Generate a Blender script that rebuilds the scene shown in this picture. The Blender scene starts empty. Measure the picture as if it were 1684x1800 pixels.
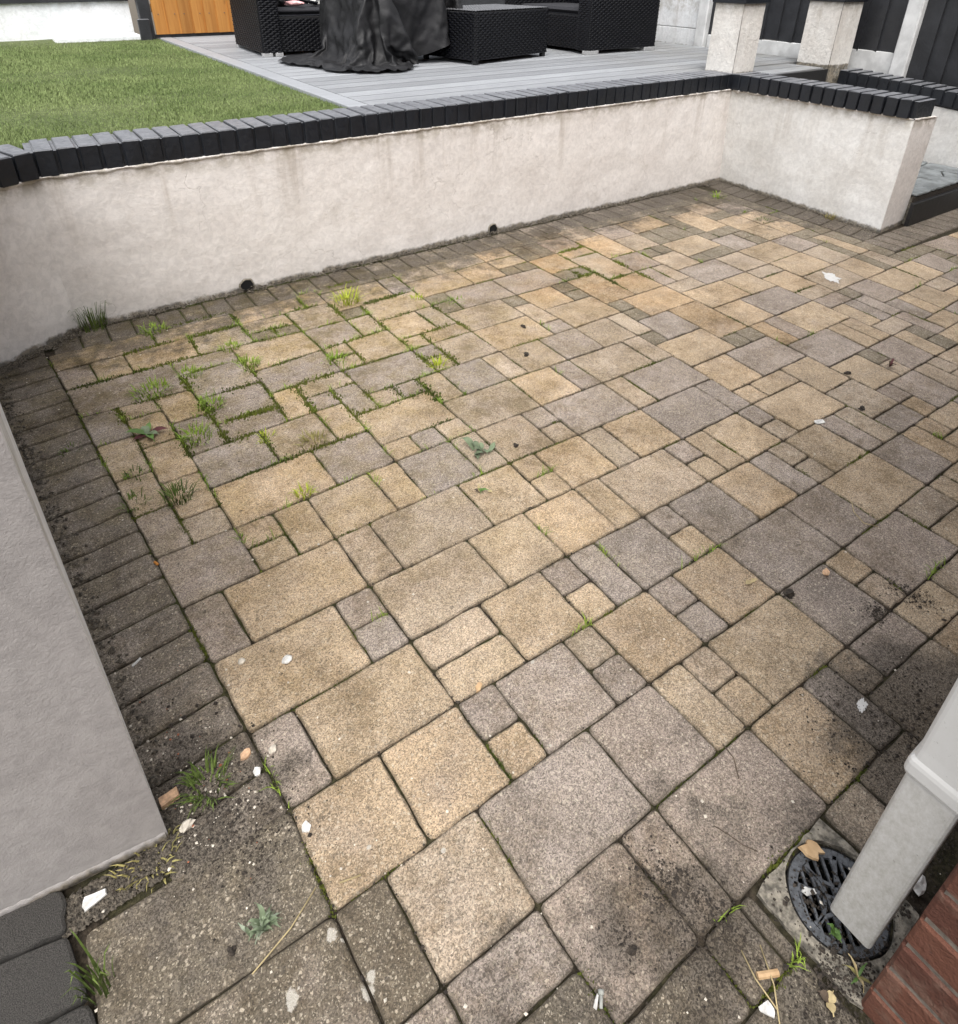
import bpy, math, random
import numpy as np
from mathutils import Vector, Matrix, noise as mnoise
random.seed(7); RNG = np.random.default_rng(7)
sc = bpy.context.scene
COL = sc.collection
# ------------------------------------------------------------------ camera, sky, sun, exposure
def setup():
    cd = bpy.data.cameras.new('camera'); co = bpy.data.objects.new('camera', cd); COL.objects.link(co)
    f, cx, cy, pitch, roll, yaw = 1183.556, 845.14, 599.27, .5081, .0130, .6139
    cp, sp, c, s = math.cos(pitch), math.sin(pitch), math.cos(yaw), math.sin(yaw)
    fwd = Vector((s*cp, c*cp, -sp)); right = Vector((c, -s, 0)); up = right.cross(fwd)
    r2 = right*math.cos(roll) + up*math.sin(roll); u2 = up*math.cos(roll) - right*math.sin(roll)
    m = Matrix((r2, u2, -fwd)).transposed().to_4x4(); m.translation = (0, 0, 1.36)
    co.matrix_world = m
    cd.sensor_fit = 'AUTO'; cd.sensor_width = 36; cd.lens = f/1800*36
    cd.shift_x = (842-cx)/1800; cd.shift_y = (cy-900)/1800
    cd.clip_start = .02; cd.clip_end = 500
    sc.camera = co
    w = bpy.data.worlds.new('World'); sc.world = w; w.use_nodes = True
    nt = w.node_tree; nt.nodes.clear()
    out = nt.nodes.new('ShaderNodeOutputWorld'); bg = nt.nodes.new('ShaderNodeBackground')
    sky = nt.nodes.new('ShaderNodeTexSky'); sky.sky_type = 'NISHITA'; sky.sun_disc = False
    el, az = math.radians(62), math.radians(-142)          # hazy sun behind thin cloud, behind the camera and to its left
    sky.sun_elevation = el; sky.sun_rotation = az; sky.dust_density = 4.0; sky.air_density = 1.0; sky.ozone_density = 1.0
    hs = nt.nodes.new('ShaderNodeHueSaturation'); hs.inputs['Saturation'].default_value = .22
    nt.links.new(sky.outputs[0], hs.inputs['Color']); nt.links.new(hs.outputs[0], bg.inputs[0]); bg.inputs[1].default_value = .15
    nt.links.new(bg.outputs[0], out.inputs[0])
    sd = bpy.data.lights.new('sun', 'SUN'); sd.energy = .75; sd.angle = math.radians(55); sd.color = (1, .95, .88)
    so = bpy.data.objects.new('sun', sd); COL.objects.link(so)
    d = Vector((math.sin(az)*math.cos(el), math.cos(az)*math.cos(el), math.sin(el)))
    so.rotation_euler = d.to_track_quat('Z', 'Y').to_euler()
    vs = sc.view_settings; vs.view_transform = 'Standard'; vs.look = 'None'; vs.gamma = 1; vs.exposure = 1.15
    try: vs.use_curve_mapping = False
    except Exception: pass
setup()

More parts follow.
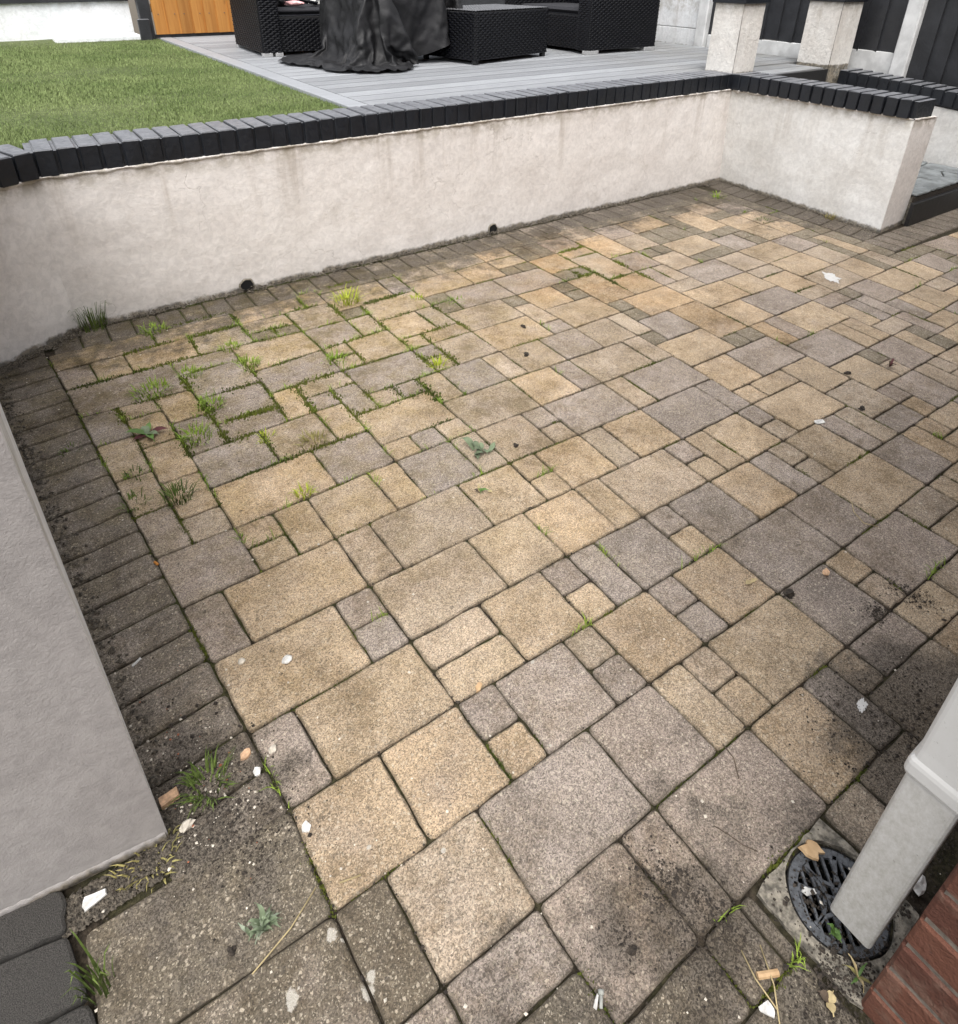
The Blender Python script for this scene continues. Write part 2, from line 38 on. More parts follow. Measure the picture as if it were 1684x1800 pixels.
CLOTH = """-22 15 10 -2 -1 6 11 12 -11 -1 -15 -10 5 15 17 17 15 15 15 16 15 16 10 17 16 9 7 -7 4 -202 -8 2 -14 8 -1 13 4 -5 17 9 0 3 -13 -11 2 -5 16 16 15 16 16 16 15 16 12 18 11 14 15 2 4 -6 14 15 16 8 -275 5 5 5 -5 -1 -7 0 13 -1 12 9 8 9 -10 -2 -7 -13 2 16 15 17 16 16 15 16 14 17 12 17 14 6 6 8 -5 16 15 14 -4 6 -12 -273 1 8 2 7 -2 -6 1 0 10 -1 12 10 10 6 -3 -11 -1 -9 1 16 16 15 16 15 15 17 17 12 14 16 15 14 6 -5 11 6 17 16 0 -4 -13 -10 -292 9 9 6 6 7 3 -2 -1 -4 11 -3 4 12 7 11 2 9 -8 -11 4 -4 17 15 18 12 17 16 15 16 16 9 17 16 17 4 -3 7 10 16 17 -3 -11 -2 -13 15 11 -340 11 9 9 8 6 2 3 2 -1 6 -1 1 12 0 12 12 14 -2 -14 -3 -1 3 16 16 16 16 15 16 16 15 13 18 10 16 17 2 0 8 11 17 17 -13 -7 2 -4 12 14 13 -380 10 7 10 9 7 8 7 -4 13 -9 3 0 11 -1 13 11 12 13 -10 -7 3 -8 16 9 16 13 16 17 14 16 16 14 17 9 16 16 11 -2 4 16 14 14 -8 -10 -3 13 11 13 10 10 -409 12 9 6 8 8 7 12 0 3 7 -14 12 2 1 12 12 12 12 4 -12 -8 11 2 18 13 12 18 13 17 15 16 16 16 14 10 14 17 5 -4 11 18 14 -11 0 -2 15 13 12 2 4 -423 10 9 12 5 12 4 8 11 -4 9 11 -16 3 4 8 13 10 8 11 11 -4 -11 0 14 9 17 16 12 15 18 14 16 16 16 14 11 16 11 4 13 1 14 16 -2 -9 11 10 14 1 10 -2 -6 -439 12 12 11 9 11 14 0 4 12 16 2 -6 -3 -5 11 1 10 11 10 13 12 1 -11 2 5 15 15 15 16 15 15 16 17 15 15 16 10 16 7 9 13 3 17 4 8 -6 12 14 12 -1 -5 -5 -1 10 -451 11 12 13 8 13 9 9 1 14 15 -7 -5 -4 7 7 9 1 11 8 12 12 9 -11 7 1 11 16 16 15 16 16 15 17 15 16 15 15 12 7 13 7 8 14 9 -2 10 11 15 -6 -2 -2 2 9 13 -488 13 13 12 13 8 9 10 9 10 11 9 13 -11 -5 -7 11 11 4 6 12 11 10 13 0 -8 11 6 15 16 16 16 16 15 15 17 16 16 13 14 16 3 9 11 9 14 1 12 13 -1 6 -7 1 11 8 -2 1 -494 13 13 12 13 6 9 9 10 10 10 11 12 12 -11 -2 -10 11 6 7 9 12 10 12 8 0 -4 11 16 15 16 17 15 16 17 16 15 16 14 14 17 10 12 4 11 7 12 11 10 4 -6 6 5 -1 -5 3 -7 -488 14 12 14 13 11 7 15 -3 13 13 11 10 5 12 -6 -12 -5 12 5 7 12 11 12 10 -5 5 11 16 16 16 15 16 17 15 15 17 16 13 16 16 16 2 12 11 16 7 8 4 10 -2 -3 -4 -4 2 -6 -1 -485 14 13 13 12 14 11 3 16 14 0 7 12 12 4 9 -2 -9 -8 5 7 13 10 12 11 -3 13 7 16 15 15 16 17 14 16 17 16 15 14 17 15 16 3 18 17 10 5 0 13 -10 -1 -1 -5 3 -5 -2 -3 -471 11 -6 13 13 15 16 9 10 12 6 11 10 -2 12 9 2 13 1 -7 -10 0 11 11 12 12 -2 16 12 12 15 15 16 16 16 16 16 15 16 15 16 16 15 10 17 15 9 -1 11 -7 1 -9 -3 0 -1 -4 -6 0 -8 -455 4 11 4 16 16 16 10 6 7 14 10 1 9 -1 13 4 9 1 10 -3 -6 -7 13 11 12 2 13 14 14 16 15 16 16 16 16 15 16 16 15 16 16 16 16 15 8 6 13 -7 -1 -8 -3 -2 -6 -2 -3 4 -4 -1 -467 6 11 16 14 14 13 6 4 16 6 12 -1 6 7 10 0 10 9 4 9 -5 -1 -6 14 10 12 6 14 17 15 16 16 15 16 17 15 16 16 16 16 15 16 19 11 16 7 -5 -2 -3 -3 3 -9 4 1 -7 -2 6 -5 -473 4 16 10 12 14 12 9 5 9 11 5 8 -1 10 8 7 2 9 9 11 3 -7 7 -6 11 10 14 15 14 16 16 16 16 16 16 15 16 16 16 16 16 16 16 19 9 3 -1 6 -2 -4 -6 3 -6 0 2 3 -1 4 -497 15 9 14 15 9 8 5 11 12 16 -6 7 7 8 2 5 8 8 9 9 7 9 -6 13 -7 13 10 16 15 16 15 16 17 15 16 15 16 16 15 16 16 16 16 17 10 12 1 -9 1 -2 5 -3 2 -3 6 0 2 -5 -504 13 15 16 15 -2 14 12 16 9 1 -4 9 7 4 4 6 5 9 9 6 14 5 10 3 7 -3 13 16 16 15 15 16 16 15 16 15 16 15 17 17 15 15 17 16 13 11 -3 5 1 0 -4 4 -7 6 -6 1 1 6 -514 16 13 16 7 17 12 1 14 1 4 15 -7 2 3 4 5 10 8 9 11 10 9 8 5 8 8 3 16 15 15 16 16 16 15 16 16 15 16 16 16 16 16 16 16 15 10 7 -2 3 -2 -4 5 4 0 -3 -4 4 1 -519 16 16 16 6 16 15 -6 15 13 10 9 -1 -2 -3 13 2 9 6 7 3 8 13 -1 4 8 8 10 15 17 16 16 15 16 16 16 15 16 16 16 16 16 16 15 16 16 11 5 4 -3 7 -2 0 -5 2 5 2 -1 -6 -516 17 16 14 13 16 0 7 7 9 10 14 -8 3 13 2 6 6 6 9 12 -1 5 7 11 7 -2 10 12 17 16 16 16 16 15 16 16 16 15 17 15 16 16 16 15 16 15 6 2 1 0 3 -5 4 1 0 -1 0 1 -519 17 12 16 16 13 17 7 6 9 -3 5 13 0 8 7 7 10 3 10 1 11 7 0 11 -4 0 7 11 17 16 16 16 15 16 16 16 15 16 16 16 16 16 15 16 16 10 12 0 4 -1 8 -1 -4 -2 0 1 5 -1 -515 10 16 17 10 16 18 16 11 -5 8 7 9 6 8 7 8 3 8 6 7 4 -3 12 -6 5 0 -2 14 16 16 16 15 16 16 16 15 16 16 16 16 15 16 16 15 16 14 13 2 0 3 -4 0 2 1 -3 10 4 0 -513 10 12 16 9 17 16 17 13 4 10 7 10 -1 9 3 11 7 8 5 3 0 2 -3 -3 -3 4 6 10 14 16 16 16 16 16 16 15 16 16 15 16 16 15 16 16 15 16 9 10 3 -4 -3 -2 0 3 9 2 3 7 -520 10 10 16 13 17 17 16 11 18 -2 9 5 11 8 5 2 0 3 12 -6 6 0 -3 -2 6 -1 6 11 12 16 16 16 15 16 16 15 16 16 16 16 15 16 16 15 16 16 13 6 7 -1 -4 -5 12 -2 5 3 8 3 -530 11 13 17 17 15 14 17 15 14 -2 13 3 8 7 -2 4 5 12 1 -7 1 0 1 12 3 0 2 5 13 16 16 15 16 16 15 16 16 16 15 16 16 15 17 15 16 16 10 14 4 -6 0 9 3 7 1 10 4 -2 -543 16 16 17 14 14 17 15 14 16 1 14 4 5 -2 1 8 17 -8 2 3 6 0 7 1 -1 0 -1 9 11 16 15 16 16 16 15 16 16 15 16 16 16 16 15 16 15 16 16 7 7 -5 10 3 11 0 4 4 9 1 -551 18 13 15 14 16 15 16 17 10 10 -3 5 4 7 14 8 -2 5 3 1 1 4 6 -2 6 -1 -4 7 9 15 16 16 15 16 16 16 15 16 16 16 16 15 16 16 15 16 16 12 3 1 5 6 12 11 1 1 -5 7 -536 3 9 15 16 16 16 16 7 10 10 10 15 -5 14 2 11 6 -4 7 6 0 3 2 0 -7 6 3 -1 9 14 16 16 15 16 15 16 16 16 16 15 16 16 16 15 16 16 15 10 17 4 7 0 11 -6 -1 4 -1 -1 -534 16 17 7 16 14 17 16 11 11 9 15 0 10 -4 13 3 10 4 4 -5 3 11 -4 5 -8 2 1 2 9 12 16 16 16 15 16 16 16 15 16 16 16 16 15 16 16 16 15 13 13 9 10 0 -3 -8 6 -5 5 -5 -522 16 17 4 16 16 15 12 16 17 13 2 2 3 5 7 13 4 5 2 9 -4 0 6 -5 10 -4 2 -4 9 10 16 16 15 16 16 15 16 16 16 16 16 15 16 16 16 16 15 15 11 13 -5 -1 -1 -1 2 -2 -1 0 -500 3 8 10 16 13 15 16 17 11 14 18 -2 6 3 -3 7 8 8 8 -3 8 0 -5 9 -2 2 -5 3 3 11 15 16 16 16 15 16 16 16 15 16 16 16 15 16 17 15 16 16 14 0 6 -8 -6 -1 10 -5 1 11 -518 15 11 10 17 10 17 12 16 17 13 13 9 -7 1 11 10 5 8 -5 10 -7 2 10 0 2 2 -2 -2 -2 12 13 16 16 16 16 15 16 17 15 16 16 15 16 16 16 16 15 17 13 12 -9 -2 -2 8 -13 0 9 0 -514 15 15 10 15 14 16 14 13 17 15 7 4 11 -7 10 9 0 9 -1 4 7 -2 -1 3 -1 6 4 -6 3 5 15 16 16 16 15 16 16 16 16 16 15 16 16 16 15 16 16 16 10 12 11 2 -1 -1 -4 -5 -7 -6 -510 15 11 16 13 16 14 15 16 16 15 13 8 -1 -1 2 10 11 -1 4 11 0 6 -1 -1 -3 8 -1 0 -8 11 10 16 16 16 16 15 16 17 16 15 16 15 17 16 16 15 15 15 14 6 10 4 9 12 -6 -4 -6 -7 -531 13 16 14 17 13 17 14 14 16 14 15 3 13 1 1 -5 16 8 3 1 5 2 -5 3 6 -9 4 -4 10 0 8 16 17 16 17 16 16 16 16 16 16 15 17 15 16 15 16 12 13 15 3 11 13 3 12 -7 -3 -6 -554 16 15 16 16 15 15 15 16 15 14 12 3 9 10 -5 7 0 14 3 3 0 -2 6 -2 -5 -4 4 10 4 -3 16 10 18 16 16 17 17 15 16 16 16 16 14 16 16 15 17 14 8 14 14 -1 13 12 10 9 -7 -1 -574 17 14 16 16 15 16 15 15 12 16 7 14 -1 15 -3 3 10 -1 1 7 -4 8 -4 -3 -1 6 8 -3 2 15 3 14 18 16 17 17 14 16 16 16 16 15 16 15 16 16 16 14 5 15 14 -5 13 12 12 13 10 -7 -584 14 15 16 16 16 17 13 12 15 14 14 3 15 2 11 -8 2 7 7 -8 11 -9 0 3 11 4 -9 3 13 4 16 9 17 16 15 16 13 16 16 16 16 16 15 16 14 16 17 10 10 15 10 0 5 12 12 12 11 11 -599 15 16 16 15 16 14 13 15 15 14 15 9 17 6 -4 3 10 2 -8 11 -12 1 3 14 2 -2 -11 15 8 7 13 7 16 17 15 16 17 9 16 16 15 17 16 15 15 17 15 17 8 5 13 15 5 -8 13 12 12 8 -591 15 15 17 16 14 16 9 16 15 14 14 13 18 7 6 5 3 -8 10 -12 -1 6 10 3 -3 -9 5 15 6 8 3 12 16 16 17 14 17 7 16 16 16 16 16 16 16 14 16 16 7 10 8 15 15 2 -10 16 5 12 -570 17 15 16 10 15 17 13 9 16 14 16 14 4 2 5 8 13 -6 -10 10 8 4 -5 -10 2 10 14 3 13 3 4 16 16 16 16 14 8 14 16 17 15 16 16 17 12 17 18 10 7 5 14 13 15 -12 4 10 -557 17 16 17 16 11 13 12 17 17 6 16 16 -7 6 12 15 0 -8 9 5 9 -9 -10 -2 14 9 13 0 15 -5 7 15 16 17 14 11 15 9 16 16 16 16 16 16 13 16 17 14 9 0 11 14 16 4 -12 7 -552 17 17 16 16 17 10 16 13 5 16 15 16 10 -3 16 -5 0 8 8 11 -11 -4 -5 11 8 14 -6 14 6 3 1 18 12 16 12 11 16 10 14 16 16 17 15 16 15 15 16 12 17 -1 3 16 15 15 -9 -7 -549 17 19 16 16 15 12 13 17 12 14 15 16 11 7 -8 7 9 8 7 -11 -1 -9 11 6 14 -7 13 -3 10 9 4 7 15 14 18 5 16 16 14 11 16 15 16 16 17 14 15 14 9 17 -5 10 15 17 7 -9 -542 16 16 17 17 16 10 16 10 15 17 14 17 3 2 10 -1 4 7 -9 -12 9 5 14 -4 9 11 -13 13 7 3 14 11 16 15 5 14 11 17 12 16 16 16 16 16 13 15 17 9 10 15 -4 14 15 10 -549 17 16 15 17 10 17 13 15 16 13 17 16 17 1 9 0 -1 -9 -11 5 8 9 -1 12 11 -5 -13 14 7 5 14 11 16 9 13 8 15 11 15 15 16 17 15 15 16 16 14 12 9 16 -3 15 8 14 -520 3 16 13 15 16 16 17 13 16 15 17 12 16 -8 -3 1 -13 5 8 2 5 14 10 -1 -14 -7 16 5 9 16 12 11 12 4 12 17 8 18 12 16 17 16 13 17 15 16 7 16 15 -1 14 0 -498 16 16 16 17 16 14 15 14 17 12 16 17 -8 4 -16 2 9 1 11 4 9 9 -16 -3 -10 17 15 2 8 13 15 15 0 14 13 12 15 14 15 16 17 13 17 15 13 12 16 10 14 -1 -492 17 16 16 17 15 12 17 13 17 14 17 8 11 -15 -3 8 6 -1 13 8 9 -11 -9 -16 1 18 18 6 1 8 18 18 -2 11 18 14 9 18 11 17 14 15 17 16 17 9 16 12 9 11 -482 17 16 15 14 15 16 17 11 16 17 16 -10 1 6 8 -2 6 12 10 -15 -9 -2 -18 7 16 16 2 17 8 7 8 12 15 6 17 17 9 14 15 14 17 14 16 17 12 16 12 6 -451 16 14 16 17 17 13 16 15 14 14 7 0 3 4 5 1 12 -1 -15 -1 -15 -13 14 13 6 15 5 8 10 9 18 3 16 12 16 16 6 18 16 13 16 17 14 15 14 14 -413 17 17 16 15 16 14 15 11 9 10 6 5 6 -16 15 -6 -15 -3 -14 -1 -1 16 18 3 15 -1 13 17 2 7 18 13 14 16 8 14 16 16 16 15 15 15 -365 17 17 16 17 17 14 9 17 4 11 8 -2 -17 14 -17 2 -16 -6 -17 15 16 9 15 -1 8 16 16 8 -4 14 13 15 17 16 9 16 13 15 16 14 -308 16 18 17 14 14 12 10 12 8 -11 -15 5 -16 6 -7 -15 -15 10 15 17 4 8 13 10 15 1 13 -3 16 16 15 15 15 16 16 16 -211 16 13 14 11 -7 -12 3 -12 -14 -3 -3 -10 2 -7 17 15 12 7 3 15 17 13 -9 0 17 14 14 13
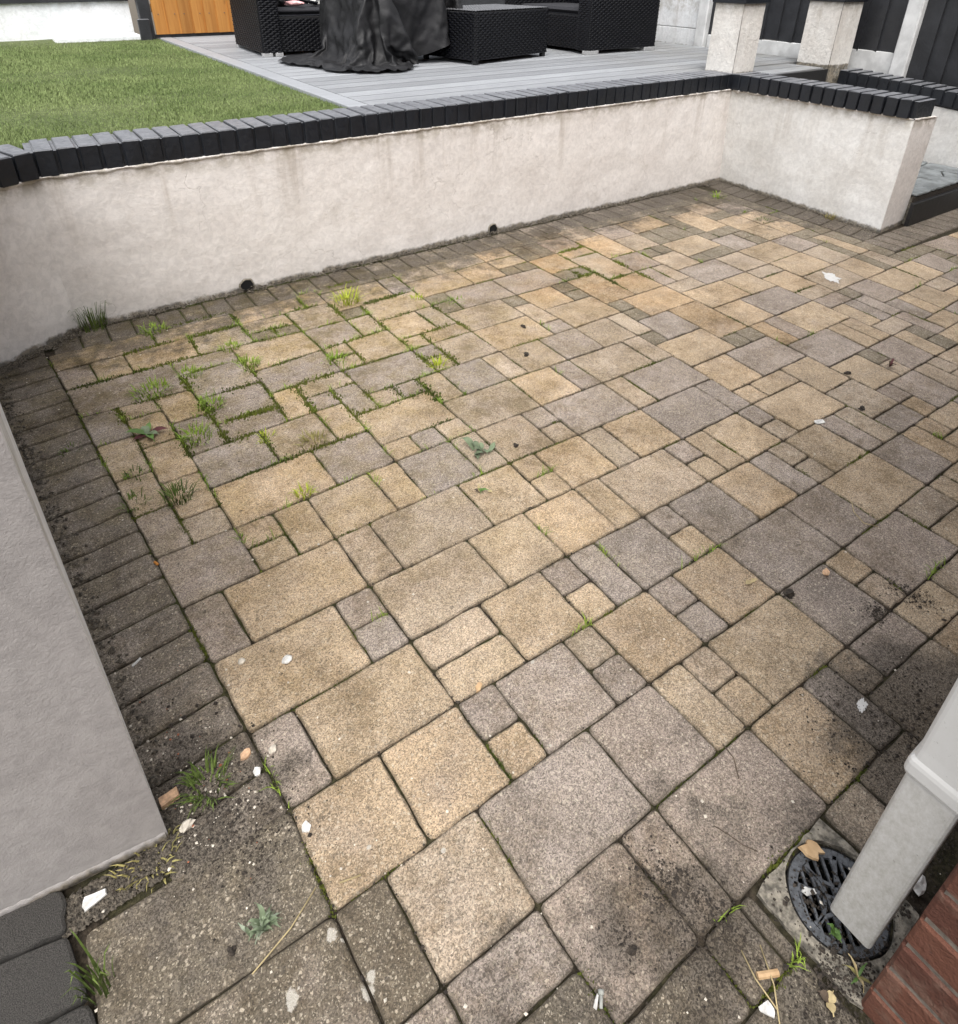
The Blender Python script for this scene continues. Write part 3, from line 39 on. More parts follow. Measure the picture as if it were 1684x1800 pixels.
-195 -7 13 -16 -18 -16 10 9 14 17 10 14 16 3 -5 -4 8 -6 -9 0 -8 -4 -12 -1 5 14 16 16 18 -135 15 8 9 10 18 3 -16 -16 0 -17 18 16 10 12 18 16 -3 0 4 2 -8 -2 -8 -1 -10 0 -10 9 8 16 17 15 9 8 6 -15 -179 16 16 12 12 16 7 17 -2 -13 1 -14 -16 14 13 18 15 12 17 -4 5 2 -5 3 -7 -1 -10 2 -13 2 -6 15 16 15 16 5 7 9 -17 -15 -9 -163 17 11 17 14 14 12 17 -7 5 -14 3 -12 -16 13 17 13 17 14 17 -4 0 7 3 -7 -6 -1 2 -12 -7 3 -8 11 15 16 14 16 1 5 -17 -16 -7 -13 -172 14 13 15 13 16 17 13 15 14 8 -19 -13 0 -16 -6 18 14 15 12 16 17 2 -8 2 10 -1 -1 -7 -3 -2 -15 6 0 -3 16 16 15 14 5 -2 -15 -10 -17 -9 -6 -8 -161 14 14 14 14 13 10 17 17 14 2 18 -17 -8 -17 -5 -4 8 16 10 17 17 16 -4 -1 6 0 7 -4 2 -4 -12 1 -14 3 1 16 17 15 12 1 0 -11 -13 -17 -15 -7 4 -4 -162 12 14 13 15 9 12 13 14 5 14 8 16 -5 -15 -5 -5 -5 -8 15 15 16 17 9 16 -1 -9 4 -2 7 -5 4 -7 -3 -14 1 0 13 17 16 6 12 -8 -14 -12 -15 -7 -9 -1 -9 9 -153 13 11 14 14 10 11 11 -1 17 10 9 2 6 -16 -7 -5 -4 -2 15 13 15 14 19 2 10 -10 -4 9 -4 9 -1 -5 -3 -8 -13 11 4 17 17 14 1 -9 -12 -16 -15 -1 -6 -9 10 9 -148 -7 12 11 13 11 12 14 12 -4 1 8 6 14 0 -14 8 -8 -11 -1 12 16 12 18 8 15 0 1 -11 6 -2 7 3 -5 0 -8 -12 2 12 17 12 16 -8 -5 -16 -13 -9 -11 -2 11 8 10 5 -184 10 11 13 10 12 11 14 12 4 7 5 -11 2 15 -11 15 -9 -6 -5 6 1 16 12 17 15 6 8 -8 -2 -6 7 0 1 8 -6 -3 -12 -3 15 14 12 17 -3 -17 -15 -15 -8 -1 5 11 7 7 9 7 -189 9 11 10 14 8 12 14 13 8 6 -6 -7 -6 4 14 -9 11 -3 -12 9 -4 12 12 15 18 12 -1 -4 -6 -1 0 11 -6 5 7 -9 -7 -10 15 12 15 14 -8 -13 -16 -12 4 -4 8 9 9 9 5 -2 -170 -9 10 12 10 7 11 13 14 12 13 -5 5 -5 -6 -6 2 6 -11 14 -5 -8 14 -3 17 15 12 18 -6 -2 -5 2 -1 9 4 -3 -2 3 -10 -8 5 18 14 14 -14 -10 -16 5 -9 9 9 8 10 2 6 5 9 -198 7 11 11 11 5 11 13 13 13 1 2 3 2 -3 -8 -2 7 -10 -8 8 -6 11 0 14 16 17 11 -8 -3 -1 1 9 0 -3 1 6 1 -7 -10 2 14 12 16 -11 -15 2 -11 8 7 9 7 9 7 1 10 1 -195 11 8 9 11 9 10 8 15 11 10 2 2 -5 1 -6 0 -6 -2 -9 -7 1 8 3 13 16 14 13 -9 5 -1 -5 7 -4 7 5 -3 3 -10 -4 7 1 16 12 -12 0 -14 8 8 7 9 7 4 0 11 1 8 -190 8 10 9 9 9 2 9 3 8 15 13 6 1 -6 0 -8 -2 -3 -9 -7 4 -4 5 10 17 8 16 1 -7 8 -2 -6 8 2 1 -3 9 -12 -1 7 -4 15 1 6 -13 8 7 7 -1 6 10 -1 13 1 8 -6 -162 -12 9 10 9 7 5 5 13 5 -1 1 11 13 1 10 -10 2 -8 -5 -1 -11 2 -3 -1 8 17 5 10 12 -8 6 0 -7 4 -1 3 8 -7 -1 7 2 -5 12 3 -6 12 6 6 0 9 -1 3 9 9 1 -3 7 2 -183 7 13 9 5 6 6 12 0 15 2 2 -8 6 14 -1 12 -2 -9 -2 -7 -6 -6 6 -7 2 18 11 7 4 -5 5 -4 3 -1 3 6 -3 0 6 -2 2 6 -1 5 9 9 6 1 6 1 4 6 2 5 5 6 4 5 -196 15 12 -2 9 10 10 -2 13 -6 12 -4 12 -6 2 4 17 -1 6 -7 -2 -6 -8 -4 5 -6 9 16 6 -5 5 1 -3 5 0 -2 5 -1 8 -1 5 8 0 4 7 7 8 3 5 5 4 7 2 5 5 5 5 4 6 -198 8 6 10 10 10 7 0 -10 14 -10 13 -3 14 5 2 -4 14 4 3 0 -6 -7 -7 -3 -5 14 7 -3 6 1 -3 6 -3 4 6 0 7 3 6 3 6 5 5 5 8 6 5 6 5 5 4 4 5 5 5 4 5 3 -200 8 8 11 5 14 -13 5 5 6 1 -11 4 5 8 13 -7 5 5 5 2 9 -4 -9 -4 -5 -3 12 2 -5 1 9 1 4 8 1 7 4 6 6 5 6 5 6 6 6 6 5 4 6 5 4 5 5 5 3 5 4 5 -201 6 3 8 8 4 -2 12 1 7 -3 -9 7 6 2 -2 9 -8 4 4 10 -3 9 4 -8 -6 -5 -2 5 3 8 2 5 6 5 6 6 6 6 6 6 4 6 6 6 6 6 4 6 4 5 5 4 6 4 5 5 4 4 -201 5 1 4 11 3 2 6 6 -2 3 -4 5 -2 -2 1 1 2 0 0 2 3 2 5 12 -4 -4 -5 3 7 6 5 7 5 6 6 6 6 5 6 5 6 6 6 6 6 5 6 5 4 5 5 4 5 5 4 7 3 4 -201 3 1 3 10 1 8 3 8 -1 -2 1 1 1 0 -1 2 1 1 1 1 2 3 0 1 -1 -2 4 3 7 7 7 5 6 7 5 5 7 5 6 5 6 6 5 6 6 6 5 6 4 5 5 4 4 5 5 5 5 4 -200 2 1 1 3 -2 16 6 7 -5 -3 8 -3 4 -2 4 1 1 2 0 -2 5 2 1 -3 1 1 4 4 5 7 5 7 5 6 6 6 5 6 6 5 6 6 4 7 6 6 5 6 4 5 5 4 5 4 5 4 5 5 -199 1 -3 3 2 2 2 3 11 -8 10 9 -7 6 1 1 0 -6 7 -1 8 -5 1 6 -2 2 3 3 5 5 5 7 5 6 6 5 6 6 5 6 6 6 5 6 6 6 6 6 4 5 5 5 5 3 4 5 6 4 5 -199 -4 2 -3 7 3 3 -5 -2 10 6 5 1 -9 1 2 1 8 -1 4 1 3 6 1 0 4 3 2 5 5 6 5 6 6 6 5 6 6 5 6 6 5 6 6 6 6 6 6 4 5 5 3 5 5 5 4 4 6 5 -199 -4 -7 1 10 -1 -3 -2 5 6 -6 3 4 7 0 4 -1 2 2 4 5 4 5 1 1 1 4 4 5 5 5 6 6 6 6 5 6 6 5 6 6 5 6 6 6 5 6 6 5 5 4 4 4 5 5 3 6 6 4 -208 1 -6 4 -2 -2 2 4 7 -1 3 2 4 3 3 2 2 1 2 5 0 8 3 1 2 3 4 4 5 5 5 6 6 6 5 6 6 6 5 6 6 6 5 6 6 5 6 6 5 5 4 4 4 1 8 5 5 3 6 -218 5 -2 1 4 -3 4 2 4 4 3 2 3 3 3 -1 3 4 1 5 -2 5 4 5 1 4 4 4 5 5 5 6 6 6 5 6 6 5 6 6 6 5 6 6 6 5 6 6 5 5 3 5 0 6 3 7 2 5 8 -220 2 5 1 -3 3 3 3 5 3 3 2 3 3 -1 2 4 0 2 4 4 3 4 2 5 3 4 3 6 4 6 6 6 6 5 6 6 5 6 5 7 5 6 6 6 5 6 4 6 6 3 2 4 2 6 5 5 3 7 -217 0 -5 8 -1 6 2 4 2 4 5 -5 3 4 5 -4 5 3 4 3 4 5 3 3 3 4 3 5 4 5 5 6 6 6 5 6 6 5 6 6 5 6 6 5 6 6 5 6 5 5 4 4 2 2 2 6 7 2 9 -224 5 -8 7 5 3 5 4 -12 6 6 7 -2 7 0 2 5 3 4 3 3 4 4 4 4 3 4 5 3 5 5 6 6 5 6 6 5 7 5 5 6 6 5 6 6 6 5 6 3 6 2 3 6 2 -4 3 10 7 -4 -219 2 2 1 5 7 0 6 -6 4 7 1 4 8 -1 4 4 4 4 3 3 4 5 3 4 3 4 4 4 5 5 6 6 5 6 6 6 5 6 5 6 6 6 5 6 6 6 5 4 4 4 3 5 -3 -7 9 -1 -10 5 -197 2 2 0 5 4 3 -4 5 2 2 5 5 5 3 3 6 3 4 3 3 4 4 4 3 4 4 4 4 5 5 5 7 5 6 6 6 5 6 5 6 5 6 6 6 6 5 6 4 5 3 -9 -1 6 2 -15 -4 -3 -3 -173 -3 8 4 4 -5 5 4 3 -1 4 5 6 3 5 4 4 5 4 3 2 5 4 3 4 4 4 4 4 4 6 5 6 6 6 5 6 6 6 5 5 6 6 6 6 6 6 7 4 1 -2 -1 -6 -5 -6 7 -6 -2 0 -189 7 11 -7 4 8 2 7 0 1 4 6 5 4 2 5 5 5 4 3 5 2 4 5 4 4 4 3 4 5 5 6 5 6 5 6 6 6 5 6 5 6 5 7 5 7 6 3 6 2 -1 -2 -5 -5 -7 4 -3 0 -2 -189 8 7 -7 7 4 5 7 0 3 4 5 5 4 4 4 5 3 6 2 4 3 5 4 4 3 5 4 4 5 5 5 6 6 6 5 6 6 5 6 6 5 5 6 6 6 -1 7 5 -7 7 -2 -11 -9 8 -9 8 3 -5 -187 8 -5 6 5 5 4 6 2 4 4 4 5 4 5 3 5 5 3 4 3 4 5 4 4 4 3 5 4 4 5 6 6 6 6 6 5 6 6 3 6 -1 11 3 6 0 8 3 -5 6 -9 11 -10 -5 -8 1 -3 8 -1 -179 0 3 7 4 6 4 5 3 4 5 5 2 5 3 5 4 6 3 4 3 4 4 3 5 6 -3 8 1 8 6 6 8 5 5 6 3 6 3 5 3 3 5 -2 7 6 -4 -2 11 1 2 -10 11 -5 -8 -6 0 -6 6 -172 2 5 5 6 7 4 5 3 2 5 6 2 4 6 3 5 4 5 3 5 2 1 7 4 -3 2 8 6 8 5 1 12 4 4 5 5 4 -1 6 -4 6 1 7 5 -6 -4 2 10 14 -1 -1 -13 3 5 -6 -7 -2 -8 -155 5 4 5 5 7 5 5 -1 3 8 2 8 0 7 4 4 6 -2 2 8 -3 10 0 1 4 6 5 4 8 -3 11 10 2 3 2 -1 8 3 -4 6 -3 8 1 7 -6 -3 -1 8 17 7 0 -14 2 2 -1 -3 -7 -4 -152 4 3 6 6 5 8 -1 0 7 7 5 3 2 7 4 5 2 2 3 0 5 -3 6 6 2 7 3 8 -10 11 -3 14 -1 2 9 -6 10 4 -5 2 5 1 4 5 -10 -2 0 13 12 5 14 -13 -12 2 6 -9 6 -1 -152 4 6 5 6 -1 5 1 6 6 7 7 3 1 5 7 5 -1 4 2 -1 -1 6 6 -1 9 7 1 -3 4 -15 9 15 6 -2 -6 7 -1 13 -3 0 7 -5 1 10 -6 -2 -5 6 14 16 9 -2 -12 -10 -3 -3 4 9 -143 6 3 4 3 7 5 -1 6 7 7 5 6 0 5 5 2 4 3 -6 1 6 5 0 7 7 1 6 -2 -16 -13 18 13 8 -5 -1 -7 0 14 -2 6 -3 7 1 5 -3 -8 -1 4 15 12 14 2 -5 -12 -7 7 -9 0 -115 3 3 2 9 1 2 5 -2 -3 3 3 0 8 10 11 11 -7 5 2 1 3 6 7 1 7 -11 -5 -15 -9 17 16 4 6 -9 -1 -10 14 8 -1 1 6 -2 4 -2 -11 4 -1 13 15 15 6 -9 1 -4 -12 8 -112 3 2 3 2 7 3 -1 4 -4 4 3 2 2 12 10 -3 8 2 3 4 2 4 4 6 -5 -13 -8 -16 -5 18 16 8 0 2 -8 -13 7 14 3 -3 2 9 -6 3 -10 4 -2 9 13 16 12 -6 6 -11 -3 -10 -89 3 2 1 3 3 3 3 -5 1 6 5 3 -12 17 1 10 8 5 4 -2 3 7 6 -3 -13 -6 -16 -2 -17 17 17 5 13 -4 -12 -13 4 12 9 -1 6 -4 6 -2 -7 -5 2 14 5 15 17 -1 7 -4 -7 -9 -83 3 3 1 2 3 3 0 -1 -1 -9 0 -1 6 11 14 8 -4 6 6 4 8 4 3 -15 -3 -15 -5 -15 -13 15 16 16 7 -9 -3 -15 -2 7 8 13 -3 7 1 -10 1 -9 4 8 14 7 17 13 -3 4 -12 -6 -70 1 1 3 3 0 -5 1 -1 -2 -1 0 0 12 12 -3 11 7 7 5 1 4 -14 1 -16 -12 -8 -11 -11 15 17 9 13 -1 -7 -15 -9 13 3 12 0 4 -4 2 -3 -10 7 1 15 12 10 16 9 0 -10 -68 0 2 2 2 -5 1 -4 1 2 -1 0 0 -1 14 0 11 10 6 0 7 -12 5 -18 -8 -10 -16 -10 -8 15 16 9 14 5 -14 -10 -14 7 12 6 5 -5 8 -7 -6 1 -5 9 11 13 7 17 6 14 -5 -74 11 4 -3 -3 -1 0 -1 2 1 -4 1 3 3 8 9 10 -1 8 -11 9 -16 -6 -11 -16 -9 -15 -7 17 14 5 12 15 -12 -16 -11 0 14 2 12 -5 4 -4 -11 0 4 4 15 8 5 16 9 16 -52 1 -1 -2 -1 -2 2 1 -3 0 1 3 0 9 10 2 7 -13 11 -4 -17 -12 -11 -4 -18 -15 -3 10 17 15 11 7 -7 -16 -9 -8 11 6 8 6 -6 2 -10 3 -6 10 11 2 14 9 17 -22 -2 1 -1 -1 -2 2 0 -6 2 -4 0 9 5 5 9 -10 6 -16 6 -13 -12 -13 -12 -6 -16 4 0 16 17 14 -1 2 -17 -12 0 -6 13 2 14 -2 -9 -5 4 0 -2 13 3 11 13 12 -1 -1 1 -2 -4 3 -2 -3 0 -1 -1 1 1 16 -10 4 -14 -10 10 -10 -10 -13 -18 -3 -15 -3 7 18 9 14 16 -14 -10 -5 -17 8 -8 14 7 7 -9 2 -9 -2 1 12 4 10 16 29 -2 -4 0 -1 -2 1 -3 0 1 0 -12 16 -1 -16 -1 -16 11 -16 -6 -15 -3 -10 -10 -10 16 7 16 15 13 -15 -3 -18 -4 -9 7 0 16 -2 1 -9 -1 6 -8 7 8 9 57 -1 -1 0 -1 -4 -1 2 -5 -7 -9 11 -15 -4 -6 -5 -14 -5 -16 8 -18 -16 8 3 16 9 19 10 -5 -15 -14 2 -8 -9 2 14 10 -6 3 -3 -9 6 -4 93 1 -4 -1 -3 -4 0 -5 -5 -4 -15 3 -16 -6 -9 -3 -16 -5 -10 -3 -7 -8 15 7 17 14 4 8 -14 -15 -5 -12 5 -1 0 13 6 -10 -8 0 9 99 0 -3 -5 0 -7 -7 -11 -6 -14 -14 -8 -14 0 -16 -11 6 -9 -13 6 0 18 15 10 13 6 -17 -11 -16 3 -2 -6 6 6 3 6 -2 99 -5 -10 -11 -14 -16 -11 -17 -10 -8 -14 -12 14 -12 -13 1 8 12 15 18 10 3 -10 -9 -17 -4 -9 6 13
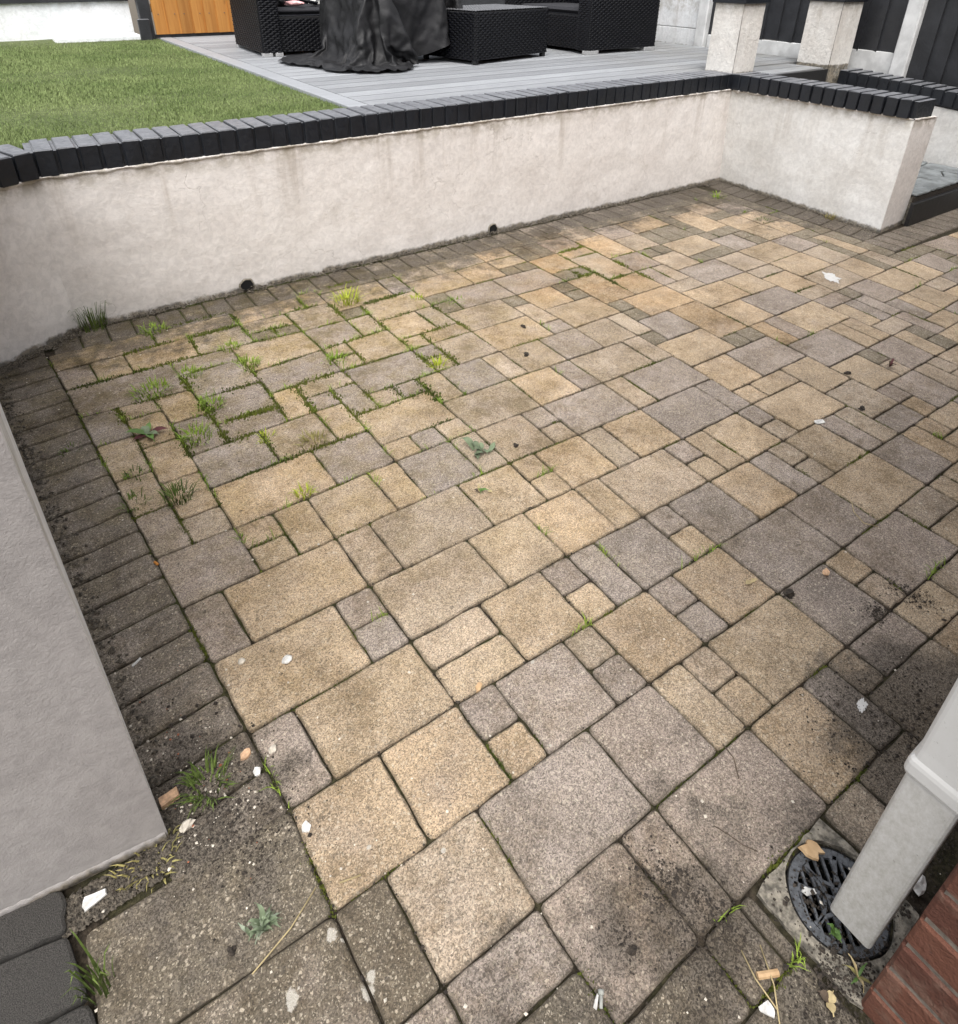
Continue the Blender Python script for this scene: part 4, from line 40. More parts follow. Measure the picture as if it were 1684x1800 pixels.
11 -5 0 0 0 7 -7 7 -1 0 -5 2 -2 4 1 9 1 4 5 3 6 5 7 4 6 0 3 -2 2 -59 3 14 -3 -13 -1 11 4 -2 -2 2 5 4 -6 -1 2 -1 3 5 3 5 3 4 5 4 6 5 7 3 3 1 1 0 1 1 0 -1 -75 0 4 12 -11 -6 13 0 10 -11 12 3 1 6 -2 2 -2 -1 2 3 4 4 4 4 3 5 4 6 5 4 6 2 2 2 0 0 1 1 -4 -5 -7 -76 1 10 2 -5 9 -12 -4 16 15 -9 11 4 3 7 -1 -4 3 -1 2 3 3 5 3 5 5 3 4 5 6 4 6 2 2 0 2 1 1 0 -4 -4 -9 -5 -85 0 5 6 -10 -1 0 10 7 -8 12 3 9 12 -4 10 5 6 -2 -3 5 0 4 3 3 5 4 3 5 4 4 7 4 4 4 2 1 1 2 1 -1 -4 -7 -6 -3 -9 -11 -82 0 2 -2 4 9 -14 1 0 8 15 5 7 11 -3 10 11 6 5 -6 3 1 5 3 3 3 4 5 4 3 5 5 4 6 4 4 2 2 1 2 -1 1 -7 -6 -4 -7 -9 -10 -10 -85 9 -6 -3 0 12 -8 8 -8 9 1 14 8 13 -7 11 11 10 11 -1 -1 5 0 2 4 3 5 5 4 4 4 4 4 4 6 5 4 2 2 1 3 -1 -1 -5 -6 -6 -9 -8 -10 -11 -10 -83 -1 9 -8 -4 13 -12 0 15 2 11 2 11 16 -5 10 11 10 12 4 -1 0 5 0 5 5 4 3 6 2 5 4 4 4 5 6 2 5 1 2 -1 2 -1 -5 -7 -7 -9 -9 -9 -13 -14 -94 11 -8 -1 9 3 -11 6 -9 16 15 10 -2 7 16 6 7 11 10 12 6 1 0 1 4 4 4 5 3 5 3 5 4 5 4 5 5 3 4 0 3 0 -1 1 -8 -5 -9 -8 -9 -13 -13 -13 -14 -90 5 0 4 -9 0 1 11 -11 12 -3 15 12 16 3 6 11 11 12 12 9 11 3 -1 2 2 5 4 4 4 4 4 5 4 4 5 4 6 3 3 2 2 1 0 -5 -4 -7 -8 -10 -11 -13 -14 -14 -15 -13 -84 9 -7 -2 3 7 -10 0 12 1 -7 15 14 15 14 8 11 13 11 12 8 12 7 -1 4 1 3 5 4 4 4 5 4 4 4 4 6 4 5 2 2 2 2 -1 -5 -5 -8 -12 -7 -14 -14 -14 -14 -13 -11 -97 6 -3 3 -5 14 -10 -4 6 -6 3 14 11 13 15 14 13 11 13 12 11 11 8 11 1 1 4 2 4 5 4 4 5 4 4 5 4 4 5 5 2 3 2 2 -4 -3 -6 -13 -7 -14 -13 -13 -14 -13 -13 -16 -14 -76 -11 0 0 0 16 -10 -6 0 0 15 11 12 12 14 15 13 11 13 13 13 11 8 11 5 0 2 4 4 5 4 5 4 4 4 5 4 5 4 5 3 2 1 3 -3 -5 -11 -7 -12 -14 -13 -14 -14 -15 -16 -13 -17 -89 -1 8 2 1 -7 12 -3 -7 6 4 12 13 16 12 16 12 15 13 13 13 12 10 10 6 -3 7 4 4 5 4 5 4 4 4 5 4 5 4 5 1 4 1 3 -3 -9 -8 -12 -15 -11 -14 -15 -16 -16 -13 -17 -14 -94 6 1 -6 9 2 -14 14 6 1 8 9 11 13 15 14 15 14 14 13 14 10 14 10 8 -2 6 5 4 4 5 5 4 4 4 5 4 5 4 5 2 4 1 -3 -1 -6 -14 -16 -10 -17 -15 -14 -16 -13 -16 -15 -16 -97 -5 13 -6 -4 -2 0 13 -7 10 16 12 7 10 12 13 15 14 14 14 15 13 13 12 12 9 -1 7 5 5 4 4 5 4 5 4 4 4 4 5 3 3 5 1 -2 -3 -11 -17 -12 -16 -14 -16 -16 -14 -15 -17 -16 -17 -15 -72 -15 2 14 -1 0 -2 -7 17 -2 10 13 17 13 10 12 12 14 15 14 14 15 14 12 12 11 2 4 5 8 4 4 5 4 5 4 4 3 5 3 5 4 0 6 -2 -13 -12 -12 -16 -15 -16 -16 -16 -15 -16 -16 -16 -15 -16 -86 -5 -1 0 0 0 1 16 9 5 10 12 11 16 15 12 9 15 13 15 14 14 15 15 9 14 7 2 7 5 6 5 4 4 5 5 4 4 2 6 3 -1 6 3 -11 -4 -15 -16 -16 -16 -16 -16 -16 -16 -16 -15 -16 -16 -15 -97 14 2 -9 -6 -1 7 15 13 2 9 13 16 11 12 15 16 9 14 14 13 15 15 14 16 12 5 7 6 7 5 5 5 5 4 2 8 -2 6 0 5 1 3 -2 -1 -14 -16 -16 -15 -16 -16 -15 -16 -15 -16 -17 -16 -15 -16 -101 2 12 2 -1 -10 8 15 12 10 4 13 15 14 13 11 14 14 13 14 14 12 15 15 13 17 10 7 6 8 5 4 4 4 1 7 0 4 1 1 3 -6 0 0 0 -12 -12 -16 -16 -16 -16 -15 -16 -16 -16 -16 -16 -17 -15 -105 8 -8 1 -2 16 9 -2 6 12 16 14 12 14 17 16 13 15 13 14 13 13 15 13 14 15 15 11 6 6 3 7 2 1 3 1 3 -2 0 1 -4 3 -3 3 -1 -10 -11 -16 -16 -16 -16 -16 -16 -16 -16 -16 -16 -16 -16 -109 0 11 3 -10 1 12 17 -8 17 16 9 15 17 16 17 15 16 15 14 13 14 13 16 11 14 15 16 8 4 3 2 -1 1 2 0 -3 3 3 -7 4 -2 0 -1 1 -6 -12 -14 -17 -15 -16 -17 -16 -16 -16 -16 -15 -17 -16 -113 7 -7 1 14 4 -6 16 -2 12 13 14 17 17 16 13 17 14 15 15 18 14 12 17 16 15 16 13 11 1 0 -2 0 4 -5 2 4 -6 0 4 -4 2 -2 0 2 -3 -11 -15 -15 -16 -16 -17 -15 -17 -16 -15 -16 -16 -17 -116 -1 0 11 -11 4 4 13 14 13 13 6 15 17 12 17 15 16 15 16 11 18 16 15 12 16 17 13 12 0 0 4 -3 -1 3 1 -4 8 -8 6 -6 5 -4 4 -4 0 -8 -15 -16 -16 -16 -16 -16 -16 -16 -16 -16 -16 -16 -122 0 11 -7 6 -11 1 15 11 13 13 14 11 16 15 15 15 14 16 16 16 13 15 18 13 16 17 15 12 2 0 -1 3 -1 1 4 -7 0 4 0 -2 1 1 2 -3 1 -12 -10 -17 -15 -16 -16 -16 -16 -16 -16 -16 -15 -16 -127 13 3 2 -12 -3 -1 1 13 14 14 14 15 13 15 15 15 16 14 17 15 16 17 13 16 17 16 18 13 2 -1 2 2 3 -5 0 2 -1 0 1 -3 6 -4 -3 3 2 -8 -10 -17 -16 -15 -16 -16 -16 -16 -16 -15 -16 -16 -132 12 -10 3 11 1 0 1 -10 16 12 15 15 16 14 16 13 15 16 16 16 17 15 17 16 17 16 16 13 7 -1 1 4 -6 6 -5 4 -2 0 -1 -2 0 3 -3 5 -5 1 -13 -13 -16 -15 -17 -16 -17 -15 -14 -16 -17 -14 -124 -14 12 1 -13 1 2 3 12 -1 16 14 16 12 15 16 16 17 17 13 17 15 17 16 17 15 17 16 11 12 0 3 -5 4 0 1 -2 3 -1 -3 4 -3 0 1 1 -2 -1 -8 -15 -16 -16 -16 -16 -14 -16 -16 -15 -15 -15 -144 13 -12 -1 0 9 -8 -1 5 9 17 12 16 15 14 18 16 16 11 17 16 17 16 17 14 16 17 16 15 10 3 -3 7 -5 1 1 0 2 -6 3 0 -2 3 -2 4 -2 0 -12 -9 -15 -16 -16 -14 -16 -15 -16 -14 -15 -16 -146 -4 0 2 12 -10 4 -8 7 5 17 11 15 16 17 17 15 9 17 17 16 16 16 15 17 16 16 18 13 13 3 4 -1 0 -5 7 -4 -3 7 -6 4 -5 0 3 -1 3 -1 -4 -15 -14 -16 -14 -16 -13 -15 -16 -15 -14 -17 -148 -2 10 -1 -9 5 -10 0 0 12 13 17 15 16 15 8 15 16 16 16 16 17 16 15 16 17 16 16 15 14 4 6 -3 0 2 -2 0 0 -1 1 -1 -2 6 -7 3 3 -6 3 -11 -16 -17 -16 -15 -12 -13 -16 -15 -16 -13 -163 16 -12 -3 -1 0 0 0 9 13 11 12 8 14 11 17 12 16 17 15 16 16 16 17 16 16 16 15 17 13 9 -1 5 -3 -2 2 1 -4 4 3 -4 0 -3 3 0 1 2 -6 -13 -6 -16 -16 -16 -12 -16 -16 -13 -15 -16 -164 -1 0 15 0 -5 5 -2 -12 11 12 8 17 12 18 11 17 12 16 17 17 16 15 16 16 16 17 16 16 13 11 -1 0 3 2 -3 -2 1 2 0 3 -2 1 -2 0 -1 5 -5 -11 -10 -14 -13 -16 -17 -13 -14 -16 -14 -17 -167 0 0 16 -1 4 -7 -11 5 -2 9 16 16 16 15 15 11 15 16 16 15 17 16 15 17 15 17 16 16 14 13 0 1 1 1 0 5 -4 0 -3 3 1 -1 2 -3 0 -3 2 -7 -15 -10 -14 -17 -16 -17 -8 -16 -16 -17 -169 16 -14 14 1 -10 -7 0 0 12 8 4 16 15 16 17 14 14 14 14 17 15 16 17 15 17 16 16 17 16 10 6 -1 -1 7 -5 -2 5 -1 0 -4 0 5 -2 -3 1 5 -2 -6 -12 -17 -16 -13 -15 -17 -13 -15 -17 -14 -166 0 8 -11 0 13 -3 -10 8 -6 10 10 13 17 17 12 13 15 15 17 15 18 16 14 17 16 16 17 16 16 11 9 -1 0 -1 2 4 -6 7 -2 3 -3 -4 2 0 -3 -1 -4 -3 -12 -13 -16 -16 -16 -13 -13 -16 -15 -17 -165 3 -3 13 -3 -10 1 9 -10 0 6 15 16 13 15 12 14 17 14 17 16 14 16 17 16 16 16 15 15 16 16 8 0 1 -1 5 -4 -1 6 0 0 -3 -3 -2 -2 -2 -8 -2 -4 -12 -10 -14 -13 -14 -15 -13 -14 -15 -16 -164 0 11 2 -13 0 10 -10 6 -6 5 9 15 16 16 16 12 13 17 16 14 16 16 17 16 16 15 16 17 15 13 13 1 0 2 1 0 1 -1 -6 1 -8 2 -5 -2 -7 0 -6 -7 -7 -13 -9 -14 -13 -9 -16 -16 -14 -15 -159 11 -7 5 2 -9 -2 10 -10 0 10 2 17 12 16 16 18 8 14 17 16 16 16 16 16 15 16 17 18 11 17 15 4 -2 -1 0 -5 1 -5 -1 -5 -3 -4 -6 -2 -3 -4 -5 -4 -10 -8 -14 -8 -9 -15 -11 -16 -15 -16 -143 -7 -2 0 1 8 -9 9 -9 9 -9 12 16 14 12 16 14 18 9 16 16 16 17 14 16 16 16 17 13 14 19 6 9 -4 -3 -1 -2 -3 -6 -1 -6 -3 -5 -3 -3 -4 -4 -5 -5 -4 -10 -9 -13 -11 -9 -12 -13 -15 -15 -146 0 7 -2 -6 7 -6 2 8 -11 0 16 9 19 6 16 16 12 17 17 13 17 12 16 17 16 15 13 16 16 5 14 5 -4 -2 -3 -3 -3 -4 -4 -4 -5 -3 -4 -4 -4 -4 -4 -5 -4 -6 -9 -11 -11 -11 -11 -11 -13 -16 -140 9 -9 0 0 0 2 14 -13 4 -6 9 16 9 15 13 16 16 15 15 15 13 15 15 16 13 15 16 15 5 14 5 2 -2 -1 -3 -3 -2 -5 -4 -3 -4 -5 -3 -4 -3 -4 -5 -5 -4 -7 -4 -12 -11 -11 -12 -10 -11 -13 -126 -6 -1 1 0 10 6 -12 -4 -1 8 1 13 6 15 16 17 13 17 15 14 11 16 16 12 16 16 15 6 14 7 2 2 1 -3 -3 -3 -1 -6 -4 -5 -3 -4 -4 -4 -3 -4 -4 -5 -4 -5 -5 -7 -10 -14 -11 -11 -11 -12 -123 2 9 2 1 -6 5 -13 8 -8 5 7 9 3 15 15 16 17 14 12 11 17 15 13 15 15 15 16 7 6 7 2 1 1 -3 -2 -3 -3 -6 -4 -4 -3 -4 -4 -4 -4 -3 -4 -5 -5 -4 -5 -6 -7 -11 -15 -7 -14 -12 -112 0 7 -3 13 -13 4 -8 14 5 7 7 2 14 13 12 11 7 14 14 13 15 15 14 14 16 7 8 6 8 1 0 0 0 -4 -2 -3 -6 -4 -4 -4 -3 -4 -4 -4 -3 -5 -4 -4 -5 -5 -6 -7 -7 -12 -12 -11 -108 -6 0 0 1 10 -11 12 2 -2 15 1 4 13 10 8 6 15 15 14 15 13 14 14 15 10 6 8 5 8 0 0 0 -1 -1 -4 -3 -4 -5 -4 -4 -4 -3 -5 -4 -3 -4 -4 -5 -4 -5 -5 -7 -5 -11 -11 -12 -103 6 -3 3 -6 0 14 -4 -10 16 3 6 4 9 3 9 14 15 13 15 12 13 16 14 12 6 9 5 11 1 0 -1 1 0 -2 -4 -3 -4 -5 -4 -5 -3 -4 -3 -5 -4 -3 -4 -4 -5 -6 -4 -7 -4 -7 -12 -13 -91 2 -2 9 1 -10 11 -11 0 13 -10 6 7 10 11 7 13 14 13 14 12 16 14 13 6 11 6 9 6 -1 0 1 0 0 -3 -2 -5 -3 -5 -4 -4 -4 -4 -5 -2 -5 -3 -5 -3 -4 -5 -6 -3 -8 -5 -9 -13 -81 5 -5 6 1 -5 13 -1 -14 6 3 9 -3 11 12 13 12 15 14 13 12 13 8 12 5 8 9 4 -2 0 1 0 0 -1 -3 -5 -4 -4 -4 -4 -4 -5 -3 -4 -4 -4 -4 -4 -4 -3 -5 -6 -4 -6 -10 -80 0 7 -7 1 13 -3 -9 7 -7 12 2 2 1 10 14 13 14 13 11 14 9 14 4 9 9 3 4 -1 0 0 1 -1 1 -4 -5 -4 -4 -4 -5 -3 -5 -4 -2 -3 -5 -5 -4 -4 -4 -3 -7 -2 -7 -8 -55 -13 0 11 -7 -4 0 0 11 0 -7 3 13 1 13 13 13 12 14 10 15 4 11 7 4 5 3 -2 0 1 0 0 0 -3 -4 -5 -4 -4 -5 -4 -4 -4 -3 -4 -3 -5 -5 -2 -5 -3 -6 -4 -4 -63 9 -6 -2 -1 9 -9 8 -8 0 12 3 -3 13 15 9 15 10 15 12 2 8 9 6 0 4 -3 2 -1 2 0 -2 -2 -4 -5 -5 -4 -4 -4 -3 -5 -4 -3 -4 -4 -4 -4 -3 -4 -4 -5 -53 0 8 -8 4 7 -11 0 11 -1 -10 0 11 12 4 14 11 16 10 9 7 7 4 6 5 -2 2 -3 0 2 1 -4 -3 -3 -4 -3 -5 -7 -1 -5 -4 -3 -4 -4 -4 -3 -5 -3 -4 -4 -5 -38 0 2 8 -8 8 1 2 -13 7 2 -9 14 6 12 14 10 12 7 8 6 4 3 6 -4 2 -2 2 0 1 2 -5 -7 -1 -7 -3 -5 -4 -5 -4 -4 -3 -4 -3 -4 -5 -3 -4 -4 -28 8 -8 2 -2 0 11 -2 -9 10 -11 9 6 17 4 17 3 7 7 5 5 6 0 -1 2 0 -2 1 2 1 -5 -4 -3 -5 -7 -4 -4 -5 -3 -5 -3 -4 -2 -6 -4 -4 -3 -17 0 4 -4 7 -5 9 -10 11 -12 10 13 7 15 -3 6 6 5 6 6 1 1 0 0 -3 0 2 0 1 -9 -3 -5 -6 -4 -5 -5 -4 -3 -2 -5 -2 -6 -5 -7 -2 6 -6 0 3 10 -13 0 15 -2 15 3 -3 6 7 6 3 12 0 0 -3 0 -2 0 -1 1 1 -5 -6 -7 -3 -3 -6 -6 -5 -3 -1 -3 -6 -4 0 5 -3 -2 8 -8 11 -11 13 3 -2 -1 9 5 6 11 2 0 3 -4 0 -2 -2 1 0 1 -4 -5 -6 -4 -6 -4 -6 -6 -2 0 0 0 0 0 5 -5 0 0 3 4 6 9 11 -2 11 -9 -2 -2 0 -3 2 -3 3 4 -11 -7 -6 -1 -7 0"""
